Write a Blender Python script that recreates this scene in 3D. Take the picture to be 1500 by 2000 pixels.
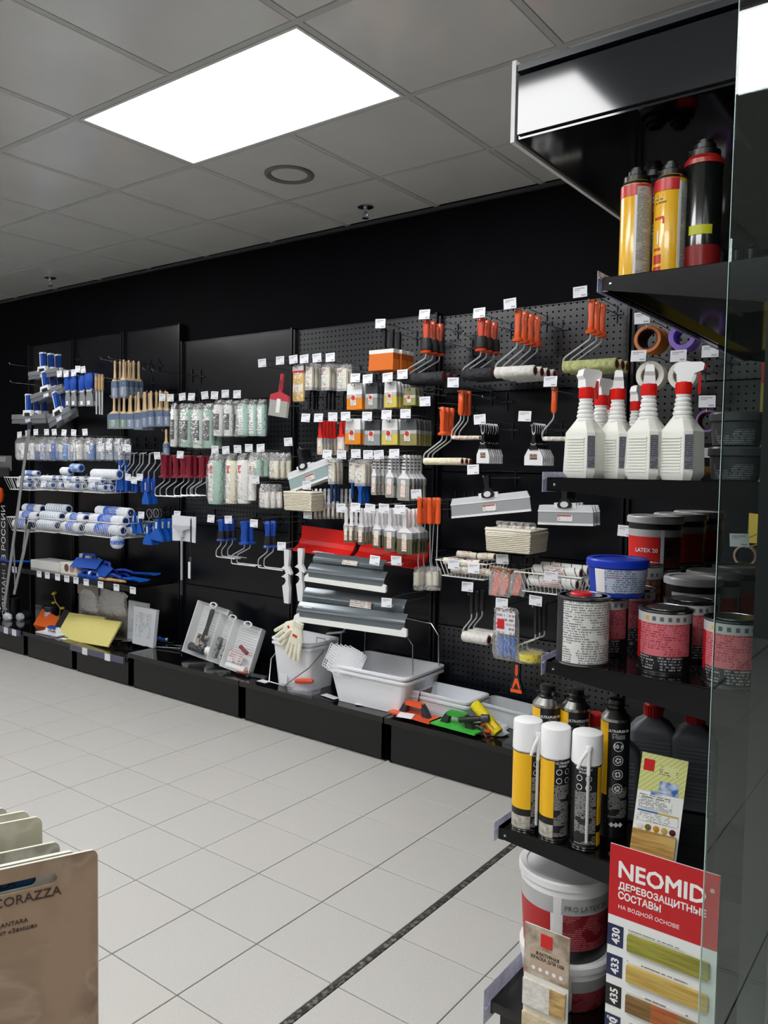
import bpy, math, random
import numpy as np
from mathutils import Vector, Matrix, Euler
random.seed(7)
PI=math.pi
S=bpy.context.scene
for o in list(bpy.data.objects): bpy.data.objects.remove(o)
COL=S.collection
# ---------------------------------------------------------------- camera
FPX=1557.8; H=1.46
yaw,pitch,roll=-.643,-.0566,.0167
fw=Vector((math.sin(yaw)*math.cos(pitch),math.cos(yaw)*math.cos(pitch),math.sin(pitch)))
r0=Vector((math.cos(yaw),-math.sin(yaw),0)); u0=r0.cross(fw)
rt=r0*math.cos(roll)+u0*math.sin(roll); up=-r0*math.sin(roll)+u0*math.cos(roll)
cam=bpy.data.cameras.new('camera'); cam.sensor_fit='HORIZONTAL'; cam.sensor_width=36; cam.lens=36*FPX/1500
cam.clip_start=.05
co=bpy.data.objects.new('camera',cam); COL.objects.link(co)
m=Matrix((( rt.x,up.x,-fw.x,0),(rt.y,up.y,-fw.y,0),(rt.z,up.z,-fw.z,H),(0,0,0,1)))
co.matrix_world=m; S.camera=co
# ---------------------------------------------------------------- world, exposure
w=bpy.data.worlds.new('world'); S.world=w; w.use_nodes=True
w.node_tree.nodes['Background'].inputs[0].default_value=(.75,.85,1,1)
w.node_tree.nodes['Background'].inputs[1].default_value=.08
S.view_settings.view_transform='Standard'; S.view_settings.look='None'
S.view_settings.gamma=1; S.view_settings.use_curve_mapping=False
S.view_settings.exposure=0.0
LIGHT=15.5     # radiance of the ceiling light panels
# ---------------------------------------------------------------- places
HC=H+1.361      # ceiling height
WY=3.56         # wall plane
PY=3.53         # face of the back panels
FLX,FLY,FT=-1.4055,1.666,.3008      # floor lattice
CLX,CLY,CT=-2.95,1.848,.6           # ceiling lattice
def ray(px,py): return fw+rt*((px-750)/FPX)+up*((1000-py)/FPX)
def at(px,py,Y):
    d=ray(px,py); return d*(Y/d.y)+Vector((0,0,H))
def atz(px,py,Z):
    d=ray(px,py); return d*((Z-H)/d.z)+Vector((0,0,H))
# ---------------------------------------------------------------- materials
def lin(c):
    if isinstance(c,str): c=[int(c[i:i+2],16)/255 for i in (0,2,4)]
    return tuple(((v+.055)/1.055)**2.4 if v>.04045 else v/12.92 for v in c)+(1,)
MC={}
def mat(c,r=.5,metal=0,emit=0,spec=.5,coat=0,alpha=1,sss=0):
    k=(c,r,metal,emit,spec,coat,alpha)
    if k in MC: return MC[k]
    m=bpy.data.materials.new('paint_'+str(len(MC))); m.use_nodes=True
    b=m.node_tree.nodes['Principled BSDF']
    b.inputs['Base Color'].default_value=lin(c); b.inputs['Roughness'].default_value=r
    b.inputs['Metallic'].default_value=metal; b.inputs['Specular IOR Level'].default_value=spec
    b.inputs['Coat Weight'].default_value=coat; b.inputs['Alpha'].default_value=alpha
    if emit: b.inputs['Emission Color'].default_value=(1,1,1,1); b.inputs['Emission Strength'].default_value=emit
    MC[k]=m; return m
class NT:
    def __init__(s,m): s.m=m; m.use_nodes=True; s.t=m.node_tree; s.b=s.t.nodes['Principled BSDF']
    def n(s,t,**k):
        x=s.t.nodes.new(t)
        for a,v in k.items():
            if a.startswith('i_'):
                a=a[2:]; a=int(a) if a.isdigit() else a.replace('_',' ')
                if hasattr(v,'is_linked') or isinstance(v,bpy.types.NodeSocket): s.t.links.new(v,x.inputs[a])
                else: x.inputs[a].default_value=v
            else: setattr(x,a,v)
        return x
    def ma(s,op,a,b=0.0,c=None):
        x=s.n('ShaderNodeMath',operation=op,i_0=a,i_1=b)
        if c is not None: x.inputs[2].default_value=c
        return x.outputs[0]
    def mix(s,f,a,b):
        x=s.n('ShaderNodeMix',data_type='RGBA',i_0=f); 
        for i,v in ((6,a),(7,b)):
            if isinstance(v,bpy.types.NodeSocket): s.t.links.new(v,x.inputs[i])
            else: x.inputs[i].default_value=v
        return x.outputs[2]
    def link(s,o,name): s.t.links.new(o,s.b.inputs[name])
def noisy(c1,c2,scale=5,r=.5,detail=4,metal=0,bump=0,stretch=(1,1,1),spec=.5,coat=0,lo=.35,hi=.65):
    k=('n',c1,c2,scale,r,metal,bump,stretch,spec,coat)
    if k in MC: return MC[k]
    m=bpy.data.materials.new('blend_'+str(len(MC))); q=NT(m)
    tc=q.n('ShaderNodeTexCoord'); mp=q.n('ShaderNodeMapping',i_Vector=tc.outputs['Object'],i_Scale=stretch)
    nz=q.n('ShaderNodeTexNoise',i_Vector=mp.outputs[0],i_Scale=scale,i_Detail=detail)
    mr=q.n('ShaderNodeMapRange',i_0=nz.outputs[0],i_1=lo,i_2=hi)
    q.link(q.mix(mr.outputs[0],lin(c1),lin(c2)),'Base Color')
    q.b.inputs['Roughness'].default_value=r; q.b.inputs['Metallic'].default_value=metal
    q.b.inputs['Specular IOR Level'].default_value=spec; q.b.inputs['Coat Weight'].default_value=coat
    if bump:
        bp=q.n('ShaderNodeBump',i_Height=nz.outputs[0],i_Strength=bump,i_Distance=.01); q.link(bp.outputs[0],'Normal')
    MC[k]=m; return m
def printed(base,ink,pitch=.006,fill=.5,r=.4,coat=0,wave=90):
    """small unreadable print: rows of ink along the object's height"""
    k=('p',base,ink,pitch,fill,r,wave)
    if k in MC: return MC[k]
    m=bpy.data.materials.new('print_'+str(len(MC))); q=NT(m)
    tc=q.n('ShaderNodeTexCoord'); sx=q.n('ShaderNodeSeparateXYZ',i_Vector=tc.outputs['Object'])
    z=q.ma('DIVIDE',sx.outputs[2],pitch); row=q.ma('FLOOR',z); fr=q.ma('FRACT',z)
    line=q.ma('MULTIPLY',q.ma('GREATER_THAN',fr,.3),q.ma('LESS_THAN',fr,.85))
    cx=q.n('ShaderNodeCombineXYZ',i_0=q.ma('MULTIPLY',sx.outputs[0],wave/.1),i_1=q.ma('MULTIPLY',sx.outputs[1],wave/.1),i_2=q.ma('MULTIPLY',row,7.3))
    nz=q.n('ShaderNodeTexNoise',i_Vector=cx.outputs[0],i_Scale=.35,i_Detail=1)
    ln=q.n('ShaderNodeTexNoise',i_Vector=cx.outputs[0],i_Scale=.02,i_Detail=1)
    f=q.ma('MULTIPLY',line,q.ma('MULTIPLY',q.ma('GREATER_THAN',nz.outputs[0],.62-fill*.25),q.ma('GREATER_THAN',ln.outputs[0],.42)))
    q.link(q.mix(q.ma('MULTIPLY',f,.8),lin(base),lin(ink)),'Base Color')
    q.b.inputs['Roughness'].default_value=r; q.b.inputs['Coat Weight'].default_value=coat
    MC[k]=m; return m
def striped(c1,c2,axis,pitch,duty=.5,r=.6,slant=0):
    k=('s',c1,c2,axis,pitch,duty,r,slant)
    if k in MC: return MC[k]
    m=bpy.data.materials.new('stripe_'+str(len(MC))); q=NT(m)
    tc=q.n('ShaderNodeTexCoord'); sx=q.n('ShaderNodeSeparateXYZ',i_Vector=tc.outputs['Object'])
    a=sx.outputs[axis]
    if slant: a=q.ma('ADD',a,q.ma('MULTIPLY',sx.outputs[2 if axis!=2 else 0],slant))
    f=q.ma('LESS_THAN',q.ma('FRACT',q.ma('DIVIDE',a,pitch)),duty)
    q.link(q.mix(f,lin(c2),lin(c1)),'Base Color'); q.b.inputs['Roughness'].default_value=r
    MC[k]=m; return m
def film(tint='ffffff',op=.12,bump=.9):
    op=op*.55 if op<.2 else op
    k=('f',tint,op,bump)
    if k in MC: return MC[k]
    m=bpy.data.materials.new('clear_film_'+str(len(MC))); q=NT(m); t=q.t
    tr=q.n('ShaderNodeBsdfTransparent'); 
    gl=q.n('ShaderNodeBsdfGlossy',i_Color=(1,1,1,1),i_Roughness=.22); df=q.n('ShaderNodeBsdfDiffuse',i_Color=lin(tint))
    tc=q.n('ShaderNodeTexCoord'); nz=q.n('ShaderNodeTexNoise',i_Vector=tc.outputs['Object'],i_Scale=45,i_Detail=3)
    bp=q.n('ShaderNodeBump',i_Height=nz.outputs[0],i_Strength=bump,i_Distance=.02)
    t.links.new(bp.outputs[0],gl.inputs['Normal'])
    lw=q.n('ShaderNodeFresnel',i_IOR=1.5); t.links.new(bp.outputs[0],lw.inputs['Normal'])
    m1=q.n('ShaderNodeMixShader',i_0=op,i_1=tr.outputs[0],i_2=df.outputs[0])
    m2=q.n('ShaderNodeMixShader',i_0=q.ma('MULTIPLY',lw.outputs[0],.55),i_1=m1.outputs[0],i_2=gl.outputs[0])
    t.links.new(m2.outputs[0],t.nodes['Material Output'].inputs[0]); MC[k]=m; return m
def glass():
    if 'g' in MC: return MC['g']
    m=bpy.data.materials.new('glass_pane'); q=NT(m); t=q.t
    tr=q.n('ShaderNodeBsdfTransparent',i_Color=(.80,.88,.85,1)); gl=q.n('ShaderNodeBsdfGlossy',i_Color=(1,1,1,1),i_Roughness=.01)
    lw=q.n('ShaderNodeFresnel',i_IOR=1.6)
    m2=q.n('ShaderNodeMixShader',i_0=lw.outputs[0],i_1=tr.outputs[0],i_2=gl.outputs[0])
    t.links.new(m2.outputs[0],t.nodes['Material Output'].inputs[0]); MC['g']=m; return m
CHROME=mat('c8ccd0',.22,1); WHITEWIRE=mat('e8e8e6',.4); BLACK=mat('08080b',.25); WHITE=mat('ecedee',.45)
DARK=mat('101014',.32); RUB=mat('1a1b1e',.6); CARD=printed('f0f1f4','8f929c',.009,.45,.6)
# ---------------------------------------------------------------- mesh builder
class MB:
    def __init__(s): s.v=[]; s.f=[]
    def add(s,v,f,M=None):
        o=len(s.v)
        if M is not None: v=[M@Vector(p) for p in v]
        s.v+= [tuple(p) for p in v]; s.f+=[tuple(i+o for i in q) for q in f]; return s
    def box(s,x0,x1,y0,y1,z0,z1,M=None):
        v=[(x,y,z) for z in (z0,z1) for y in (y0,y1) for x in (x0,x1)]
        return s.add(v,[(0,2,3,1),(4,5,7,6),(0,1,5,4),(1,3,7,5),(3,2,6,7),(2,0,4,6)],M)
    def prism(s,pts,y0,y1,M=None,inset=0):
        """outline in x,z (any winding), extruded along y"""
        a=sum(pts[i][0]*pts[(i+1)%len(pts)][1]-pts[(i+1)%len(pts)][0]*pts[i][1] for i in range(len(pts)))
        if a<0: pts=pts[::-1]
        n=len(pts); v=[(x,y0,z) for x,z in pts]+[(x,y1,z) for x,z in pts]
        f=[tuple(range(n)),tuple(range(2*n-1,n-1,-1))]+[(i,i+n,(i+1)%n+n,(i+1)%n) for i in range(n)]
        return s.add(v,f,M)
    def loft(s,rings,M=None,cap=True):
        n=len(rings[0]); v=[p for r in rings for p in r]; f=[]
        for k in range(len(rings)-1):
            for i in range(n): f.append((k*n+i,k*n+(i+1)%n,(k+1)*n+(i+1)%n,(k+1)*n+i))
        if cap: f+=[tuple(range(n))[::-1],tuple(range(len(v)-n,len(v)))]
        return s.add(v,f,M)
    def lathe(s,prof,seg=20,M=None,cap=True,sy=1.0):
        """profile (r,z) about z"""
        rings=[[(r*math.cos(2*PI*i/seg),sy*r*math.sin(2*PI*i/seg),z) for i in range(seg)] for r,z in prof]
        return s.loft(rings,M,cap)
    def tube(s,pts,r,seg=6,M=None):
        P=[Vector(p) for p in pts]; rings=[]
        R=r if isinstance(r,(list,tuple)) else [r]*len(P)
        t0=(P[1]-P[0]).normalized(); a=Vector((0,0,1)) if abs(t0.z)<.9 else Vector((1,0,0)); nx=t0.cross(a).normalized()
        for i,p in enumerate(P):
            t=((P[i]-P[i-1]).normalized() if i else Vector())+((P[i+1]-P[i]).normalized() if i<len(P)-1 else Vector())
            if t.length<1e-6: t=t0
            t.normalize(); nx=(nx-t*nx.dot(t)).normalized(); b=t.cross(nx)
            sc=1.0
            if 0<i<len(P)-1:
                c=(P[i]-P[i-1]).normalized().dot(t); sc=1/max(c,.6)
            rings.append([p+(nx*math.cos(2*PI*k/seg)+b*math.sin(2*PI*k/seg))*R[i]*sc for k in range(seg)])
        return s.loft(rings,M)
    def ring(s,ro,ri,y0,y1,seg=28,M=None,cx=0,cz=0):
        """annulus in xz plane extruded along y"""
        v=[];f=[]
        for r,y in ((ro,y0),(ro,y1),(ri,y1),(ri,y0)):
            v+=[(cx+r*math.cos(2*PI*i/seg),y,cz+r*math.sin(2*PI*i/seg)) for i in range(seg)]
        for k in range(4):
            for i in range(seg):
                j=(i+1)%seg; a=k*seg; b=((k+1)%4)*seg; f.append((a+i,b+i,b+j,a+j))
        return s.add(v,f,M)
    def mesh(s,m,name='m',ang=35):
        me=bpy.data.meshes.new(name); me.from_pydata(s.v,[],s.f); me.materials.append(m)
        me.polygons.foreach_set('use_smooth',[True]*len(me.polygons)); me.set_sharp_from_angle(angle=math.radians(ang))
        me.update(); return me
def RX(a): return Matrix.Rotation(a,4,'X')
def RY(a): return Matrix.Rotation(a,4,'Y')
def RZ(a): return Matrix.Rotation(a,4,'Z')
def TR(x,y,z): return Matrix.Translation((x,y,z))
def ob(name,me,parent=None,loc=(0,0,0),rot=(0,0,0),label=None):
    if isinstance(me,tuple): me=me[0].mesh(me[1],name)
    o=bpy.data.objects.new(name,me); COL.objects.link(o); o.location=loc; o.rotation_euler=rot
    if parent: o.parent=parent
    if label: o['label']=label
    return o
def P(name,mb,m,*subs,label=None): return (name,mb.mesh(m,name),subs,label)
def put(name,parts,label,cat,loc,rot=(0,0,0),group=None,scale=1):
    """a thing: one mesh, or an empty with its parts"""
    if len(parts)==1 and not parts[0][2]:
        r=bpy.data.objects.new(name,parts[0][1]); COL.objects.link(r)
    else:
        r=bpy.data.objects.new(name,None); COL.objects.link(r); r.empty_display_size=.02
        for n,me,subs,lb in parts:
            c=ob(n,me,r,label=lb)
            for n2,m2,_,lb2 in subs: ob(n2,m2,c,label=lb2)
    r.location=loc; r.rotation_euler=rot
    if scale!=1: r.scale=(scale,)*3 if not isinstance(scale,tuple) else scale
    r['label']=label; r['category']=cat
    if group: r['group']=group
    return r
def struct(name,mb,m,parent=None,ang=35):
    o=ob(name,mb.mesh(m,name,ang),parent)
    if parent is None: o['kind']='structure'
    return o
FC={}
def textmesh(body,size,m,bold=0,extrude=.0004,align='CENTER',wrap=0,sx=1,space=1,fit=None,thick=0):
    cu=bpy.data.curves.new('t','FONT'); cu.body=body; cu.size=size; cu.extrude=extrude; cu.offset=bold; cu.align_x=align; cu.resolution_u=2; cu.space_line=space
    o=bpy.data.objects.new('t',cu); COL.objects.link(o); bpy.context.view_layer.update()
    me=bpy.data.meshes.new_from_object(o.evaluated_get(bpy.context.evaluated_depsgraph_get()))
    bpy.data.objects.remove(o)
    # text lies in xy facing +z ; stand it up facing -y
    fx=fy=1
    if fit:
        xs=[v.co.x for v in me.vertices]; ys=[v.co.y for v in me.vertices]; fx=fit[0]/(max(xs)-min(xs)); fy=fit[1]/(max(ys)-min(ys))
    for v in me.vertices:
        x,y,z=v.co; x*=sx*fx; y*=fy
        if wrap: v.co=(math.sin(x/wrap)*(wrap+z),-math.cos(x/wrap)*(wrap+z),y)
        else: v.co=(x,-z,y)
    if thick:
        b=MB(); vs=[tuple(v.co) for v in me.vertices]; fs=[tuple(p.vertices) for p in me.polygons]
        for i,(dx,dz) in enumerate(((0,0),(thick,0),(-thick,0),(0,thick),(0,-thick),(thick*.7,thick*.7),(-thick*.7,thick*.7),(thick*.7,-thick*.7),(-thick*.7,-thick*.7))): b.add(vs,fs,TR(dx,-i*.00002,dz))
        me=b.mesh(m,'lettering')
    me.materials.clear(); me.materials.append(m); return me
def T(name,body,size,m,x=0,y=0,z=0,rot=0,**k):
    """a lettering part: stands in xz at (x,y,z), turned by rot about y"""
    me=textmesh(body,size,m,**k); M=TR(x,y,z)@RY(rot)
    me.transform(M); return (name,me,(),None)
ORD=['frontmost','second','third','fourth','fifth','sixth','seventh','eighth','ninth','tenth','eleventh','twelfth']
# ================================================================ the room
def floor_mat():
    m=bpy.data.materials.new('floor_tile'); q=NT(m); tc=q.n('ShaderNodeTexCoord')
    g=q.n('ShaderNodeNewGeometry')
    n1=q.n('ShaderNodeTexNoise',i_Vector=g.outputs['Position'],i_Scale=260,i_Detail=2); n2=q.n('ShaderNodeTexNoise',i_Vector=g.outputs['Position'],i_Scale=2.3,i_Detail=3)
    oi=q.n('ShaderNodeObjectInfo')
    f=q.n('ShaderNodeMapRange',i_0=n1.outputs[0],i_1=.3,i_2=.7).outputs[0]
    c=q.mix(f,lin('b3b1ac'),lin('c6c4c0')); c=q.mix(q.ma('MULTIPLY',n2.outputs[0],.35),c,lin('c2c3c0')); c=q.mix(q.ma('MULTIPLY',oi.outputs['Random'],.25),c,lin('c4bfb8'))
    q.link(c,'Base Color'); q.b.inputs['Roughness'].default_value=.42; q.b.inputs['Specular IOR Level'].default_value=.35
    bp=q.n('ShaderNodeBump',i_Height=n1.outputs[0],i_Strength=.15,i_Distance=.002); q.link(bp.outputs[0],'Normal')
    return m
FM=floor_mat()
b=MB(); b.box(-9,4,-5,WY,-.1,-.006)
floor=struct('floor',b,noisy('3a3835','55524d',30,.8))
g=.0035
def bev_tile(wx,wy,t,bv):
    b=MB(); r=lambda a,z:[(-wx/2+a,-wy/2+a,z),(wx/2-a,-wy/2+a,z),(wx/2-a,wy/2-a,z),(-wx/2+a,wy/2-a,z)]
    return b.loft([r(0,-t),r(0,-bv),r(bv,0)])
tm=bev_tile(FT-g,FT-g,.012,.0012).mesh(FM,'tile')
tn=0
for i in range(-20,6):
    for j in range(-5,6):
        x=FLX+(i+.5)*FT+(.024 if i>=0 else 0); y=FLY+(j+.5)*FT
        if i>1 and j>3: continue
        if j<-2 and i<-9: continue
        if tn>=296: continue
        tn+=1
        o=ob('floor_tile',tm,floor,(x,y,random.uniform(-.0005,.0003)))
b=MB()
for i in range(-24,19):
    for j in range(-24,6):
        x=FLX+(i+.5)*FT+(.024 if i>=0 else 0); y=FLY+(j+.5)*FT
        if -20<=i<6 and -5<=j<6 and not ((i>1 and j>3) or (j<-2 and i<-9)): continue
        if y>WY-.1: continue
        b.box(x-FT/2+g/2,x+FT/2-g/2,y-FT/2+g/2,y+FT/2-g/2,-.01,0)
o=struct('floor_tile_field',b,FM,floor); o['kind']='stuff'
b=MB(); b.box(FLX+.003,FLX+.022,-3,3.1,-.008,-.0015)
struct('joint_strip',b,noisy('2a2826','8a8780',60,.8,lo=.45,hi=.75),floor)
# ceiling
b=MB(); b.box(-9,4,-5,WY+.2,HC+.06,HC+.2)
ceil=struct('ceiling',b,mat('0b0b0c',.9))
def ceil_mat():
    m=bpy.data.materials.new('ceiling_metal'); q=NT(m); g=q.n('ShaderNodeNewGeometry')
    n=q.n('ShaderNodeTexNoise',i_Vector=g.outputs['Position'],i_Scale=2.2,i_Detail=4)
    q.link(q.mix(n.outputs[0],lin('c8c9c8'),lin('dadbd8')),'Base Color')
    q.b.inputs['Roughness'].default_value=.17; q.b.inputs['Specular IOR Level'].default_value=.8
    bp=q.n('ShaderNodeBump',i_Height=n.outputs[0],i_Strength=.12,i_Distance=.05); q.link(bp.outputs[0],'Normal')
    return m
CM=ceil_mat()
lights=[(0,0,2,1),(3,-4,2,1),(-3,-3,2,1),(1,-3,2,1),(-1,-8,2,1),(5,0,2,1),(-5,0,2,1),(-8,-6,2,1),(5,-8,2,1)]  # rearmost panels are unseen, added so the floor bounces more light upward
used=set()
for (i,j,a,c) in lights:
    for p in range(a):
        for q_ in range(c): used.add((i+p,j+q_))
gp=.024
def ctile(wx,wy):
    b=MB(); r=lambda a,z:[(-wx/2+a,wy/2-a,z),(wx/2-a,wy/2-a,z),(wx/2-a,-wy/2+a,z),(-wx/2+a,-wy/2+a,z)]
    return b.loft([r(0,.02),r(0,.003),r(.004,-.003)])
cm=ctile(CT-gp,CT-gp).mesh(CM,'ctile'); cm_edge=ctile(CT-gp,.475).mesh(CM,'ctile_edge')
for i in range(-10,11):
    for j in range(-11,3):
        if (i,j) in used: continue
        x=CLX+(i+.5)*CT; y=CLY+(j+.5)*CT
        if x<-9 or x>3.9: continue
        me=cm
        if j==2:
            me=cm_edge; y=CLY+2*CT+gp/2+.2375
        rx=random.uniform(-.002,.002); 
        ob('ceiling_tile',me,ceil,(x,y,HC+.002),(rx,random.uniform(-.002,.002),0))
RM=mat('b8bab8',.35)
for i in range(-9,12):
    b=MB(); x=CLX+i*CT; b.box(x-.012,x+.012,-4.9,WY,HC-.001,HC+.03); struct('grid_rail',b,RM,ceil)
for j in range(-10,3):
    b=MB(); y=CLY+j*CT; b.box(-9,4,y-.012,y+.012,HC-.0014,HC+.03); struct('grid_rail',b,RM,ceil)
b=MB(); b.box(-9,4,WY-.02,WY,HC-.02,HC-.004); struct('wall_angle',b,mat('3a3c3e',.4),ceil)
EM=mat('f4f5ff',.5,0,LIGHT)
for k,(i,j,a,c) in enumerate(lights):
    x0,y0=CLX+i*CT+.014,CLY+j*CT+.014; wx,wy=a*CT-.028,c*CT-.028
    fr=MB(); t=.012
    fr.box(0,wx,0,t,0,.04).box(0,wx,wy-t,wy,0,.04).box(0,t,t,wy-t,0,.04).box(wx-t,wx,t,wy-t,0,.04)
    di=MB(); di.box(t,wx-t,t,wy-t,.002,.008)
    put('ceiling_light',[P('frame',fr,mat('d8d8d8',.4)),P('diffuser',di,EM)],
        ['flat white LED panel light set in the grey tiled ceiling','LED ceiling panel behind the viewer on the right','LED ceiling panel behind the viewer on the left','LED ceiling panel directly behind the viewer','LED ceiling panel far behind the viewer','LED ceiling panel over the right shelving unit','LED ceiling panel out of view beyond the left frame edge','LED ceiling panel at the far left rear of the shop','LED ceiling panel at the far right rear of the shop'][k],'ceiling light',(x0,y0,HC-.004))
# walls
b=MB(); b.box(-9,4,WY,WY+.15,-.1,HC+.1); struct('wall_back',b,noisy('07070b','090a0f',3,.6,spec=.05))
b=MB(); b.box(-9,-8.85,-5,WY,-.1,HC+.1); struct('wall_left',b,mat('c9c7c2',.5))
b=MB(); b.box(3.85,4,-5,WY,-.1,HC+.1); struct('wall_right',b,mat('b9b7b2',.6))
b=MB(); b.box(-9,4,-5.1,-5,-.1,HC+.1); struct('wall_front',b,noisy('34363a','5c5e60',1.2,.5))
# downlight and sprinklers
p=atz(565,340,HC); b=MB(); b.lathe([(.1,0),(.112,-.003),(.115,-.001),(.118,.004)][::-1],32,cap=False)
b.lathe([(.118,.004),(.115,-.004),(.104,-.008),(.088,-.003),(.084,.006)],40,cap=False)
c=MB(); c.lathe([(.084,.006),(.078,.02),(.07,.032)],32,cap=False); d=MB(); d.lathe([(.0,.03),(.07,.0302),(.07,.034),(0,.035)],32)
put('downlight',[P('trim_ring',b,mat('6a6b6c',.45)),P('reflector',c,mat('3c3d3e',.5)),P('lens',d,mat('8c8d8e',.6))],'round recessed downlight, switched off, in the tile below the light panel','downlight',(p.x,p.y,HC-.004))
for (px,py,lb) in ((714,402,'fire sprinkler head in the ceiling right of the round downlight'),(98,541,'fire sprinkler head in the ceiling at far left')):
    p=atz(px,py,HC); b=MB(); b.lathe([(.0,.0),(.04,-.001),(.042,-.006),(.02,-.014),(.0,-.015)],24)
    c=MB(); c.lathe([(.0,-.012),(.012,-.014),(.011,-.03),(.008,-.032),(0,-.033)],12)
    c.tube([(-.011,0,-.03),(-.014,0,-.045),(-.004,0,-.06)],.0025).tube([(.011,0,-.03),(.014,0,-.045),(.004,0,-.06)],.0025)
    c.lathe([(0,-.06),(.018,-.06),(.018,-.063),(0,-.063)],14)
    put('sprinkler_head',[P('escutcheon',b,CHROME),P('nozzle',c,CHROME)],lb,'sprinkler',(p.x,p.y,HC-.002))
# ================================================================ wall shelving units
def panel_mat(peg):
    SP_=.75 if peg else .42
    m=bpy.data.materials.new('panel'); q=NT(m)
    g=q.n('ShaderNodeNewGeometry'); sx=q.n('ShaderNodeSeparateXYZ',i_Vector=g.outputs['Position'])
    q.b.inputs['Roughness'].default_value=.27; q.b.inputs['Specular IOR Level'].default_value=SP_
    base=lin('11141b' if peg else '0a0c13')
    if peg:
        fx=q.ma('SUBTRACT',q.ma('FRACT',q.ma('DIVIDE',sx.outputs[0],.03)),.5); fz=q.ma('SUBTRACT',q.ma('FRACT',q.ma('DIVIDE',sx.outputs[2],.03)),.5)
        dd=q.ma('ADD',q.ma('MULTIPLY',fx,fx),q.ma('MULTIPLY',fz,fz)); h=q.ma('LESS_THAN',dd,.022)
        q.link(q.mix(h,base,(0,0,0,1)),'Base Color'); q.link(q.ma('MULTIPLY',q.ma('SUBTRACT',1.0,h),SP_),'Specular IOR Level')
    else: q.b.inputs['Base Color'].default_value=base
    n=q.n('ShaderNodeTexNoise',i_Vector=g.outputs['Position'],i_Scale=3,i_Detail=2)
    bp=q.n('ShaderNodeBump',i_Height=n.outputs[0],i_Strength=.06,i_Distance=.05); q.link(bp.outputs[0],'Normal')
    return m
PEG=panel_mat(1); SOL=panel_mat(0)
GLOSS=mat('09090b',.1,spec=.6); FRONT=mat('0b0b0d',.38)
BZ=.232; BF=3.10
def unit(x0,x1,top,label,pegs,nrow=5,depth=None,feet=True,BZ=BZ):
    bf=BF if depth is None else PY-depth
    parts=[]; w=x1-x0; r=w-.036
    # uprights
    for s_,xx in enumerate((x0+.006,x1-.018)):
        b=MB(); b.box(xx-x0,xx-x0+.012,-.022,.03,.0,top); parts.append(P('upright',b,mat('0c0c10',.3)))
    hh=(top-BZ)/nrow
    for k in range(nrow):
        b=MB(); z0=BZ+k*hh+.003; z1=BZ+(k+1)*hh-.003
        b.prism([(.02,z0),(.02+r-.004,z0),(.02+r-.004,z1),(.02,z1)],0,.018)
        b.box(.02,.016+r,-.004,.0,z1-.004,z1); b.box(.02,.016+r,-.004,0,z0,z0+.004)
        parts.append(P('back_panel',b,PEG if pegs[k] else SOL))
    b=MB(); y0=bf-PY
    b.box(.004,w-.004,y0,-.024,BZ-.022,BZ); b.box(.004,w-.004,y0-.006,y0,BZ-.03,BZ+.0)
    parts.append(P('base_shelf',b,GLOSS))
    b=MB(); b.box(.012,w-.012,y0+.02,y0+.032,.012,BZ-.026); b.box(.012,.03,y0+.02,-.03,.012,BZ-.03).box(w-.03,w-.012,y0+.02,-.03,.012,BZ-.03)
    parts.append(P('plinth',b,FRONT))
    b=MB()
    for fx in (.02,w-.02): b.lathe([(0,0),(.014,0),(.014,.004),(.005,.006),(.005,.014),(0,.014)],10,TR(fx,y0+.045,0))
    parts.append(P('levelling_foot',b,mat('222226',.4)))
    return put('shelving_unit',parts,label,'shelving',(x0,PY,0))
unit(-2.30,-1.28,2.245,'black wall shelving unit holding the pegboard rollers and trays',[1,0,0,0,1])
unit(-3.33,-2.30,2.265,'black wall shelving unit with the white buckets on its base',[0,0,0,1,1])
unit(-4.37,-3.33,2.28,'black wall shelving unit with three tray kits on its base',[0,0,1,1,0])
unit(-5.02,-4.37,2.40,'narrow black wall shelving unit holding the beige-handled brushes',[0,0,0,0,0],BZ=.195)
unit(-5.66,-5.02,2.40,'narrow black wall shelving unit with the yellow sponges on its base',[0,0,0,0,0],BZ=.195)
unit(-6.30,-5.66,2.40,'leftmost narrow black wall shelving unit with the small tins',[0,0,0,0,0],BZ=.195)
unit(-1.28,-.26,2.245,'black wall shelving unit behind the right gondola holding tape rolls',[0,0,0,1,1])
# ================================================================ right gondola
YN=1.62; YF=2.87; XB=-.335
SZ=dict(s1=1.862,s2=1.443,s3=1.037,s4=.627)
SX=dict(s1=-.655,s2=-.767,s3=-.757,s4=-.865)
parts=[]
b=MB(); b.box(XB,XB+.05,YN,YN+.03,0,2.5); parts.append(P('upright',b,mat('17181b',.35)))
b=MB(); b.box(XB,XB+.05,YF-.03,YF,0,2.5); parts.append(P('upright',b,mat('17181b',.35)))
for k in range(5):
    b=MB(); b.box(XB+.008,XB+.036,YN+.032,YF-.032,.21+k*.44,.645+k*.44); parts.append(P('back_panel',b,PEG if k>1 else SOL))
b=MB(); b.box(-.868,XB,YN,YF,.178,.202).box(-.874,-.868,YN,YF,.172,.202); parts.append(P('base_shelf',b,GLOSS))
b=MB(); b.box(-.85,XB,YN+.004,YN+.016,.01,.176).box(-.85,-.838,YN+.016,YF,.01,.176); parts.append(P('plinth',b,FRONT))
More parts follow.
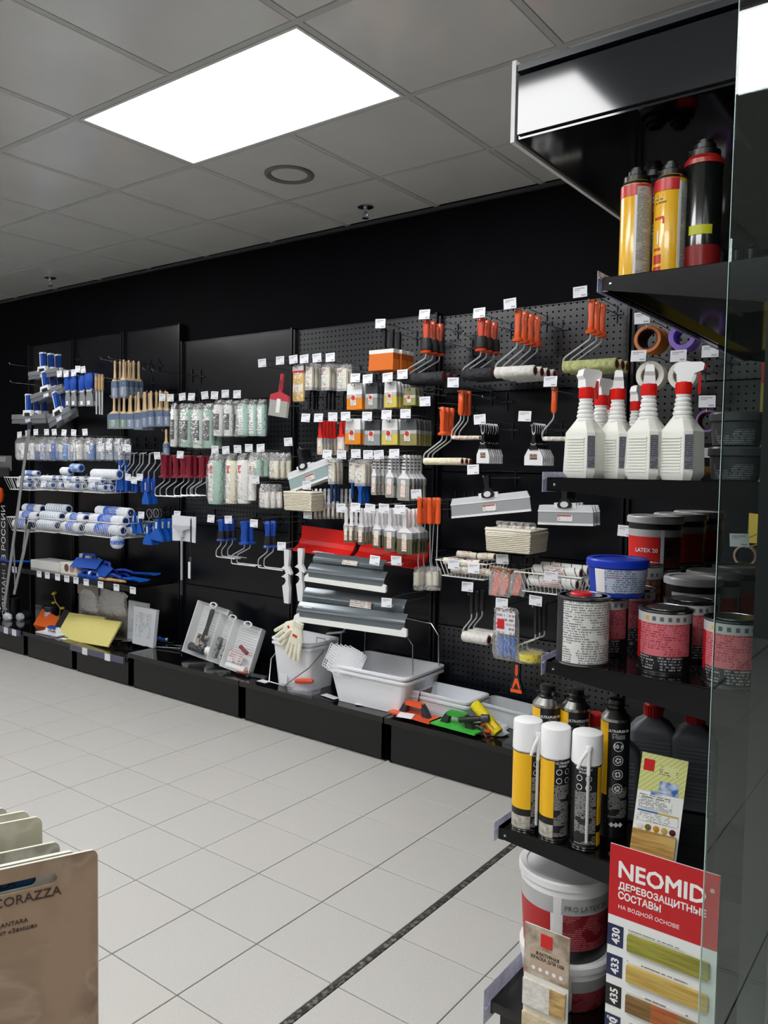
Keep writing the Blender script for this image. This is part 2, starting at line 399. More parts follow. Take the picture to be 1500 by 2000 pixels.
# canopy
b=MB(); b.box(-.868,XB+.04,YN+.008,YF,2.192,2.2); c=MB(); c.box(-.862,XB+.045,YN,YN+.007,2.2,2.325)
d=MB(); d.box(-.878,-.868,YN-.002,YF,2.185,2.362); e=MB(); e.box(-.868,XB+.05,YN+.002,YF,2.338,2.352)
parts+= [P('canopy_soffit',b,mat('060608',.07,spec=.7)),P('canopy_side',c,mat('1a1d24',.08,spec=.7)),P('canopy_fascia',d,mat('d9dadb',.35)),P('canopy_top',e,mat('20242c',.3))]
put('gondola',parts,'tall black gondola at right with canopy above stacked shelves','shelving',(0,0,0))
LIPM=film('c9ccec',.45)
snames={'s1':'topmost','s2':'second','s3':'third','s4':'lowest'}
for k in SZ:
    x0=SX[k]; z=SZ[k]; th=.03; hb={'s1':.085,'s2':.06,'s3':.075,'s4':.075}[k]
    a=MB(); a.box(x0,XB,YN+.003,YF,z-.016,z); a.box(x0-.001,x0+.012,YN+.003,YF,z-th,z-.0)
    a.box(x0+.02,x0+.024,YN+.003,YF,z-th,z-.016)
    bk=MB(); bk.prism([(x0,z-.002),(XB,z-.002),(XB,z-hb),(x0,z-th+.004)],YN,YN+.003)
    b2=MB(); b2.prism([(x0,z-.002),(XB,z-.002),(XB,z-hb),(x0,z-th+.004)],YF,YF+.003)
    rv=MB(); rv.lathe([(0,0),(.003,0),(.003,.0015),(0,.002)],10,TR(x0+.018,YN,z-.016)@RX(PI/2))
    strip=MB(); s_=[]
    strip.box(x0-.006,x0-.0045,YN-.012,YF,z-.032,z+.012).box(x0-.006,x0,YN-.012,YF,z-.004,z-.002)
    put('shelf',[P('shelf_deck',a,mat('060608',.09,spec=.6)),P('bracket',bk,mat('0b0b0d',.3,spec=.35),P('rivet',rv,CHROME)),P('bracket',b2,mat('0d0d0f',.3)),P('price_strip',strip,LIPM)],
        f'{snames[k]} open shelf of the black right gondola','shelf',(0,0,0))
b=MB(); b.box(-.882,-.8805,YN-.02,YF,.15,.235); b.box(-.882,-.874,YN-.02,YF,.19,.192)
put('price_strip',[P('price_strip',b,LIPM)],'clear price strip on the front edge of the right gondola base','price strip',(0,0,0))
# glass
b=MB(); b.box(-.3225,.9,1.290,1.2965,.0,2.79); c=MB(); c.box(-.3235,-.3226,1.2898,1.2967,.0,2.79)
put('glass_panel',[P('pane',b,glass()),P('polished_edge',c,mat('b9d6cc',.25,spec=.8))],'tall clear glass panel with pale green edge at the right','glass panel',(0,0,0))

# ---------------------------------------------------------------- can and bucket builders
def arc(b,r,a0,a1,z0,z1,n=14,t=.0005,rt_=None):
    rt_=r if rt_ is None else rt_
    a0,a1=math.radians(a0),math.radians(a1); v=[];f=[]
    for i in range(n+1):
        a=a0+(a1-a0)*i/n
        for rr,z in ((r,z0),(rt_,z1),(rt_+t,z1),(r+t,z0)): v.append((math.sin(a)*rr,-math.cos(a)*rr,z))
    for i in range(n):
        p=i*4
        for k in range(4): f.append((p+k,p+4+k,p+4+(k+1)%4,p+(k+1)%4))
    f+=[(0,1,2,3),(n*4+3,n*4+2,n*4+1,n*4)]
    return b.add(v,f)
YEL='f0b90f'
def foam_can(kind):
    R,Hh=.0325,.196 if kind[0]=='w' else .225; ps=[]
    b=MB(); b.lathe([(0,0),(R-.002,0),(R,.003),(R,Hh-.012),(R-.002,Hh-.009),(R-.004,Hh-.004),(R-.012,Hh+.006),(.016,Hh+.012),(.014,Hh+.02),(0,Hh+.02)],28)
    c=MB(); c.lathe([(R-.001,.0005),(R+.0012,.001),(R+.0012,.004),(R-.001,.0045)],28,cap=False); c2=MB(); c2.lathe([(R-.002,Hh-.013),(R+.0012,Hh-.012),(R+.0012,Hh-.008),(R-.003,Hh-.007)],28,cap=False)
    subs=[P('rim',c,mat('c6c6c2',.25,1)),P('rim',c2,mat('c6c6c2',.25,1))]
    A=MB(); 
    if kind in('white_a','white_b','white_c'):
        body=P('can_body',b,mat('18191b',.35),*subs); y0,y1={'white_a':(-95,18),'white_b':(-95,-2),'white_c':(48,100)}[kind]
        arc(A,R,y0,y1,.052,Hh-.014); ps+=[body,P('colour_band',A,mat(YEL,.35))]
        D=MB(); arc(D,R+.0001,y0,y1 if kind!='white_c' else 100,.036,.052); ps.append(P('dark_band',D,mat('101010',.4)))
        E_=MB(); arc(E_,R,y0,y1,.006,.036); ps.append(P('lower_band',E_,noisy('c9c4b8','8e8a80',90,.5)if kind!='white_c' else mat(YEL,.35)))
        F_=MB(); t0={'white_a':20,'white_b':0,'white_c':-44}[kind]; arc(F_,R+.0001,t0,t0+(70 if kind!='white_c' else 86),.01,.128); ps.append(P('small_print',F_,printed('1b1c1e','b9b9b6',.0032,.9,.4)))
        tx=t0+34
        def wr(nm,body_,sz,z,off=0,mm=WHITE):
            me=textmesh(body_,sz,mm,wrap=R+.0006); me.transform(RZ(math.radians(tx+off))@TR(0,0,z)); return (nm,me,(),None)
        ps.append(wr('lettering','ULTRAFLEX\nSMART',.0072,.176)); 
        for dz in (.158,.138):
            for da in (-17,19):
                g_=MB(); rr=.0068
                for k in range(16):
                    a1_=2*PI*k/16;a2_=2*PI*(k+1)/16
                    v=[]
                    for a_,ro in ((a1_,rr),(a2_,rr),(a2_,rr*.8),(a1_,rr*.8)):
                        th=math.radians(tx+da)+ro*math.cos(a_)/R; v.append((math.sin(th)*(R+.0008),-math.cos(th)*(R+.0008),dz+ro*math.sin(a_)))
                    g_.add(v,[(0,1,2,3)])
                ps.append(P('round_icon',g_,WHITE))
        cap=MB(); rc=.0335; cap.lathe([(0,Hh+.058),(rc-.004,Hh+.058),(rc-.001,Hh+.0565),(rc,Hh+.053),(rc+.0008,Hh-.009),(rc-.001,Hh-.009)],30)
        ps.append(P('cap',cap,mat('f0f1f2',.4)))
        # nozzle straw with its valve lever
        st=MB(); a_=math.radians({'white_a':38,'white_b':-52,'white_c':6}[kind])
        if kind!='white_b':
            ca=lambda rr,z,da=0:(math.sin(a_+da)*rr,-math.cos(a_+da)*rr,z)
            st.tube([ca(R+.006,.018),ca(R+.006,.2)],.0035,8); lv=MB(); lv.tube([ca(R+.007,.17),ca(R+.009,.205),ca(R+.008,.235)],.004,8).lathe([(0,0),(.007,0),(.007,.008),(0,.008)],10,TR(*ca(R+.006,.225)))
            lv.tube([ca(R+.008,.228),ca(R+.014,.205,-.35),ca(R+.016,.185,-.5)],.0035,6)
            ps.append(P('straw',st,mat('c5c8ca',.35),P('valve',lv,mat('eeeeee',.4))))
    elif kind in('gun','tall'):
        Hg=Hh if kind=='gun' else Hh+.055
        b=MB(); b.lathe([(0,0),(R-.002,0),(R,.003),(R,Hg-.012),(R-.004,Hg-.004),(R-.014,Hg+.008),(.014,Hg+.012),(0,Hg+.012)],28)
        body=P('can_body',b,mat('17181a',.35),P('rim',MB().lathe([(R-.002,Hg-.013),(R+.0012,Hg-.012),(R+.0008,Hg-.006),(R-.013,Hg+.009)],28,cap=False),mat('c6c6c2',.25,1)))
        arc(A,R,-95,-28,.0,Hg-.014) if kind=='gun' else arc(A,R,-95,-28,.1,Hg-.014)
        E2=MB(); arc(E2,R,64,100,.0,Hg-.014)
        ps+=[body,P('colour_band',A,mat(YEL,.35))]+([P('colour_band',E2,mat(YEL,.35))] if kind=='gun' else [])
        me=textmesh('ULTRAFLEX 50',.0078,WHITE,wrap=R+.0006,bold=.0002); me.transform(RZ(math.radians(14))@TR(0,0,Hg-.034)); ps.append(('lettering',me,(),None))
        S1=MB(); arc(S1,R,-12,40,Hg-.05,Hg-.037); ps.append(P('small_print',S1,printed('17181a','b9b9b6',.0032,.9,.4)))
        zc=Hg-.066
        for q_,z in enumerate([zc] if kind=='gun' else [zc,zc-.032,zc-.064,zc-.096]):
            g_=MB(); rr=.0115
            for k in range(20):
                v=[]
                for a_,ro in ((k,rr),(k+1,rr),(k+1,rr*.88),(k,rr*.88)):
                    a_=2*PI*a_/20; th=math.radians(14)+ro*math.cos(a_)/R; v.append((math.sin(th)*(R+.0008),-math.cos(th)*(R+.0008),z+ro*math.sin(a_)))
                g_.add(v,[(0,1,2,3)])
                if q_:
                    v=[]
                    for a_,ro in ((k,rr*.6),(k+1,rr*.6),(k+1,rr*.25),(k,rr*.25)):
                        a_=2*PI*a_/20; th=math.radians(14)+ro*math.cos(a_)/R; v.append((math.sin(th)*(R+.0008),-math.cos(th)*(R+.0008),z+ro*math.sin(a_)))
                    if k%(q_+3): g_.add(v,[(0,1,2,3)])
            ps.append(P('round_icon',g_,WHITE))
        me=textmesh('50 л',.0125,WHITE,wrap=R+.0006,bold=.0003); me.transform(RZ(math.radians(14))@TR(0,0,zc-.004)); ps.append(('lettering',me,(),None))
        if kind=='tall':
            F_=MB(); arc(F_,R,-20,60,.05,.118); ps.append(P('small_print',F_,printed('17181a','a9a9a6',.0032,.9,.4)))
            dm=MB()
            for i in range(3):
                th=math.radians(-4+i*17); s_=.006
                v=[]
                for dx,dz in ((-s_,0),(0,-s_),(s_,0),(0,s_)): v.append((math.sin(th+dx/R)*(R+.0008),-math.cos(th+dx/R)*(R+.0008),.034+dz))
                dm.add(v,[(0,1,2,3)])
            ps.append(P('hazard_diamonds',dm,WHITE))
        v=MB(); v.lathe([(0,Hg+.008),(.0215,Hg+.008),(.0215,Hg+.012),(.018,Hg+.014),(.019,Hg+.022),(.017,Hg+.024),(.0175,Hg+.034),(.012,Hg+.036),(0,Hg+.036)],18)
        v.box(-.028,.028,-.004,.004,Hg+.014,Hg+.02)
        ps.append(P('gun_valve',v,mat('0c0c0d',.3)))
    return ps
def camrot(x,y): return math.atan2(-x,y)
def stand(name,parts,label,cat,px,py,Z,group=None,extra=0,back=0,**k):
    """front foot of a round thing seen at px,py on the level Z"""
    p=atz(px,py,Z); d=Vector((p.x,p.y,0)).normalized(); p=p+d*back
    return put(name,parts,label,cat,(p.x,p.y,Z),(0,0,camrot(p.x,p.y)+extra),group,**k)
G='foam cans on the lowest gondola shelf'
stand('foam_can',foam_can('white_a'),'yellow foam can with tall white cap, leftmost of the front three','can',1026,1622,.627,G,back=.026,scale=1.0)
stand('foam_can',foam_can('white_b'),'yellow and black foam can with white cap, middle of the front three','can',1080,1641,.627,G,back=.028,scale=1.0)
stand('foam_can',foam_can('white_c'),'black foam can with white cap and straw in front, rightmost of the front three','can',1141,1657,.627,G,back=.028,scale=1.0)
stand('foam_can',foam_can('gun'),'black and yellow gun foam can directly behind the leftmost white cap','can',1064,1552,.627,G,back=.0,scale=1.1)
stand('foam_can',foam_can('gun'),'black and yellow gun foam can behind the middle white cap','can',1119,1562,.627,G,back=.0,scale=1.1)
stand('foam_can',foam_can('tall'),'tallest black foam can with round icons beside the wood sample card','can',1195,1640,.627,G,back=.034,scale=1.0)
# grey canisters with red caps
def canister():
    b=MB(); w,d,h=.05,.035,.19
    def rr(w,d,z,n=5):
        pts=[]
        c=.014 if w>.03 else w*.5
        for sx,sy,a0 in ((1,1,0),(-1,1,90),(-1,-1,180),(1,-1,270)):
            for i in range(n): 
                a=math.radians(a0+90*i/(n-1)); pts.append((sx*(w-c)+c*math.cos(a),sy*max(d-c,0)+min(c,d)*math.sin(a),z))
        return pts
    b.loft([rr(w-.004,d-.004,0),rr(w,d,.004),rr(w,d,h-.03),rr(w-.012,d-.006,h-.012),rr(.02,.02,h),rr(.016,.016,h+.006)])
    r_=MB()
    for i in range(14): 
        if i in(5,9): continue
        r_.box(-w+.012,w-.012,-d-.0015,-d,.03+i*.0085,.034+i*.0085)
    c=MB(); c.lathe([(0,h+.032),(.017,h+.032),(.0195,h+.029),(.0205,h+.004),(.0195,h+.002),(0,h+.002)],20)
    for k in range(20):
        a=2*PI*k/20; c.box(-.001,.001,.0195,.0215,h+.004,h+.027,RZ(a))
    return [P('container',b,mat('5f6268',.4)),P('ribs',r_,mat('777a80',.4)),P('red_cap',c,mat('c01a1c',.35))]
G='grey canisters with red caps'; CN=canister()
for px,py,sc,lb in ((1160,1560,1,'grey canister with red screw cap directly behind the black gun can'),(1205,1590,.98,'dark grey canister with red cap behind the tallest black foam can'),(1270,1560,1.12,'light grey ribbed canister with red cap behind the wood sample card'),(1352,1575,1.1,'dark ribbed canister with red cap right of the wood sample card')):
    stand('canister',CN,lb,'canister',px,py,.627,G,scale=sc)
# wood sample card on the shelf
def card_sheet(w,h,t,m): b=MB(); b.box(-w/2,w/2,0,t,0,h); return b
cw,ch=.094,.225
parts=[P('card',card_sheet(cw,ch,.003,None),mat('eef0ec',.45))]
b=MB(); b.box(-cw/2,cw/2,-.0006,0,ch-.078,ch); parts.append(P('striped_header',b,striped('c9cf7a','dfe0a6',0,.011,.75,.5,slant=-1)))
b=MB(); b.box(-cw/2+.006,-cw/2+.028,-.0012,-.0005,ch-.036,ch-.012); parts.append(P('red_emblem',b,mat('c8161d',.4)))
b=MB(); b.box(-.008,.03,-.0012,-.0005,ch-.04,ch-.02); parts.append(P('small_print',b,printed('d8da98','444433',.0045,.7,.5)))
b=MB(); b.box(-.005,.034,-.0014,-.0005,ch-.078,ch-.052); b.box(-.02,.012,-.0014,-.0005,ch-.084,ch-.075); parts.append(P('paint_tub_picture',b,noisy('2f66b0','dfe6ee',60,.4)))
b=MB(); b.box(-cw/2+.005,.02,-.0012,-.0003,ch-.092,ch-.084); parts.append(P('heading',b,printed('eef0ec','222222',.004,.9,.5)))
b=MB(); b.box(-cw/2+.005,cw/2-.022,-.0012,-.0003,ch-.115,ch-.094); parts.append(P('small_print',b,printed('eef0ec','555555',.003,.8,.5)))
b=MB(); b.box(-cw/2+.005,0,-.0012,-.0003,ch-.121,ch-.118); parts.append(P('blue_rule',b,mat('2f5fa8',.5)))
b=MB(); b.box(0,cw/2-.006,-.0012,-.0003,ch-.121,ch-.118); parts.append(P('ochre_rule',b,mat('c9a94a',.5)))
b=MB(); b.box(-cw/2+.005,cw/2-.006,-.0012,-.0003,ch-.14,ch-.123); parts.append(P('small_print',b,printed('eef0ec','777777',.003,.6,.5)))
for i,cc in enumerate(('e8e6e0','6d6424','c48a1c','c2a648','4a0d10')):
    b=MB(); b.lathe([(0,0),(.0068,0),(.006,.0015),(0,.002)],14,TR(-cw/2+.014+i*.0165,-.0,ch-.152)@RX(PI/2)); parts.append(P('colour_dot',b,mat(cc,.4)))
for i,(z0,z1) in enumerate(((.034,.066),(.0,.036))):
    b=MB(); b.box(-cw/2,cw/2-.006,-.012+i*-.002,-.0005,z0+.001,z1); parts.append(P('wood_sample',b,noisy('d6b26a','a87c3a',9,.5,stretch=(1,1,14),lo=.4,hi=.6)))
p=at(1266,1662,1.645); put('sample_card',parts,'white card with colour dots and a light wood sample, leaning on the lowest shelf','sample card',(p.x+.003,1.66,.630),(math.radians(-13),math.radians(5),math.radians(16)))
# big board with wood samples
x0,x1=-.592,-.372; bw=x1-x0; z1=.676; bh=.56; parts=[]; LW=mat('f4f4f2',.45)
RED=mat('c4121c',.42)
b=MB(); b.box(0,bw,0,.003,-bh,0); parts.append(P('board',b,mat('eceeed',.4)))
b=MB(); b.box(0,bw,-.0008,0,-.152,0); parts.append(P('red_header',b,RED))
parts.append(T('lettering','NEOMID',.049,LW,.107,-.001,-.066,thick=.0012,fit=(.174,.034)))
parts.append(T('lettering','®',.012,LW,.207,-.001,-.038))
parts.append(T('lettering','ДЕРЕВОЗАЩИТНЫЕ',.0235,LW,.109,-.001,-.0905,thick=.0005,fit=(.176,.0175)))
parts.append(T('lettering','СОСТАВЫ',.0235,LW,.065,-.001,-.112,thick=.0005,fit=(.088,.0155)))
parts.append(T('lettering','НА ВОДНОЙ ОСНОВЕ',.0165,LW,.084,-.001,-.1335,fit=(.125,.0122)))
NV=mat('1a2550',.45); N2=mat('17171a',.45)
woods=[('a4a03c','82802a'),('cdb060','b4923e'),('8c6a34','6a4c22'),('d8cf62','b9b04a')]
for i,(num,pc) in enumerate((('430',NV),('433',NV),('435',N2),('430',NV))):
    zz=-.172-i*.0655
    b=MB(); b.box(.0,.034,-.0008,0,zz-.046,zz); parts.append(P('number_tag',b,pc))
    me=textmesh(num,.023,LW,thick=.0006); me.transform(TR(.026,-.001,zz-.023)@RY(-PI/2)); parts.append(('lettering',me,(),None))
    if i==3:
        me=textmesh('EXTRA',.0075,LW,fit=(.024,.0055)); me.transform(TR(.017,-.001,zz-.011)); parts.append(('lettering',me,(),None))
    b=MB(); b.box(.044,.17,-.0006,0,zz-.0055,zz-.0005); parts.append(P('small_print',b,printed('eceeed','333333',.0055,.9,.5,wave=60)))
    c1,c2=woods[i]
    if i==2:
        for k,(u,v_,ca,cb) in enumerate(((.045,.098,c1,c2),(.098,.152,'b5672e','9c4f1e'),(.152,.208,'a4824a','826433'))):
            b=MB(); b.box(u,v_,-.008,-.0005,zz-.043,zz-.008); parts.append(P('wood_sample',b,noisy(ca,cb,10,.45,stretch=(1,1,16),lo=.4,hi=.6)))
    else:
        b=MB(); b.prism([(.046,zz-.043),(.205,zz-.043),(.208,zz-.040),(.208,zz-.011),(.205,zz-.008),(.046,zz-.008),(.044,zz-.010),(.044,zz-.041)],-.008,-.0005); parts.append(P('wood_sample',b,noisy(c1,c2,8,.45,stretch=(1,1,16),lo=.4,hi=.6)))
put('sample_board',parts,'large white board with red header and numbered wood samples on gondola end','sample board',(x0,1.607,z1))
# smaller board
parts=[]; w2=.108; h2=.36
b=MB(); b.box(0,w2,0,.003,-h2,0); parts.append(P('board',b,mat('e6e3dc',.45)))
b=MB(); b.box(0,w2,-.0008,0,-.115,0); parts.append(P('printed_header',b,noisy('cfc4b2','8d7a66',16,.5,lo=.4,hi=.6)))
b=MB(); b.box(.014,.1,-.0012,-.0007,-.107,-.05); parts.append(P('text_panel',b,mat('b9a58f',.5)))
b=MB(); b.box(.04,.068,-.0018,-.0007,-.042,-.012); parts.append(P('red_emblem',b,mat('d01c1c',.4)))
DK=mat('3a2a22',.5)
parts.append(T('lettering','ФАКТУРНАЯ\nКРАСКА ДЛЯ OSB',.0105,DK,.057,-.0014,-.064,bold=.0002,sx=.88))
for k in range(5):
    b=MB(); b.lathe([(0,0),(.0045,0),(.0045,.0004),(0,.0004)],12,TR(.024+k*.0165,-.0012,-.096)@RX(PI/2)); parts.append(P('round_icon',b,WHITE))
for i in range(3):
    zz=-.125-i*.078
    b=MB(); b.box(.002,w2-.004,-.009,-.0005,zz-.06,zz); 
    parts.append(P('osb_sample',b,noisy(('e3e0d8','dccfb2','e4dccb')[i],('cfcabe','c6b48e','cbbd9f')[i],60,.8,bump=.6)))
    b=MB(); b.box(w2-.04,w2-.003,-.0105,-.0091,zz-.06,zz); parts.append(P('osb_sample',b,noisy('cfae74','8a6a3a',22,.8,bump=.6,stretch=(1,1,3))))
put('sample_board',parts,'narrow board with textured paint samples hanging before the white buckets','sample board',(-.782,1.603,.437))
# ---------------------------------------------------------------- buckets and tins
def bucket(r,h,bodyc,bands,lidc='e8e9e9',ears=True,tp=.9):
    b=MB(); b.lathe([(0,0),(r*tp-.003,0),(r*tp,.003),(r,h-.03),(r,h-.012),(0,h-.012)],36)
    l=MB(); l.lathe([(0,h),(r*.86,h),(r*.88,h+.003),(r+.002,h+.004),(r+.005,h),(r+.005,h-.014),(r+.001,h-.016)],36)
    ps=[P('pail',b,mat(bodyc,.4)),P('lid',l,mat(lidc,.35))]
    for z0,z1,a0,a1,m_ in bands:
        A=MB(); ra=r*tp+(r-r*tp)*(z0/(h-.03)); rb=r*tp+(r-r*tp)*(z1/(h-.03)); arc(A,ra,a0,a1,z0,z1,26,rt_=rb); ps.append(P('label_band',A,m_))
    hd=MB(); r2=r+.007; pts=[(r2*math.cos(t),-r2*.25-abs(math.sin(t))*.06 if 0 else -math.sin(t)*r2,h-.03-math.sin(t)*h*.45) for t in [PI*i/14 for i in range(15)]]
    if ears: hd.tube(pts,.002,6); ps.append(P('bail_handle',hd,mat('dddddd',.4)))
    return ps
PRR=printed('8d1620','d98a8f',.006,.9,.4); PR2=printed('7c1520','b8606a',.005,.9,.4)
SIL=noisy('c2c2c2','acacac',3,.35,metal=.1)
B10=bucket(.108,.19,'eceded',[(.03,.118,-8,120,PR2),(.0,.118,-100,-24,mat('b3121b',.4)),(.0,.03,-8,120,mat('15151a',.4)),(.118,.158,-100,120,SIL),(.0,.158,-20,-10,mat('e9e9e9',.4))],ears=False)
p=at(1108,1900,1.80); 
put('paint_bucket',B10,'white lidded bucket with dark red label, upper one of the stack under the lowest shelf','bucket',(p.x,1.775,.204+.1175),(0,0,.5),'large buckets on the gondola base')
B11=bucket(.108,.112,'eceded',[(.0,.05,-8,120,PR2),(.0,.05,-100,-24,mat('b3121b',.4)),(.05,.08,-100,120,SIL),(.0,.08,-20,-10,mat('e9e9e9',.4))],ears=False)
put('paint_bucket',B11,'shorter white lidded bucket with dark red label, lower one standing on the gondola base','bucket',(p.x+.004,1.78,.204),(0,0,.7),'large buckets on the gondola base')
put('paint_bucket',B10,'white lidded bucket standing behind the stacked pair on the gondola base','bucket',(p.x+.02,2.02,.204),(0,0,.5),'large buckets on the gondola base')
me=textmesh("PRO LATEX 20",.017,mat('6a6b6c',.4),wrap=.1095,sx=1.0); o_=[o for o in bpy.data.objects if o.name=='paint_bucket'][0]
me.transform(RZ(math.radians(22))@TR(0,0,.130)); ob('lettering',me,o_)
def tin(r,h,label,ring='9a9b9d',kind=0,side='8d1620'):
    b=MB(); b.lathe([(0,0),(r,0),(r,h),(0,h)],32)
    rms=[P('rim',MB().lathe([(r-.0005,z),(r+.0018,z+.0005),(r+.0018,z+.0035),(r-.0005,z+.004)],32,cap=False),mat('aaaaaa',.25,1)) for z in (0,h-.004)]
    tp=MB(); tp.lathe([(r+.001,h),(r-.004,h+.001),(r-.006,h-.003),(r*.72,h-.003),(r*.70,h+.001),(0,h+.001)],32)
    ps=[P('can_body',b,mat('15151a' if kind==0 else '2a2a2e',.35),*rms),P('can_lid',tp,mat('8e8f92',.28,1))]
    A=MB()
    if kind==0:
        arc(A,r,-62,62,h*.28,h*.80,20); ps.append(P('small_print',A,label)); B=MB(); arc(B,r,-100,-62,h*.2,h*.8); ps.append(P('red_side',B,mat('a01018',.4)))
        C=MB(); arc(C,r,-100,100,h*.80,h-.006,24); ps.append(P('silver_band',C,SIL)); D=MB(); arc(D,r,-60,40,h*.06,h*.27); ps.append(P('small_print',D,printed('15151a','a9a9a9',.006,.6,.4)))
        for k in range(6):
            q_=MB(); a=-45+k*17; arc(q_,r+.0004,a,a+8,h*.84,h*.84+.009,3); ps.append(P('square_icon',q_,mat('5c5d60' if k else 'c8a018',.5)))
    else:
        arc(A,r,-48,100,.006,h-.008,26); ps.append(P('small_print',A,label))
        c=MB(); c.lathe([(0,h+.006),(r*.4,h+.006),(r*.45,h+.003),(r*.45,h),(0,h)],24,TR(-r*.1,0,0)); ps.append(P('red_plug',c,mat('c01522',.35)))
    return ps
WT=tin(.056,.148,printed('d8dad6','55575a',.0052,.75,.45),kind=1)
stand('paint_tin',WT,'white-labelled tall tin with a red plug at the front of the third shelf','tin',1136,1302,1.037,back=.052)
RT=tin(.0545,.132,printed('cc6a74','8a1822',.005,.6,.4)); G='red and black paint tins on the third shelf'
def at_c(name,ps,lb,cat,px,Y,z,g=None,sc=1,extra=0,dx=0):
    p=at(px,1200,Y); return put(name,ps,lb,cat,(p.x+dx,Y,z),(0,0,camrot(p.x,Y)+extra),g,scale=sc)
at_c('paint_tin',RT,'red and black tin alone at the front edge of the third shelf','tin',1300,1.72,1.037,G)
at_c('paint_tin',RT,'red and black tin half hidden behind the white-labelled tin','tin',1180,1.80,1.037,G)
at_c('paint_tin',RT,'red and black tin behind the front red tin','tin',1345,1.87,1.037,G)
at_c('paint_tin',RT,'red and black tin seen through the glass panel','tin',1441,1.70,1.037,G,dx=-.008)
at_c('paint_tin',RT,'red and black tin in shade under the blue-lidded bucket','tin',1234,1.97,1.037,G)
BB=bucket(.066,.083,'1238a8',[(.012,.066,-28,75,printed('b9c3d6','31476f',.005,.8,.4)),(.012,.066,-50,-28,mat('e8e8ea',.4))],'1034b4',False,.9)
A=MB(); arc(A,.0660,-14,6,.052,.064,8); BB.append(P('red_emblem',A,mat('c0182a',.4)))
p=at(1204,1187,1.80); put('plastic_tub',BB,'bright blue lidded tub stacked on top of the red tins','bucket',(p.x,1.8,1.037+.1345),(0,0,.4))
BT=tin(.052,.178,printed('7a5236','c9a27a',.02,.3,.4)); 
at_c('paint_tin',BT,'brown tin with copper lid behind the blue tub','tin',1252,2.10,1.037,None)
def pail(r,h):
    u=h*.62; v=h-.032; return bucket(r,h,'191214',[(.0,u,-100,10,mat('d41c16',.4)),(.0,u,24,110,mat('5a1014',.4)),(u,v,-100,110,SIL),(.0,v,12,20,mat('e0e0e0',.4))],'b9babb',False,.96)
LB=pail(.071,.135); LB2=pail(.066,.158)
G='stacked paint pails at the back of the third shelf'
for i,(px,Y,z,lb) in enumerate(((1274,2.22,1.037+.162,'red-labelled pail at the front of the upper pail row'),(1322,2.40,1.199,'pail second in the upper row, shaded'),(1358,2.58,1.199,'pail third in the upper row, deep in shade'),
      (1352,2.06,1.037,'short silver-banded pail behind the front red tin'),(1392,2.22,1.037,'silver-banded pail partly behind the glass edge'),(1440,2.40,1.037,'dark pail wholly behind the glass panel'))):
    sc=1
    o=at_c('paint_pail',LB if i<3 else LB2,lb,'bucket',px,Y,z,G,sc=sc,extra=.0 if i<1 else .9)
for i,(px,Y) in enumerate(((1274,2.22),(1322,2.40),(1358,2.58))):
    at_c('paint_tin',tin(.068,.158,PR2),('wide low tin under the red-labelled pail','wide low tin under the second shaded pail','wide low tin under the rearmost pail')[i],'tin',px,Y,1.037,G)
me=textmesh('LATEX 20',.015,LW,wrap=.0708,thick=.0003); me.transform(RZ(math.radians(-19))@TR(0,0,.042))
o_=[o for o in bpy.data.objects if o.name=='paint_pail'][0]; ob('lettering',me,o_)
q_=MB(); arc(q_,.0708,24,40,.055,.073,5); arc(q_,.0708,24,40,.03,.048,5); ob('black_icon',q_.mesh(mat('0a0a0a',.4)),o_)
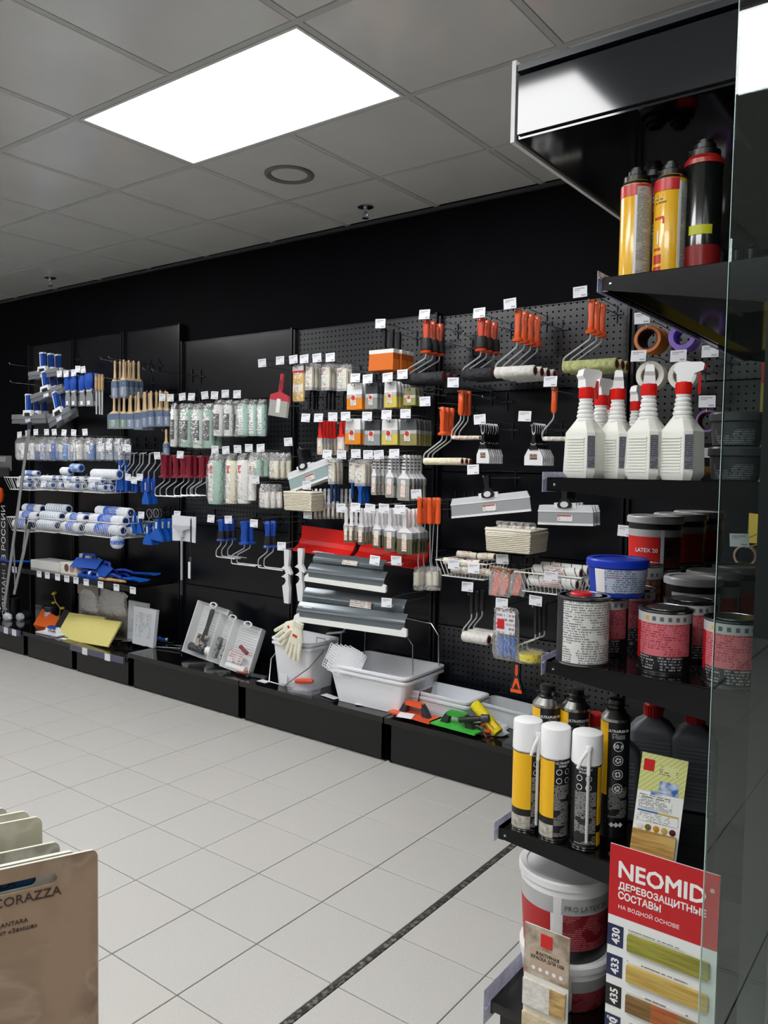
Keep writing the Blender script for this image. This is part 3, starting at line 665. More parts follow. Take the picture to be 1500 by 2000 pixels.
# ---------------------------------------------------------------- spray bottles
def spray(ha=0):
    b=MB(); w,d=.039,.031
    def oc(w,d,z,c=.32): return [(w,-d*(1-c*1.2),z),(w,d*(1-c*1.2),z),(w*(1-c),d,z),(-w*(1-c),d,z),(-w,d*(1-c*1.2),z),(-w,-d*(1-c*1.2),z),(-w*(1-c),-d,z),(w*(1-c),-d,z)]
    b.loft([oc(w*.84,d*.84,0),oc(w,d,.01),oc(w*1.0,d*1.0,.018),oc(w*.93,d*.95,.088),oc(w*.93,d*.95,.094),oc(w*.52,d*.62,.116),oc(w*.45,d*.55,.12)])
    n=MB(); pr=[(0,.114)]
    for k in range(6):
        z=.116+k*.0088; r=.0195-k*.0011; pr+=[(r-.0022,z),(r,z+.0025),(r,z+.006),(r-.0022,z+.0085)]
    pr+=[(.0,.168)]; n.lathe(pr,24)
    rb=MB()
    for k in range(12): rb.prism([(-w*.55,.014+k*.006),(w*.5,.014+k*.006),(w*.5,.0168+k*.006),(-w*.55,.0168+k*.006)],-d*1.0-.0011,-d*.90)
    lb=MB(); v=lambda x,y,z:(x,y,z)
    lb.add([(w*.705,-d*.965,.022),(w*1.0,-d*.64,.022),(w*.95,-d*.61,.087),(w*.66,-d*.925,.087)],[(0,1,2,3)],TR(.0012,-.0012,0))
    c=MB(); c.lathe([(0,.166),(.0148,.166),(.0152,.168),(.0148,.188),(.0128,.19),(0,.19)],24)
    for k in range(24): c.box(-.0006,.0006,.0146,.0156,.168,.186,RZ(2*PI*k/24))
    h=MB()
    h.loft([[(-.0118,-.013,.189),(.0118,-.013,.189),(.0118,.013,.189),(-.0118,.013,.189)],[(-.0105,-.018,.205),(.0105,-.018,.205),(.0105,.014,.205),(-.0105,.014,.205)],[(-.0092,-.034,.212),(.0092,-.034,.212),(.0092,.02,.212),(-.0092,.02,.212)],[(-.008,-.036,.224),(.008,-.036,.224),(.008,.016,.224),(-.008,.016,.224)],[(-.0055,-.03,.228),(.0055,-.03,.228),(.0055,.008,.228),(-.0055,.008,.228)]])
    t=MB(); t.prism([(-.0045,.205),(.0045,.205),(.005,.178),(.003,.166),(-.003,.166),(-.005,.178)],-.031,-.026); t.box(-.006,.006,-.039,-.034,.214,.222)
    h.v=[tuple(RZ(ha)@Vector(q)) for q in h.v]; t.v=[tuple(RZ(ha)@Vector(q)) for q in t.v]
    return [P('bottle_body',b,mat('e9eae2',.32,sss=.2),P('grip_ribs',rb,mat('e9eae2',.32))),P('ribbed_neck',n,mat('f0f0ee',.3)),P('grey_label',lb,printed('6d7078','2b2e34',.004,.8,.45)),P('red_collar',c,mat('e0180f',.35)),P('spray_head',h,mat('f4f4f4',.35)),P('trigger',t,mat('d4160f',.35))]
G='white spray bottles on the second gondola shelf'
sp=[(1141,1.70,1.06,2.35,'leftmost large white spray bottle, nozzle turned away to the right'),(1203,1.74,1.05,PI,'second white spray bottle from the left in the front row'),(1263,1.69,1.06,PI,'third white spray bottle from left in the front row'),(1330,1.69,1.06,1.6,'rightmost white spray bottle with its red trigger showing'),
    (1170,1.87,1.05,2.5,'white spray bottle in the second row between the left two'),(1186,2.03,1.05,PI,'white spray bottle deep behind the second front one'),(1240,1.90,.97,2.6,'white spray bottle in the second row between the middle two'),(1250,2.08,.95,2.9,'rearmost white spray bottle near the middle')]
SPC={}
for px,Y,sc,a,lb in sp:
    if a not in SPC: SPC[a]=spray(a+.6)
    p=at(px,900,Y); put('spray_bottle',SPC[a],lb,'spray bottle',(p.x,Y,1.443),(0,0,camrot(p.x,Y)-.6),G,scale=sc)
b=MB(); b.lathe([(0,0),(.026,0),(.03,.006),(.031,.06),(.026,.078),(.019,.086),(.0,.088)],20); c=MB(); c.lathe([(0,.086),(.0165,.086),(.0165,.1),(0,.1)],18); d=MB(); d.lathe([(0,.1),(.011,.1),(.009,.106),(0,.106)],14)
p=at(1308,900,1.95); put('small_bottle',[P('bottle_body',b,WHITE),P('red_collar',c,mat('d01a12',.35)),P('cap',d,WHITE)],'small round white bottle with red collar behind the spray bottles','bottle',(p.x,1.95,1.443),scale=1.1)
# dark tubs behind the glass
TB=bucket(.05,.066,'3a3b3e',[(.003,.034,-60,40,printed('3a3b3e','8a8b8d',.0045,.8,.5))],'3e3f42',False,.93); G='dark tubs behind the glass'
p=at(1432,900,1.76)
put('dark_tub',TB,'dark printed tub on the second shelf, lower of two behind glass','bucket',(p.x,1.78,1.443),(0,0,.3),G); put('dark_tub',TB,'dark printed tub on the second shelf, upper of two behind glass','bucket',(p.x,1.78,1.443+.0712),(0,0,.3),G)
for i,(px,Y) in enumerate(((1372,1.9),(1394,1.98))):
    p=at(px,900,Y); b=MB(); b.box(-.024,.024,-.02,.02,0,.085 if i else .08); c=MB(); c.box(-.018,.018,-.0208,-.0199,.05,.072); d=MB(); d.box(-.0241,.0241,-.0202,-.0199,.01,.03)
    put('small_box',[P('carton',b,mat('14130f',.3)),P('white_label',c,printed('e8e8e8','444444',.006,.6,.4)),P('gold_band',d,noisy('8a6a2a','141210',40,.3))],('small black and gold box left of the glass edge','small black and gold box just at the glass edge')[i],'box',(p.x,Y,1.443),(0,0,.3))
# ---------------------------------------------------------------- cans on the top shelf
def top_can(kind):
    R=.0325; Hh=.205; b=MB(); b.lathe([(0,0),(R,0),(R,Hh-.006),(R-.003,Hh),(R-.012,Hh+.01),(.012,Hh+.014),(0,Hh+.014)],28)
    v=MB(); v.lathe([(0,Hh+.004),(.027,Hh+.004),(.027,Hh+.014),(.019,Hh+.018),(.019,Hh+.026),(.013,Hh+.026),(.013,Hh+.034),(0,Hh+.036)],16).box(-.026,.02,-.004,.004,Hh+.012,Hh+.018)
    rm=MB(); rm.lathe([(R-.001,Hh-.007),(R+.001,Hh-.005),(R-.004,Hh+.002)],28,cap=False)
    ps=[]
    def A(n,a0,a1,z0,z1,m_,o=0): q=MB(); arc(q,R+o,a0,a1,z0,z1,16); ps.append(P(n,q,m_))
    if kind in (0,1):
        ps.append(P('can_body',b,mat('f2b90e',.25,coat=.4),P('rim',rm,mat('d9d9d9',.25,1))))
        if kind==0:
            A('grey_label',2,88,0,Hh-.012,printed('b4b2aa','6a6a66',.0035,.85,.4),.0002); A('white_edge',-6,3,0,Hh-.03,WHITE,.0004); A('red_top',-100,88,Hh-.03,Hh-.007,mat('c81a20',.3),.0001)
        else:
            A('grey_label',38,95,0,Hh-.012,printed('b4b2aa','6a6a66',.0035,.85,.4),.0002); A('white_edge',28,39,0,Hh-.012,WHITE,.0004); A('red_top',-100,30,Hh-.03,Hh-.007,mat('c81a20',.3),.0005)
            for z0,z1 in ((.004,.022),(.028,.046)): A('red_square',-62,-28,z0,z1,mat('c81a20',.3),.0003)
            A('red_mark',-62,-22,.118,.123,mat('c83018',.3),.0003); A('red_mark',-26,-20,.108,.12,mat('c83018',.3),.0003); A('red_mark',-62,-32,.055,.06,mat('c83018',.3),.0003)
            me=textmesh('KUDO',.0135,mat('2a1d0a',.4),wrap=R+.001) if 0 else None
            A('dark_print',-64,-14,.15,.168,printed('f2b90e','2a1d0a',.007,.8,.4,wave=60),.0003); A('white_arrow',-46,-40,.068,.095,WHITE,.0003)
    elif kind==2:
        ps.append(P('can_body',b,mat('171c2e',.25,coat=.3),P('rim',rm,mat('c9c9c9',.25,1)))); A('printed_band',-40,30,.04,Hh-.02,printed('171c2e','c5cad6',.007,.5,.35),.0002); A('red_bar',-20,70,.14,.152,mat('c8242c',.3),.0004); A('blue_patch',-10,70,.07,.1,mat('1d78c4',.3),.0004)
    else:
        ps.append(P('can_body',b,mat('141815',.18,coat=.5),P('red_shoulder',MB().lathe([(R+.0008,Hh-.012),(R+.0008,Hh-.004),(R-.003,Hh+.001),(R-.012,Hh+.011),(.0,Hh+.0145)],28,cap=False),mat('b01f1a',.3))))
        A('red_base',-100,100,0,.052,mat('8c1c1c',.25),.0003); A('yellow_label',-40,30,.07,.086,printed('c8c81c','33330a',.008,.4,.4),.0004)
    ps.append(P('gun_valve',v,mat('0c0c0d',.35))); return ps
G='foam cans on the topmost gondola shelf'
for kind,px,Y,lb,sc in ((0,1239,1.705,'yellow and red foam can with grey label nearest the top shelf corner',1),(1,1305,1.71,'yellow and red foam can with small red squares, second on top shelf',1.0),(2,1271,1.83,'dark blue foam can behind the two yellow ones',1.22),(3,1368,1.74,'black foam can with red base and yellow label on top shelf',1.17),(3,1318,1.9,'dark foam can deep behind the yellow ones on top shelf',1.15)):
    p=at(px,520,Y); put('foam_can',top_can(kind),lb,'can',(p.x,Y,1.862),(0,0,camrot(p.x,Y)),G,scale=sc)
for i,(px,Y) in enumerate(((1408,1.85),(1437,1.85),(1466,1.86))):
    p=at(px,500,Y); b=MB(); b.lathe([(0,0),(.0135,0),(.0135,.075),(.009,.08),(.005,.082),(.004,.088),(0,.088)],14)
    put('sealant_tube',[P('tube',b,mat('26282c',.3))],['small dark tube on the top shelf just left of the glass','small dark tube behind the glass, nearest its edge','small dark tube behind the glass, farthest right'][i],'tube',(p.x,Y,1.862),group='small dark tubes on the top shelf',scale=1.0)
# ---------------------------------------------------------------- sample boards in the left foreground
def sample_book(w,h,m_,slot=True,t=.004,cut='round'):
    """board with rounded corners and a carrying slot, front at y=0, origin at top right"""
    b=MB(); r=.012; ol=[]
    for cx,cz,a0 in ((-r,-r,0),(-w+r,-r,90)): ol+=[(cx+r*math.cos(math.radians(a0+90*i/5)),cz+r*math.sin(math.radians(a0+90*i/5))) for i in range(6)]
    ol+=[(-w,-h),(0,-h)]
    s0,s1,sz,sr=-.185,-.068,-.0315,.0085
    if not slot:
        b.prism(ol,0,t); return b
    sl=[(s1+sr*math.cos(math.radians(-90+180*i/8)),sz+sr*math.sin(math.radians(-90+180*i/8))) for i in range(9)]+[(s0+sr*math.cos(math.radians(90+180*i/8)),sz+sr*math.sin(math.radians(90+180*i/8))) for i in range(9)]
    # bridge outline and hole with triangulation
    import bmesh
    bm=bmesh.new(); vo=[bm.verts.new((x,0,z)) for x,z in ol]; vi=[bm.verts.new((x,0,z)) for x,z in sl]
    es=[bm.edges.new((vo[i],vo[(i+1)%len(vo)])) for i in range(len(vo))]+[bm.edges.new((vi[i],vi[(i+1)%len(vi)])) for i in range(len(vi))]
    bmesh.ops.triangle_fill(bm,use_beauty=True,edges=es)
    bm.verts.index_update(); vs=[v.co[:] for v in bm.verts]; fs=[[v.index for v in f.verts] for f in bm.faces]; n=len(vs)
    if bm.faces[:] : bm.normal_update()
    V=vs+[(x,t,z) for x,y,z in vs]; F=fs+[[i+n for i in f[::-1]] for f in fs]
    k=len(ol)
    for a,bb in [(i,(i+1)%k) for i in range(k)]+[(k+i,k+(i+1)%len(sl)) for i in range(len(sl))]: F.append((a,bb,bb+n,a+n))
    bm.free(); return b.add(V,F)
def marble(c1,c2,c3):
    m=bpy.data.materials.new('plaster_print'); q=NT(m); tc=q.n('ShaderNodeTexCoord')
    n0=q.n('ShaderNodeTexNoise',i_Vector=tc.outputs['Object'],i_Scale=5,i_Detail=6,i_Distortion=.5)
    n1=q.n('ShaderNodeTexNoise',i_Vector=tc.outputs['Object'],i_Scale=6,i_Detail=7,i_Distortion=.7)
    v=q.ma('SUBTRACT',1.0,q.ma('MULTIPLY',q.ma('ABSOLUTE',q.ma('SUBTRACT',n1.outputs[0],.5)),22)); v=q.ma('MULTIPLY',q.ma('MAXIMUM',v,0.0),.3)
    c=q.mix(q.n('ShaderNodeMapRange',i_0=n0.outputs[0],i_1=.4,i_2=.62).outputs[0],lin(c1),lin(c2)); c=q.mix(v,c,lin(c3)); q.link(c,'Base Color')
    q.b.inputs['Roughness'].default_value=.35; return m
def plate_line(x,y0,y1): pass
BT0=1.25; BD=Vector((.39,.92,0)).normalized(); BN=Vector((BD.y,-BD.x,0)); BA=math.atan2(BD.y,BD.x)
tr=ray(191,1658)*BT0+Vector((0,0,H))
def onboard(px,py,off):
    d=ray(px,py); return d*((tr.dot(BN)-off)/d.dot(BN))+Vector((0,0,H))
BR=marble('7f6955','a58a73','c4b09a'); CRM=mat('d8d6c4',.5)
DB=mat('3f2d22',.5)
def bookparts(mt,slot,extra=()):
    ed=MB(); ed.box(-.37,-.008,-.0004,.0034,-.0006,.0005); ed.box(-.0006,.0005,-.0004,.0034,-.4,-.009)
    return [P('board',sample_book(.38,.42,None,slot,t=.003),mt),P('cream_edge',ed,CRM)]+list(extra)
ps=bookparts(BR,True,[T('lettering','DECORAZZA',.02,DB,-.054,-.0006,-.058,align='RIGHT',bold=.0001),T('lettering','ALCANTARA',.0095,DB,-.101,-.0006,-.089,align='RIGHT'),T('lettering','эффект «Замша»',.0095,DB,-.088,-.0006,-.1005,align='RIGHT')])
put('sample_board',ps,'brown plaster sample board with a carrying slot, frontmost in the left rack','sample board',tr,(0,0,BA))
blue=MB().box(-.16,-.045,-.0008,-.0004,-.05,-.012)
bd=[(151,1661,.010,'c9c7b4','cream sample board with a slot directly behind the brown one',True,()),
    (147,1660,.018,'e0decb','blue-fronted sample board seen through the slot of the brown board',False,(P('blue_field',blue,mat('1f5288',.4)),T('lettering','DECORAZZA',.02,mat('15171c',.5),-.085,-.0012,-.036,align='RIGHT',bold=.0001))),
    (117,1643,.075,'8e8c80','grey sample board standing behind the cream pair',False,()),
    (82,1594,.11,'bab5a0','beige sample board with a round finger hole, tallest behind the grey one',False,(P('finger_hole',MB().lathe([(0,0),(.022,0),(.022,.0005),(0,.0005)],24,TR(-.085,-.0004,-.042)@RX(PI/2)),mat('8e8a78',.6)),)),
    (57,1583,.17,'c4c0ae','light beige sample board second from the back of the rack',False,()),(14,1577,.22,'a8a492','taupe sample board at the back of the left rack',False,())]
for px,py,off,cc,lb,sl,ex in bd:
    q=onboard(px,py,off); put('sample_board',bookparts(marble(cc,cc,'e6e4d8'),sl,ex),lb,'sample board',q,(0,0,BA))
zb=tr.z-.42-.09; c_=tr+BD*-.38
put('display_rack',[P('tray',MB().box(-.4,.02,-.02,.27,zb-.02,zb),mat('26262a',.4))]+[P('leg',MB().box(u,u+.025,v,v+.025,0,zb-.02),mat('26262a',.4)) for u in (-.39,-.01) for v in (-.015,.24)],'dark low rack holding the sample boards at left','rack',(tr.x,tr.y,0),(0,0,BA))
# ================================================================ goods hung on the wall
YH=3.24
def box2(x0,y0,x1,y1,Y=YH):
    xc=(x0+x1)/2; ym=(y0+y1)/2; a=at(xc,y0,Y); b=at(xc,y1,Y)
    return a, at(x1,ym,Y).x-at(x0,ym,Y).x, a.z-b.z
def sym(pts): return pts+[(-x,z) for x,z in pts[::-1]]
def flat_brush(w,h,hc,fc='c4c7ca',bc='3a3420',lab='e6e2da',hr=.52,fr=.14,dots=False):
    t=min(.016,w*.3); hw=max(min(w*.3,.0105),.0062); z1=-h*hr; z2=z1-h*fr
    b=MB(); b.prism(sym([(0,0),(hw*.7,-.003),(hw,-h*.04),(hw*.85,-h*.16),(hw*1.15,-h*.3),(hw*.9,z1*.78),(w*.46,z1+.002),(w*.48,z1)]),-t*.4,t*.4)
    f=MB(); f.box(-w/2,w/2,-t/2,t/2,z2,z1); f.box(-w/2-.0006,w/2+.0006,-t/2-.0006,t/2+.0006,z1-h*fr*.35,z1-h*fr*.2)
    r=MB(); r.loft([[(-w*.48,-t*.45,z2),(w*.48,-t*.45,z2),(w*.48,t*.45,z2),(-w*.48,t*.45,z2)],[(-w*.5,-t*.4,-h*.93),(w*.5,-t*.4,-h*.93),(w*.5,t*.4,-h*.93),(-w*.5,t*.4,-h*.93)],[(-w*.47,-t*.15,-h),(w*.47,-t*.15,-h),(w*.47,t*.15,-h),(-w*.47,t*.15,-h)]])
    ps=[P('handle',b,mat(hc,.35)),P('ferrule',f,mat(fc,.3,.5)),P('bristles',r,striped(bc,'8d8a6c' if bc=='3a3420' else 'cfcfc6',0,.004,.6,.7))]
    if lab: l=MB(); lw=min(w*.3,.014); l.box(-lw,lw,-t/2-.0012,-t/2-.0004,-h*.93,z1-h*.03); ps.append(P('label',l,printed(lab,'c03028',.008,.55,.5)))
    if dots:
        d=MB()
        for k in range(4): d.box(-hw*.85,hw*.85,-t*.45,t*.45,-h*(.11+k*.075),-h*(.085+k*.075))
        ps.append(P('grip_bands',d,mat('121214',.5)))
    return ps
def wood_brush(w,h,sleeve='5f7fa8',br='9aa9b8',hr=.55):
    t=.014; hw=min(w*.2,.0105); z1=-h*hr
    b=MB(); rings=[]
    for r_,z in ((.0025,0),(hw*.7,-.004),(hw,-h*.1),(hw*.8,-h*.22),(hw*1.05,z1*.75),(hw*1.1,z1*.86)): rings.append((r_,z))
    b.lathe(rings[::-1],10,sy=.75); b.loft([[(-w*.42,-t/2,z1),(w*.42,-t/2,z1),(w*.42,t/2,z1),(-w*.42,t/2,z1)],[(-hw,-t*.4,z1*.84),(hw,-t*.4,z1*.84),(hw,t*.4,z1*.84),(-hw,t*.4,z1*.84)]])
    f=MB(); f.box(-w*.44,w*.44,-t*.55,t*.55,-h*.72,z1)
    r=MB(); r.loft([[(-w*.42,-t/2,-h*.72),(w*.42,-t/2,-h*.72),(w*.42,t/2,-h*.72),(-w*.42,t/2,-h*.72)],[(-w*.46,-t*.3,-h*.98),(w*.46,-t*.3,-h*.98),(w*.46,t*.3,-h*.98),(-w*.46,t*.3,-h*.98)]])
    l=MB(); l.box(-w*.2,w*.12,-t*.62,-t*.56,-h*.93,-h*.74); s_=MB(); s_.box(-w*.5,w*.5,-t*.7,t*.7,-h,z1-.002)
    return [P('handle',b,noisy('e2c8a0','cfae80',40,.45,stretch=(1,1,.2))),P('ferrule',f,mat('3d5f92',.3,.3)),P('bristles',r,mat(br,.7)),P('label',l,printed('e8eaf0','2c4f96',.01,.5,.5)),P('clear_sleeve',s_,film('a8bbd6',.25))]
def bagged_brush(w,h,hc='0e0e12',hr=.42,n=3):
    """brush hung bristles-up in a clear bag, handle pointing down"""
    t=.018; zb=-h*(1-hr); b=MB(); b.prism(sym([(0,-h),(w*.12,-h+.003),(w*.15,-h*.9),(w*.1,-h*.72),(w*.2,zb-.004),(w*.42,zb+.002)]),-t*.35,t*.35)
    r=MB(); r.box(-w*.42,w*.42,-t*.4,t*.4,zb+h*.07,-.016); f=MB(); f.box(-w*.43,w*.43,-t*.43,t*.43,zb,zb+h*.07)
    c=MB(); c.box(-w*.4,w*.02,-t*.55,-t*.5,zb+h*.06,-.012); d=MB(); d.box(-w*.34,-w*.06,-t*.6,-t*.56,-h*.16,-h*.1)
    return [P('handle',b,mat(hc,.25,coat=.4)),P('bristles',r,striped('efe9d8','d3ccb6',0,.006,.5,.7)),P('ferrule',f,mat('c4c6c9',.3,.5)),P('card',c,printed('eceae4','333336',.02,.35,.5)),P('red_mark',d,mat('c2282a',.4)),P('bag',bagmesh(w,-zb,t*1.5),film('ffffff',.14))]
def bagmesh(w,h,t,seed=3,top=.014):
    rnd=random.Random(seed+int(w*9999)); b=MB(); rings=[]
    n=14; ks=[(0,.8,.15),(.04,1.0,.4),(.1,.9,.7),(.2,1,1),(.5,1.02,1),(.85,1.02,1),(.95,.96,.7),(1,.86,.2)]
    for k,sw,st in ks:
        rings.append([(math.cos(2*PI*i/n)*w*.52*sw*(1+rnd.uniform(-.05,.05)),math.sin(2*PI*i/n)*t*.6*st*(1+rnd.uniform(-.12,.12)),-h*k*(1) + rnd.uniform(-.003,.003)+ (0.006 if k==0 else 0)) for i in range(n)])
    b.loft(rings); return b
def block_brush(w,h,top,br):
    t=.016; z1=-h*.42
    a=MB(); a.prism(sym([(0,0),(w*.42,0),(w*.47,-.004),(w*.5,z1)]),-t*.4,t*.4); f=MB(); f.box(-w*.5,w*.5,-t*.45,t*.45,z1-h*.14,z1)
    b=MB(); b.prism(sym([(0,z1-h*.14),(w*.5,z1-h*.14),(w*.51,-h*.99),(0,-h)]),-t*.4,t*.4)
    l=MB(); l.box(-w*.24,w*.12,-t*.52,-t*.46,-h*.84,z1-.003); e=MB(); e.lathe([(0,0),(w*.13,0),(w*.13,.001),(0,.001)],12,TR(-w*.06,-t*.52,z1-h*.13)@RX(PI/2)); s_=MB(); s_.box(-.0025,.0025,-t*.43,-t*.39,-h*.13,-h*.03)
    return [P('plastic_body',a,mat(top,.35)),P('ferrule',f,mat('c8cac8',.35,.5)),P('bristles',b,striped(br,br,0,.004,.5,.75) if 0 else noisy(br,br,80,.75,bump=.5,stretch=(1,1,.08))),P('label',l,printed('e4e2dc','3a3a3a',.008,.6,.5)),P('red_emblem',e,mat('c8301f',.4)),P('hang_slot',s_,mat('0a0a0a',.5))]
def sleeve(w,h,c='e8e8e6',lab='15161a',r=None,full=1):
    r=r or w*.44; a=MB(); z0=-h*.12
    a.lathe([(r*.5,-h+.004),(r*.93,-h+.004),(r,-h+.012),(r,z0-.008),(r*.93,z0),(r*.5,z0)],18)
    ps=[P('roller_pile',a,noisy(c,c,150,.9,bump=.5))]
    l=MB(); e=MB()
    if lab=='red':
        arc(l,r+.0008,-50,22,-h*.93,z0-h*.06,8); ps.append(P('label',l,printed('efeee8','33343a',.03,.35,.5))); arc(e,r+.0016,-12,18,z0-h*.26,z0-h*.1,4); ps.append(P('red_emblem',e,mat('cc3a26',.4)))
    elif lab=='white':
        arc(l,r+.0008,-20,38,-h*.93,z0-h*.06,8); ps.append(P('label',l,printed('e9efec','4a4f52',.014,.5,.5)))
    elif lab:
        arc(l,r+.0008,-64,48,-h*.82,z0-h*.25,10); ps.append(P('label',l,printed(lab,'9a9a9c',.012,.5,.5))); arc(e,r+.0008,-64,48,z0-h*.24,z0-h*.16,10); ps.append(P('label_top',e,mat('d9dbd8',.5)))
    ps.append(P('bag',bagmesh(w*1.02,h,r*2.1,seed=int(h*999)),film('ffffff',.13)))
    return ps
def mini_bag(w,h,c='e8e8e2',n=2,lab=True,cols=None,labc='red'):
    r=w/(2*n)*.86; ps=[]
    for k in range(n):
        a=MB(); x=-w/2+w/n*(k+.5); a.lathe([(r*.4,-h+.004),(r*.9,-h+.004),(r,-h+.01),(r,-h*.3),(r*.9,-h*.28),(r*.4,-h*.28)],14,TR(x,0,0)); ps.append(P('small_roller',a,noisy((cols or [c]*n)[k],c,120,.9,bump=.4)))
    if lab: l=MB(); l.box(-w*.3,w*.3,-r-.0025,-r-.0015,-h*.62,-h*.3); ps.append(P('label',l,printed('efeee8','c03028' if labc=='red' else '2456a6',.012,.7,.5)))
    ps.append(P('bag',bagmesh(w*1.05,h*1.03,r*2.4,seed=int(h*777)),film('ffffff',.16))); return ps
def handle_mesh(hw,hh,style='plain'):
    a=MB()
    if style=='plain': pr=[(hw*.42,0),(hw*.5,-.004),(hw*.5,-hh*.2),(hw*.4,-hh*.45),(hw*.5,-hh*.75),(hw*.42,-hh*.86),(hw*.75,-hh*.95),(hw*.7,-hh),(0,-hh)]
    elif style=='flare': pr=[(hw*.3,0),(hw*.35,-.004),(hw*.35,-hh*.2),(hw*.27,-hh*.5),(hw*.33,-hh*.78),(hw*.28,-hh*.86),(hw*.55,-hh*.94),(hw*.5,-hh),(0,-hh)]
    elif style=='slim': pr=[(hw*.42,0),(hw*.5,-.003),(hw*.48,-hh*.5),(hw*.5,-hh*.85),(hw*.34,-hh*.97),(0,-hh)]
    a.lathe([(0,.001)]+pr if 0 else pr[::-1]+[(0,.002)],14,sy=.75); return a
def roller_frame(hw,hh,hc,wire,slv=None,style='plain',rod='cfd2d5',caps='7c1420',gr=None):
    """wire = points (x,z) from the handle foot to the roller axis end; slv=(x0,x1,z,r,colour)"""
    ps=[P('handle',handle_mesh(hw,hh,style),mat(hc,.3,coat=.3))]
    if gr:
        g=MB(); g.lathe([(hw*.3,-hh*.93),(hw*.56,-hh*.9),(hw*.56,-hh*.7),(hw*.5,-hh*.55),(hw*.3,-hh*.55)],12,sy=.8); g.box(-hw*.2,hw*.2,-hw*.42,-hw*.3,-hh*.6,-hh*.1); ps.append(P('rubber_grip',g,mat('131316',.5)))
        ps[-1]=P('rubber_grip',MB().lathe([(hw*.3,-hh*.93),(hw*.56,-hh*.9),(hw*.56,-hh*.7),(hw*.5,-hh*.55),(hw*.3,-hh*.55)],12,sy=.8),mat('131316',.5))
    w_=MB(); pts=[(0,0,-hh+.004)]
    raw=[(x,0,z) for x,z in wire]; pts+=raw
    # round the bends
    out=[Vector(pts[0])]
    for i in range(1,len(pts)-1):
        p=Vector(pts[i]); a=(Vector(pts[i-1])-p); c=(Vector(pts[i+1])-p); k=min(.014,a.length*.4,c.length*.4); a=p+a.normalized()*k; c=p+c.normalized()*k
        out+=[a,(a+c)/2*.5+p*.5,c]
    out.append(Vector(pts[-1])); w_.tube(out,.0036,6); ps.append(P('wire_frame',w_,mat(rod,.3,.55)))
    if slv:
        x0,x1,z,r,c=slv; s_=MB(); M=TR(x0,0,z)@RY(PI/2); L=x1-x0
        s_.lathe([(0,0.003),(r*.8,0),(r,.006),(r,L-.006),(r*.85,L),(r*.55,L)],20,M); ps.append(P('roller_sleeve',s_,noisy(c[0],c[1],70,.8,bump=.5) if isinstance(c,tuple) else noisy(c,c,100,.85,bump=.4)))
        k=MB(); k.lathe([(0,-.004),(r*.62,-.004),(r*.66,0),(r*.5,.002),(0,.001)],18,TR(x0+L+.001,0,z)@RY(PI/2)); ps.append(P('end_cap',k,mat(caps,.35)))
    return ps
def putty_knife(w,h,bc='e2e3e6',wide=.5):
    b=MB(); hh=h*.62; t=.012
    b.prism(sym([(0,0),(.007,-.002),(.0105,-.012),(.009,-hh*.3),(.007,-hh*.62),(.014,-hh*.82),(min(w*.36,.022),-hh)]),-t/2,t/2)
    o=MB(); o.ring(.0105,.0075,-t/2-.0008,-t/2+.0005,20,TR(0,0,-hh*.17)@Matrix.Scale(2.6,4,(0,0,1))); v=MB(); v.tube([(-.013,-t/2-.001,-hh*.74),(-.006,-t/2-.001,-hh*.8),(.006,-t/2-.001,-hh*.8),(.013,-t/2-.001,-hh*.74)],.0015,5)
    k=MB(); k.prism(sym([(0,-hh+.004),(w*.3,-hh+.004),(w*.5,-hh-(h-hh)*.42),(w*.5,-h)]),-.0008,.0008); l=MB(); l.box(-w*.2,w*.2,-.0016,-.0009,-h*.86,-h*.72)
    return [P('handle',b,mat('121316',.35),P('grip_inlay',o,mat('d9dadc',.4)),P('grip_inlay',v,mat('d9dadc',.4))),P('blade',k,mat('f0f1f3',.3,.05)),P('label',l,printed('6a4a3c','d0b8a8',.01,.5,.4))]
def facade_knife(w,h,tilt=0,hc='141518',plate='d9dcdf',blade='c2c6c9',hx=0,hw_=.1,slant=.05):
    a=MB(); t=.02; h1=h*.46
    a.prism([(hx+x,z) for x,z in sym([(0,0),(.012,-.002),(.016,-.02),(.012,-h1*.45),(.012,-h1*.7),(.034,-h1*1.02),(.03,-h1*1.2),(0,-h1*1.26)])],-t/2,t/2)
    e=MB(); e.lathe([(0,0),(.019,0),(.018,.003),(0,.003)],18,TR(hx,-t/2+.0,-h1*1.04)@RX(PI/2)@Matrix.Scale(.72,4,(0,1,0)))
    br=MB(); br.prism([(hx+x,z) for x,z in sym([(0,-h1*.95),(hw_*.5,-h1*.95),(hw_*.52,-h1*1.25),(0,-h1*1.25)])],-.004,.006)
    pl=MB(); pl.prism(sym([(0,-h1*1.08),(w*.47,-h1*1.08),(w*.5,-h*.66),(0,-h*.66)]),-.002,.004,TR(0,0,0)@RX(0)); 
    bl=MB(); bl.prism(sym([(0,-h*.66),(w*.495,-h*.66),(w*.5,-h*.95),(0,-h*.95)]),-.001,.001); ed=MB(); ed.box(-w*.5,w*.5,-.003,.003,-h,-h*.945); ed.box(-w*.5,w*.5,-.0035,.003,-h*.67,-h*.645)
    l=MB(); l.box(-.035,.035,-.0036,-.0022,-h*.9,-h*.74); r=MB(); r.box(-.035,.03,-.0044,-.0037,-h*.775,-h*.745)
    return [P('handle',a,mat(hc,.35),P('oval_badge',e,mat('d5d7d9',.4))),P('bracket',br,mat('e4e5e7',.35)),P('clamp_plate',pl,mat(plate,.3,.1)),P('blade',bl,mat(blade,.25,.45)),P('edge_strip',ed,mat('e8e9ea',.35)),P('label',l,printed('e9e7e4','444444',.009,.5,.4)),P('red_mark',r,mat('b8342c',.4))]
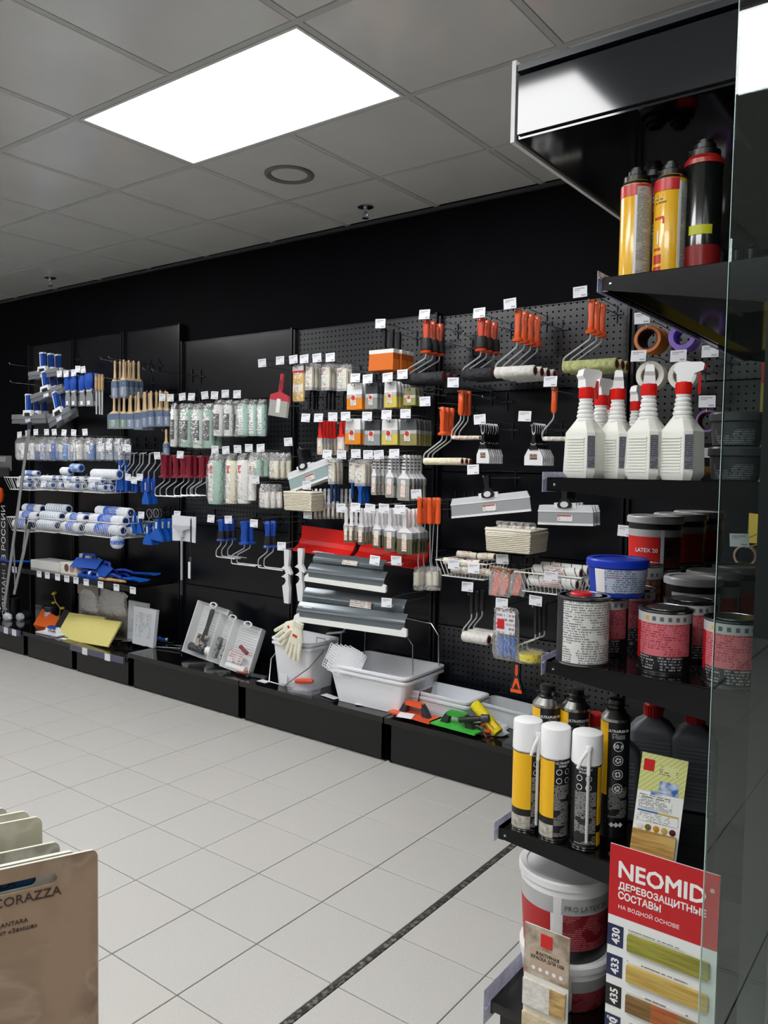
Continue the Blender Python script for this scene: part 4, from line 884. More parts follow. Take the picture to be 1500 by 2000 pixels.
def peg_hook(px,py,Y,label,tag=None,deep=None,pair=False,z=None):
    """double wire hook from panel to (px,py,Y) with a price card on its tip"""
    p=at(px,py,Y); L=PY-.001-Y; ps=[]; b=MB()
    b.tube([(0,L,.0),(0,.0,.0),(0,-.012,.004),(0,-.016,.014)],.0024,6); 
    if tag: b.tube([(0,L,.035),(0,L*.35,.04),(0,-.02,.03)],.0018,6)
    c=MB(); c.box(-.035,.035,L-.006,L-.001,-.004,.006).box(-.003,.003,L-.006,L-.001,-.045,.045)
    ps=[P('wire',b,CHROME),P('crossbar',c,mat('3c3f44',.3,.8))]
    if tag:
        q=at(tag[0],tag[1],Y-.022); k=MB(); M=TR(q.x-p.x,-.022,q.z-p.z)@RX(random.uniform(-.12,.12))@RY(random.uniform(-.06,.06))
        k.box(-.031,.031,-.0008,.0,-.0225,.0225,M); t=MB(); t.box(-.024,.02,-.0014,-.0009,.012,.016,M).box(-.024,.0,-.0014,-.0009,.006,.009,M).box(.006,.026,-.0014,-.0009,-.018,-.012,M)
        ps.append(P('price_card',k,mat('e9eaf0',.5),P('print',t,mat('a9abb2',.6))))
    put('peg_hook',ps,label,'hook',(p.x,Y,p.z))
USEDL=set()
def hang(parts,name,cat,desc,hk,px,py,Y=YH,n=1,dy=.03,group=None,tag=None,rot=(0,0,0),jit=.02,dx=0,hook=True,ho=.014,scale=1):
    p=at(px,py,Y)
    for k in range(n):
        lb=(f'{desc}, {ORD[k]} back on {hk}' if n>1 else f'{desc} on {hk}')
        if lb in USEDL: print('DUPLABEL',lb)
        USEDL.add(lb)
        if len(lb.split())>16 or len(lb.split())<4: print('LABELLEN',lb)
        put(name,parts,lb,cat,(p.x+dx*k+random.uniform(-1,1)*.002*(k>0),Y+k*dy,p.z),(rot[0],rot[1]+random.uniform(-jit,jit),rot[2]+random.uniform(-jit,jit)),group,scale=scale)
    if hook:
        q=at(px,py,Y); ph=p.z-ho
        lb=f'wire hook with price card, {hk}' if tag else f'plain wire hook, {hk}'
        if len(lb.split())>16: print('LABELLEN',lb)
        hp=Vector((p.x,Y-.02,ph)); 
        # pixel-free hook placement
        L=PY-.001-(Y-.02); b=MB(); b.tube([(0,L,0),(0,0,0),(0,-.01,.004),(0,-.014,.012)],.0022,6)
        if tag: b.tube([(0,L,.03),(0,L*.3,.036),(0,-.018,.03)],.0016,6)
        c=MB(); c.box(-.03,.03,L-.006,L-.001,-.004,.006).box(-.003,.003,L-.006,L-.001,-.04,.04)
        ps=[P('wire',b,CHROME),P('crossbar',c,mat('3c3f44',.3,.8))]
        if tag:
            q=at(tag[0],tag[1],Y-.045); kx=MB(); M=TR(q.x-hp.x,-.025,q.z-hp.z)@RX(random.uniform(-.1,.1))@RY(random.uniform(-.07,.07))
            kx.box(-.031,.031,-.0008,0,-.0225,.0225,M); t=MB(); t.box(-.024,.02,-.0014,-.0009,.012,.016,M).box(-.024,.0,-.0014,-.0009,.006,.009,M).box(.006,.026,-.0014,-.0009,-.018,-.012,M)
            ps.append(P('price_card',kx,mat('e9eaf0',.5),P('print',t,mat('a9abb2',.6))))
        put('peg_hook',ps,lb,'hook',hp)
def card(px,py,label,Y=3.2): peg_hook(px,py+6,Y+.022,label,tag=(px,py))
def empty_hook(px,py,label,Y=3.30): peg_hook(px,py,Y,label)
def hb(fn,x0,y0,x1,y1,Y=YH,*a,**k):
    p,w,h=box2(x0,y0,x1,y1,Y); return fn(w,h,*a,**k),((x0+x1)/2,y0)

# ---------- module 1 : pegboard roller frames (big handles, long sleeves)
def frame_px(h0,sl,hcol,scol,wire_px=None,Y=YH,r=.026,style='plain',caps='7c1420',gr=None,rodend=None):
    """h0 = handle box in the photo, sl = sleeve box; measured on the plane Y"""
    p,hw,hh=box2(*h0,Y); x0=at(sl[0],sl[1],Y).x-p.x; ym=(sl[1]+sl[3])/2; x1=at(sl[2],ym,Y).x-p.x; z=at((sl[0]+sl[2])/2,ym,Y).z-p.z
    zs=-hh; lx=x0-.004; zz=z
    wire=[(0,zs-.022),(lx,z+ (zs-z)*.28),(lx,z),(x0+.02,z)] if scol else [(0,zs-.022),(lx,z+(zs-z)*.4),(lx,z),(x1,z)]
    return roller_frame(hw,hh,hcol,wire,(x0,x1,z,r,scol) if scol else None,style,caps=caps,gr=gr),((h0[0]+h0[2])/2,h0[1])
OR='e65a26'
def do(pr,*a,**k): hang(pr[0],*a[:4],pr[1][0],pr[1][1],**k)
def rows(specs):
    for s_ in specs: s_()
do(frame_px((1003,605,1022,667),(970,706,1046,746),OR,('ecebe6','d8d6cf'),r=.026,style='flare'),'paint_roller','paint roller','orange-handled roller with long white sleeve','top-row white-sleeve hook',n=4,dy=.064,tag=(996,593),group='white-sleeved rollers with orange handles',jit=.01)
do(frame_px((930,622,950,686),(905,714,962,746),'d2451f',('33353a','1b1c20'),r=.026,gr=1,style='flare'),'paint_roller','paint roller','red and black handled roller, charcoal sleeve','hook below the pegboard top',n=3,dy=.06,tag=(936,611),group='charcoal-sleeved rollers',jit=.01)
do(frame_px((824,625,842,690),(787,724,868,752),'d2451f',('33353a','1b1c20'),r=.026,gr=1,style='flare'),'paint_roller','paint roller','red and black handled roller, dark sleeve','leftmost top roller hook',n=3,dy=.06,tag=(829,614),group='dark-sleeved rollers at the left of the pegboard',jit=.01)
do(frame_px((1146,585,1166,651),(1102,697,1205,731),OR,('cfd394','a9ae70'),r=.026,style='flare'),'paint_roller','paint roller','orange-handled roller with long green sleeve','rightmost top roller hook',n=3,dy=.06,tag=(1133,570),group='green-sleeved rollers with orange handles',jit=.01)
do(frame_px((896,762,907,812),(884,848,938,861),OR,('e9e6dc','c9a890'),r=.009,style='slim'),'mini_roller','paint roller','slim orange-handled mini roller','second-row left roller hook',n=3,dy=.03,tag=(885,747),group='slim mini rollers with bright handles',jit=.01)
do(frame_px((857,795,872,850),(828,890,902,912),OR,('eee7cf','e0d8b8'),r=.017,style='flare'),'paint_roller','paint roller','orange-handled roller with cream sleeve','third-row cream roller hook',n=3,dy=.042,tag=(830,784),group='cream-sleeved rollers with orange handles',jit=.01)
do(frame_px((1078,757,1090,808),(1062,850,1120,864),OR,('ecebe6','b9b4a4'),r=.010,style='slim'),'mini_roller','paint roller','single slim orange-handled mini roller with white sleeve','hook left of spray bottles',tag=(1075,745))
# putty knives
do(hb(putty_knife,932,829,957,905),'putty_knife','putty knife','black-handled putty knife with bright blade','left putty knife hook',n=7,dy=.02,dx=.001,tag=(937,819),group='black-handled putty knives, left hook',jit=.01)
do(hb(putty_knife,1026,829,1062,909),'putty_knife','putty knife','wide black-handled putty knife','right putty knife hook',n=6,dy=.022,tag=(1025,813),group='wide black-handled putty knives, right hook',jit=.01)
# facade knives
do(hb(facade_knife,873,928,1028,1006),'facade_knife','spatula','long steel facade spatula with black handle, tilted','hook under the putty knives',tag=(924,917),rot=(0,-.13,0),jit=0)
for k in range(3): pass
do(hb(facade_knife,1050,948,1158,1026),'facade_knife','spatula','short steel facade spatula with black handle','hook left of red-labelled pail',n=3,dy=.035,group='short steel facade spatulas',rot=(0,-.03,0),jit=.01)
# baskets
def wire_basket(w,d,h,nx=14,nd=6,inn=.82):
    ps=[]; r=.0022
    def quad(k,z,rr): 
        a,c=w/2*k,d/2*k; return [(-a,-c,z),(a,-c,z),(a,c,z),(-a,c,z),(-a,-c,z)]
    top=MB().tube(quad(1,0,r),.003,6); ps.append(P('rim',top,WHITEWIRE)); bot=MB().tube(quad(inn,-h,r),.0025,6); ps.append(P('base_ring',bot,WHITEWIRE))
    s_=MB()
    for i in range(nx+1):
        u=-1+2*i/nx
        for v in (-1,1): s_.tube([(u*w/2,v*d/2,0),(u*w/2*inn,v*d/2*inn,-h)],.0014,4)
        s_.tube([(u*w/2*inn,-d/2*inn,-h),(u*w/2*inn,d/2*inn,-h)],.0012,4)
    for i in range(nd+1):
        u=-1+2*i/nd
        for v in (-1,1): s_.tube([(v*w/2,u*d/2,0),(v*w/2*inn,u*d/2*inn,-h)],.0014,4)
    x=P('wire_mesh',s_,WHITEWIRE); ps.append(x)
    hk=MB(); 
    for v in (-.6,.6): hk.tube([(v*w/2,d/2,-.01),(v*w/2,d/2+.004,.02),(v*w/2,d/2+.012,.026)],.0028,6)
    ps.append(P('hanging_hooks',hk,WHITEWIRE)); return ps
def lying_roller(L,r,c,band=None,end='7c1420',strap=False):
    a=MB(); M=RY(PI/2); a.lathe([(r*.5,-L/2),(r*.93,-L/2),(r,-L/2+.006),(r,L/2-.006),(r*.93,L/2),(r*.5,L/2)],18,M)
    ps=[P('roller_pile',a,c if not isinstance(c,(str,tuple)) else noisy(c if isinstance(c,str) else c[0],c if isinstance(c,str) else c[1],90,.85,bump=.4))]
    for s_ in (-1,1):
        e=MB(); e.lathe([(0,0),(r*.62,0),(r*.66,.0025),(0,.003)],16,TR(s_*(L/2-.001),0,0)@RY(s_*PI/2)); ps.append(P('end_cap',e,mat(end,.4)))
    if band:
        b=MB(); b.lathe([(r+.0006,-L*.22),(r+.0012,-L*.22),(r+.0012,L*.18),(r+.0006,L*.18)],18,M,cap=False); ps.append(P('wrapper',b,printed(band[0],band[1],.009,.6,.4) if band else None))
    return ps
def basket_at(x0,y0,x1,y1,label,Yf,w=None,d=.2,h=.1,nx=14):
    """front rim left (x0,y0) to right (x1,y1) on plane Yf"""
    a=at(x0,y0,Yf); b=at(x1,y1,Yf); w=b.x-a.x; z=(a.z+b.z)/2
    return put('wire_basket',wire_basket(w,d,h,nx),label,'basket',((a.x+b.x)/2,Yf+d/2,z)),((a.x+b.x)/2,Yf+d/2,z,w,d,h)
# ---------- module 1 low : baskets, wicker, small goods
CR='ece8d6'
o,(bx,by,bz,bw,bd,bh)=basket_at(851,1091,950,1105,'white wire basket of small cream rollers left of the wicker basket',3.18,d=.22,h=.075,nx=12)
for i,(u,v,z_) in enumerate(((-.27,-.05,.0),(.1,-.06,.0),(-.2,.04,.025),(.18,.05,.025),(.3,-.05,-.035),(-.1,-.06,-.035))):
    put('small_roller',lying_roller(.1,.017,CR,band=('efe9da','b0402c')),'cream mini roller lying in the basket left of the wicker one, '+['top left','top middle','rear left','rear right','lower right','lower left'][i],'paint roller',(bx+u*bw,by+v,bz-.008+z_),(0,random.uniform(-.1,.1),random.uniform(-.2,.2)),'cream mini rollers in a wire basket')
o,(bx,by,bz,bw,bd,bh)=basket_at(1005,1110,1135,1136,'white wire basket of striped white rollers below the wicker basket',3.16,d=.26,h=.085,nx=14)
ST=striped('eeeeea','55585a',0,.05,.9,.85,slant=.5)
for i,(v,z_) in enumerate(((-.07,-.05),(0,-.05),(.07,-.05),(-.03,-.005),(.05,.0))):
    put('paint_roller_sleeve',lying_roller(bw*.72,.024,ST,band=('efeeea','c0442c') if i in(0,3) else None),'white roller sleeve with thin dark stripes in the right basket, '+['lower front','lower middle','lower rear','upper front','upper rear'][i],'paint roller',(bx,by+v,bz+z_+.01),(0,0,random.uniform(-.03,.03)),'striped sleeves in the right wire basket')
def wicker(w,d,h):
    b=MB(); b.loft([[(-w*.46,-d*.46,-h),(w*.46,-d*.46,-h),(w*.46,d*.46,-h),(-w*.46,d*.46,-h)],[(-w*.49,-d*.49,-.004),(w*.49,-d*.49,-.004),(w*.49,d*.49,-.004),(-w*.49,d*.49,-.004)]])
    wv=MB(); nr=max(5,int(h/.0085))
    for k in range(nr):
        z=-h+.006+k*(h-.01)/nr; f=.47+.03*k/nr; ph=(k%2)*PI; pts=[]
        m_=12
        for (xa,ya,xb,yb) in ((-1,-1,1,-1),(1,-1,1,1),(1,1,-1,1),(-1,1,-1,-1)):
            for i in range(m_):
                t=i/m_; x=(xa+(xb-xa)*t)*w*f; y=(ya+(yb-ya)*t)*d*f; o_=.0022*math.sin(PI*i+ph)*1; 
                nx,ny=(0,ya) if ya==yb else (xa,0); pts.append((x+nx*(.002+.002*((i+k)%2)),y+ny*(.002+.002*((i+k)%2)),z))
        pts.append(pts[0]); wv.tube(pts,.0036,4)
    rim=MB(); rim.tube([(-w/2,-d/2,0),(w/2,-d/2,0),(w/2,d/2,0),(-w/2,d/2,0),(-w/2,-d/2,0)],.006,6)
    wm=P('woven_strands',wv,mat('dcd6c3',.6)); return [P('basket_body',b,mat('c9c2ab',.7)),wm,P('rim',rim,mat('e2ddcd',.6))]
p,w,h=box2(948,1036,1034,1080,3.13)
put('wicker_basket',wicker(w,.18,h),'cream wicker basket on the rails above the two wire baskets','basket',(p.x,3.22,p.z))
b=MB(); b.box(-w*.52,w*.52,-.094,-.09,-.035,.004).box(-w*.5,w*.5,-.09,.09,-.004,-.001)
for i in range(5):
    put('small_packet',mini_bag(.05,.07,['e7e2d6','d8cfc0','efe9e0','c99a80','e9e9e9'][i],n=2,lab=True),['clear packet at left in the wicker basket','clear packet second from left in the wicker basket','clear packet in the middle of the wicker basket','pinkish packet at right in the wicker basket','clear packet at far right in the wicker basket'][i],'packet',(p.x-w*.34+w*.17*i,3.2,p.z+.03),(.5,0,random.uniform(-.3,.3)),'packets in the wicker basket')
b=MB(); b.prism([(-w*.5,.004),(w*.18,.004),(w*.2,-.03),(-w*.5,-.034)],-.095,-.092)
put('basket_cloth',[P('cloth',b,mat('efece2',.8))],'white cloth flap over the front of the wicker basket','cloth',(p.x,3.222,p.z+.006))
for px,py,lb in ((981,1092,'price card at the foot of the wicker basket'),(913,1146,'price card over the black handled rollers'),):
    card(px,py,'wire hook with '+lb)
card(886,1102,'wire hook with price card at left on small roller basket',3.15); card(925,1110,'wire hook with price card at right on small roller basket',3.15); card(1076,1126,'wire hook with price card on the striped roller basket',3.13)
for i,(x0,y0,x1,y1) in enumerate(((957,1108,985,1164),(976,1112,1003,1166),(998,1114,1026,1164))):
    def scr(w,h):
        a=MB(); a.prism([(-w*.1,-h*.15),(w*.2,-h*.18),(w*.3,-h*.5),(w*.05,-h*.98),(-w*.3,-h),(-w*.2,-h*.6)],-.005,.005); c=MB(); c.box(-w*.45,w*.45,-.006,-.005,-h*.14,0)
        return [P('scraper',a,mat('ee6a48',.4)),P('card',c,noisy('3a2418','c97a3c',60,.4)),P('bag',bagmesh(w,h,.02,seed=9),film('ffffff',.2))]
    do(hb(scr,x0,y0,x1,y1),'bagged_scraper','scraper','orange scraper in a clear bag',('left','middle','right')[i]+' hook under wicker basket',hook=(i==0),jit=.15)
card(980,1178,'wire hook with price card above the blue gloves bag')
do(frame_px((918,1156,926,1200),(905,1232,955,1260),'0f0f11',('eceae4','dcd9d0'),r=.026,style='slim'),'paint_roller','paint roller','black-handled roller with short white sleeve','lower left roller hook',n=3,dy=.05,group='short white rollers with black handles',jit=.01)
# bag with blue gloves / balloons
p,w,h=box2(965,1189,1014,1290,3.2)
bl=[]
for k in range(5):
    f=MB(); x=-w*.3+w*.15*k; f.lathe([(0,-h*.95),(.007,-h*.93),(.008,-h*.7),(.007,-h*.55),(0,-h*.5)],8,TR(x,random.uniform(-.006,.006),0)); bl.append(P('blue_finger',f,mat('1668c8',.5)))
c=MB(); c.box(-w*.35,w*.4,-.014,-.013,-h*.48,-h*.02); e=MB(); e.box(-w*.3,-w*.02,-.0155,-.0142,-h*.38,-h*.2)
put('glove_bag',bl+[P('card',c,printed('dfe4ea','8a3a30',.02,.6,.4)),P('red_mark',e,mat('d01a24',.4)),P('bag',bagmesh(w,h,.022,seed=5),film('ffffff',.16))],'clear bag with white card and blue rubber gloves, hung low beside the white rollers','gloves',p)
do(frame_px((1043,1180,1051,1240),(1012,1270,1062,1292),'121214','',r=.02,style='slim'),'paint_roller','paint roller','thin black roller handle without a sleeve','hook left of white-labelled tin',n=3,dy=.05,tag=(1046,1173),group='black roller handles without sleeves',jit=.01)
do(hb(mini_bag,1012,1268,1062,1293,3.2,'f0df1c',n=1,lab=False),'small_packet','packet','flat packet with yellow roller','hook beside the lowest tins',hook=False,rot=(0,0,0))
# ---------- tapes at the right
def tape(ro,ri,wd,side,core,thick=None):
    a=MB(); a.ring(ro,ri+.004,0,wd,32); b=MB(); b.ring(ri+.004,ri,-.0005,wd+.0005,32); return [P('tape_roll',a,mat(side,.45)),P('core',b,mat(core,.6))]
def tapes(x0,y0,x1,y1,n,dy,side,core,desc,hk,ri=.72,Y=YH,tag=None,**k):
    p,w,h=box2(x0,y0,x1,y1,Y); r=(w+h)/4; z=p.z-r
    for i in range(n):
        lb=f'{desc}, {ORD[i]} back on {hk}' if n>1 else f'{desc} on {hk}'
        put('tape_roll',tape(r,r*ri,dy*.92,side,core),lb,'tape',(p.x,Y+i*dy,z+random.uniform(-.003,.003)),(0,random.uniform(-1,1),0),desc+'s' if n>1 else None)
    peg_hook((x0+x1)/2,y0+ (y1-y0)*.13,Y-.03,'wire hook, '+hk,tag=tag)
tapes(1240,635,1290,690,4,.03,'c9742c','4a1016','orange-brown tape roll','tape hook nearest the pegboard',ri=.7,tag=(1254,621))
tapes(1305,632,1360,683,3,.03,'8264c0','8a6ad0','purple tape roll','tape hook under the topmost shelf',ri=.64)
tapes(1243,705,1297,761,2,.03,'eeeadf','cfc8b8','white tape roll','tape hook behind the third spray bottle',ri=.62,tag=(1247,695))
tapes(1304,704,1362,757,2,.03,'eeebe0','cfc8b8','white tape roll','tape hook behind the rightmost spray bottle',ri=.62,tag=(1325,695))
tapes(1363,800,1400,850,2,.03,'7a66b8','5a1016','lilac tape roll','tape hook left of the glass edge',ri=.78,tag=(1381,784))
tapes(1429,1066,1481,1102,1,.03,'d8a898','15151a','pink tape roll','tape hook behind the glass',ri=.72,Y=2.95,tag=(1444,1055))
card(1387,686,'wire hook with price card under the sloping top shelf'); card(1221,1037,'wire hook with price card left of red-labelled pail'); card(1180,1182,'wire hook with price card above white-labelled tin')
# poster standing at right behind the glass
p=at(1490,660,3.3); b=MB(); b.box(0,.5,0,.01,-.75,0); c=MB(); c.box(.0,.16,-.002,0,-.17,-.02); d=MB(); d.box(.02,.05,-.003,0,-.5,-.17); e=MB(); e.box(-.02,.07,-.012,0,-.78,-.5)
f=MB(); f.box(.0,.5,-.001,0,-.7,-.69).box(0,.5,-.001,0,-.82,-.81)
put('poster',[P('panel',b,mat('8a7a1e',.5)),P('red_heading',c,mat('9c2a18',.5)),P('blue_handle_print',d,mat('4a6ea8',.5)),P('yellow_brush_print',e,mat('d8b24a',.5))],'olive yellow poster with a printed blue brush, seen through the glass','poster',p)
p=at(1428,900,3.5)
# ---------- module 2: rows of brushes
W_='e6e7ea'
row=[(679,749,708,800,'e9e9ea','e0861c','orange',4,(694,738)),(716,748,739,799,'3a3d44','8b8e90','grey',5,(718,740)),(752,745,776,796,'ececec','cdbb58','yellow',5,(757,737))]
for (x0,y0,x1,y1,tc,bc,cn,n,tg),hk in zip(row,('left upper block-brush hook','middle upper block-brush hook','right upper block-brush hook')):
    do(hb(block_brush,x0,y0,x1,y1,YH,tc,bc),'block_brush','brush',f'flat block brush with {cn} bristles',hk,n=n,dy=.028,dx=.002,tag=tg,group=f'block brushes with {cn} bristles, upper row')
do(hb(block_brush,791,758,813,791,3.3,'7a7a5a','9a9658'),'block_brush','brush','olive-bristled block brush','hook behind the dark roller',n=3,dy=.03,tag=(786,731),group='olive block brushes, upper row')
row=[(676,818,706,868,'e9e9ea','e0861c','orange',5,(675,813)),(714,820,744,870,'3a3d44','8b8e90','grey',4,(717,813)),(747,819,778,869,'ececec','cdbb58','yellow',4,(755,810)),(783,819,815,870,'55595c','8b8550','olive',6,(792,808))]
for (x0,y0,x1,y1,tc,bc,cn,n,tg),hk in zip(row,('leftmost lower block-brush hook','second lower block-brush hook','third lower block-brush hook','rightmost lower block-brush hook')):
    do(hb(block_brush,x0,y0,x1,y1,YH,tc,bc),'block_brush','brush',f'wide block brush with {cn} bristles',hk,n=n,dy=.024,dx=.001,tag=tg,group=f'block brushes with {cn} bristles, lower row')
do(hb(flat_brush,621,820,631,888,YH,'e0201a',bc='cfcab0',lab='e8e0d8'),'flat_brush','brush','red-handled flat brush','left red brush hook',n=5,dy=.028,tag=(597,816),group='red-handled brushes, left hook')
do(hb(flat_brush,660,823,674,882,YH,'e0201a',bc='cfcab0',lab='e8e0d8'),'flat_brush','brush','red-handled wide brush','right red brush hook',n=2,dy=.03,tag=(650,814),group='red-handled brushes, right hook')
card(622,816,'wire hook with price card over the left red brushes')
for (x0,y0,x1,y1,n,hk,tg) in ((598,711,613,799,3,'left top-row packed brush hook',(594,701)),(629,712,647,799,3,'middle top-row packed brush hook',(619,699)),(659,714,680,800,2,'right top-row packed brush hook',(645,698))):
    do(hb(bagged_brush,x0,y0,x1,y1),'packed_brush','brush','black-handled brush hung upside down in bag',hk,n=n,dy=.03,tag=tg,group='packed black brushes, '+hk)
def sandpack(w,h):
    a=MB(); a.box(-w*.45,w*.45,-.006,.006,-h*.97,-h*.2); c=MB(); c.box(-w*.48,w*.48,-.008,-.0065,-h*.2,-h*.02); d=MB(); d.box(-w*.48,w*.48,-.0095,-.0082,-h*.2,-h*.14); e=MB(); e.box(-w*.42,w*.42,-.0075,-.0065,-h*.72,-h*.52)
    return [P('contents',a,mat('d9b35a',.6)),P('header_card',c,mat('e8e8ea',.4)),P('red_stripe',d,mat('c42a3c',.4)),P('paper_band',e,mat('e4dfd0',.5)),P('bag',bagmesh(w,h,.016,seed=2),film('ffffff',.15))]
do(hb(sandpack,573,714,595,785,3.26),'sanding_pack','packet','yellow sanding pack with white and red header','hook beside the pink brush',tag=(573,702))
card(547,704,'wire hook with price card above the pink brush'); card(512,709,'wire hook with price card on the dark panel, left of the pink brush')
p,w,h=box2(533,730,571,815,3.2)
b=MB(); b.prism([(0,0),(.006,.0),(.009,-.01),(.008,-h*.2),(.011,-h*.34),(.009,-h*.42),(w*.46,-h*.5),(w*.5,-h*.62),(-w*.5,-h*.62),(-w*.46,-h*.5),(-.009,-h*.42),(-.011,-h*.34),(-.008,-h*.2),(-.009,-.01),(-.006,0)],-.007,.007); c=MB(); c.box(-w*.46,w*.46,-.009,.009,-h*.99,-h*.62); d=MB(); d.box(-.012,.016,-.0105,-.0092,-h*.9,-h*.58); e=MB(); e.prism(sym([(0,-h*.13),(.0035,-h*.15),(.003,-h*.36),(0,-h*.4)]),-.0078,-.006)
put('wide_brush',[P('handle',b,mat('b8303e',.4),P('grip_hole',e,mat('0c0c10',.5))),P('bristles',c,striped('b9b9b2','85857e',0,.004,.5,.7)),P('label',d,mat('e6e6e6',.5))],'pink-red wide brush with grey bristles hanging alone and tilted','brush',p,(0,.14,0))
# scrub brushes orange with black handles (top right of module 2)
def scrub(w,h):
    a=MB(); hh=h*.52; a.prism(sym([(0,0),(.01,-.004),(.012,-hh*.3),(.009,-hh*.75),(.013,-hh)]),-.009,.009); b=MB(); b.box(-w/2,w/2,-.024,.024,-hh-h*.09,-hh); c=MB(); c.loft([[(-w*.49,-.023,-hh-h*.09),(w*.49,-.023,-hh-h*.09),(w*.49,.023,-hh-h*.09),(-w*.49,.023,-hh-h*.09)],[(-w*.5,-.028,-h),(w*.5,-.028,-h),(w*.5,.028,-h),(-w*.5,.028,-h)]])
    return [P('handle',a,mat('111113',.4)),P('brush_head',b,mat('e4e2de',.4)),P('bristles',c,striped('e2741c','b8560e',0,.0045,.6,.7))]
do(hb(scrub,727,640,775,724),'scrub_brush','brush','wide orange-bristled brush with black handle','hook at the top of pegboard',n=3,dy=.062,tag=(743,632),group='orange-bristled brushes at the top')
# white facade knife tilted + small knives
do(hb(facade_knife,550,872,636,950,3.2,0,hc='17181a',plate='e4e6e8',blade='b9d2d4',hx=-.03),'facade_knife','spatula','white facade spatula with black handle, steeply tilted','hook under blue card',n=3,dy=.03,tag=(563,863),group='tilted white facade spatulas',rot=(0,-.30,0),jit=.01)
# dotted white brushes
for (x0,y0,x1,y1,n,hk,tg) in ((727,889,737,967,5,'left dotted brush hook',(740,888)),(754,889,771,972,4,'middle dotted brush hook',(770,886)),(779,888,803,978,5,'right dotted brush hook',(813,965))):
    do(hb(flat_brush,x0,y0,x1,y1,YH,'ececee',bc='77756c',lab='e8e4de',dots=True),'flat_brush','brush','white brush with black ribbed grip',hk,n=n,dy=.03,dx=.002,tag=tg,group='white brushes with black grips, '+hk)
for (x0,y0,x1,y1,n,hk,tg,hc) in ((642,898,656,980,3,'left lower packed brush hook',(639,887),'16325f'),(683,898,695,975,1,'second lower packed brush hook',(667,888),'1c4a90'),(693,900,716,985,3,'right lower packed brush hook',(695,886),'1c5ab0')):
    do(hb(bagged_brush,x0,y0,x1,y1,YH,hc),'packed_brush','brush','blue-handled brush upside down in bag',hk,n=n,dy=.03,tag=tg,group=('packed blue brushes, '+hk) if n>1 else None)
card(719,888,'wire hook with price card over the packed blue brushes, right one')
# profile white brushes (angled radiator brushes) beside the small basket
do(hb(flat_brush,614,954,621,1015,3.18,'e8e8ec',bc='55524a',lab='e8e4de'),'flat_brush','brush','slim white angled brush','crowded hook by woven box',n=9,dy=.022,dx=.012,tag=(599,948),group='slim white brushes crowded on one hook')
card(601,1005,'wire hook with price card below the woven white box')
p,w,h=box2(557,962,610,998,3.16); 
put('woven_box',wicker(w,.1,h)[:3],'small white woven box hanging left of the slim white brushes','basket',(p.x,3.2,p.z))
# lower white brushes
for (x0,y0,x1,y1,n,hk,tg) in ((672,990,681,1060,1,'first lower white brush hook',(666,992)),(683,991,692,1060,2,'second lower white brush hook',None),(700,992,712,1064,4,'third lower white brush hook',(694,991)),(730,993,746,1071,5,'fourth lower white brush hook',(723,993)),(752,992,773,1077,5,'fifth lower white brush hook',(750,993)),(777,994,807,1083,5,'sixth lower white brush hook',(781,995))):
    do(hb(flat_brush,x0,y0,x1,y1,3.14,'f4f4f6',lab='e8e0d6'),'flat_brush','brush','white-handled brush with olive bristles',hk,Y=3.14,n=n,dy=.03,dx=.002,tag=tg,group=('white-handled brushes, '+hk) if n>1 else None)
# long orange radiator rollers
def radiator(w,h,lean=0):
    hh=h*.30; a=MB(); a.lathe([(w*.32,-hh),(w*.46,-hh+.004),(w*.5,-hh*.8),(w*.42,-hh*.3),(w*.5,-.006),(w*.4,0),(0,.001)],12,sy=.8)
    b=MB(); b.tube([(0,0,-hh),(lean*.5,0,-h*.72),(lean+.01,0,-h*.8),(lean+.008,0,-h*.86)],.0026,6)
    return [P('handle',a,mat(OR,.3)),P('wire_rod',b,mat('cdd0d2',.3,.5)),('small_roller',MB().lathe([(0,-h),(.014,-h+.004),(.014,-h*.85),(0,-h*.84)],14,TR(lean,0,0)).mesh(noisy('e6dfc8','d2c8a8',100,.8),'r'),(),None),('bag',bagmesh(.05,h*.24,.03,seed=4).mesh(film('ffffff',.16),'b'),(),None)]
for i,(px,n) in enumerate(((820,2),(839,2),(857,1))):
    p=at(px,972,3.2); h=p.z-at(px,1145,3.2).z; ps=radiator(.028,h,-.012+.004*i)
    bg=bagmesh(.055,h*.25,.035,seed=4); me=bg.mesh(film('ffffff',.16),'bag'); me.transform(TR(0,0,-h*.8)); ps[-1]=('bag',me,(),None)
    hang(ps,'radiator_roller','paint roller','long-necked orange-handled roller in small bag',['left','middle','right'][i]+' long roller hook',px,972,Y=3.2,n=n,dy=.045,group='long-necked orange rollers' if 0 else None,jit=.05)
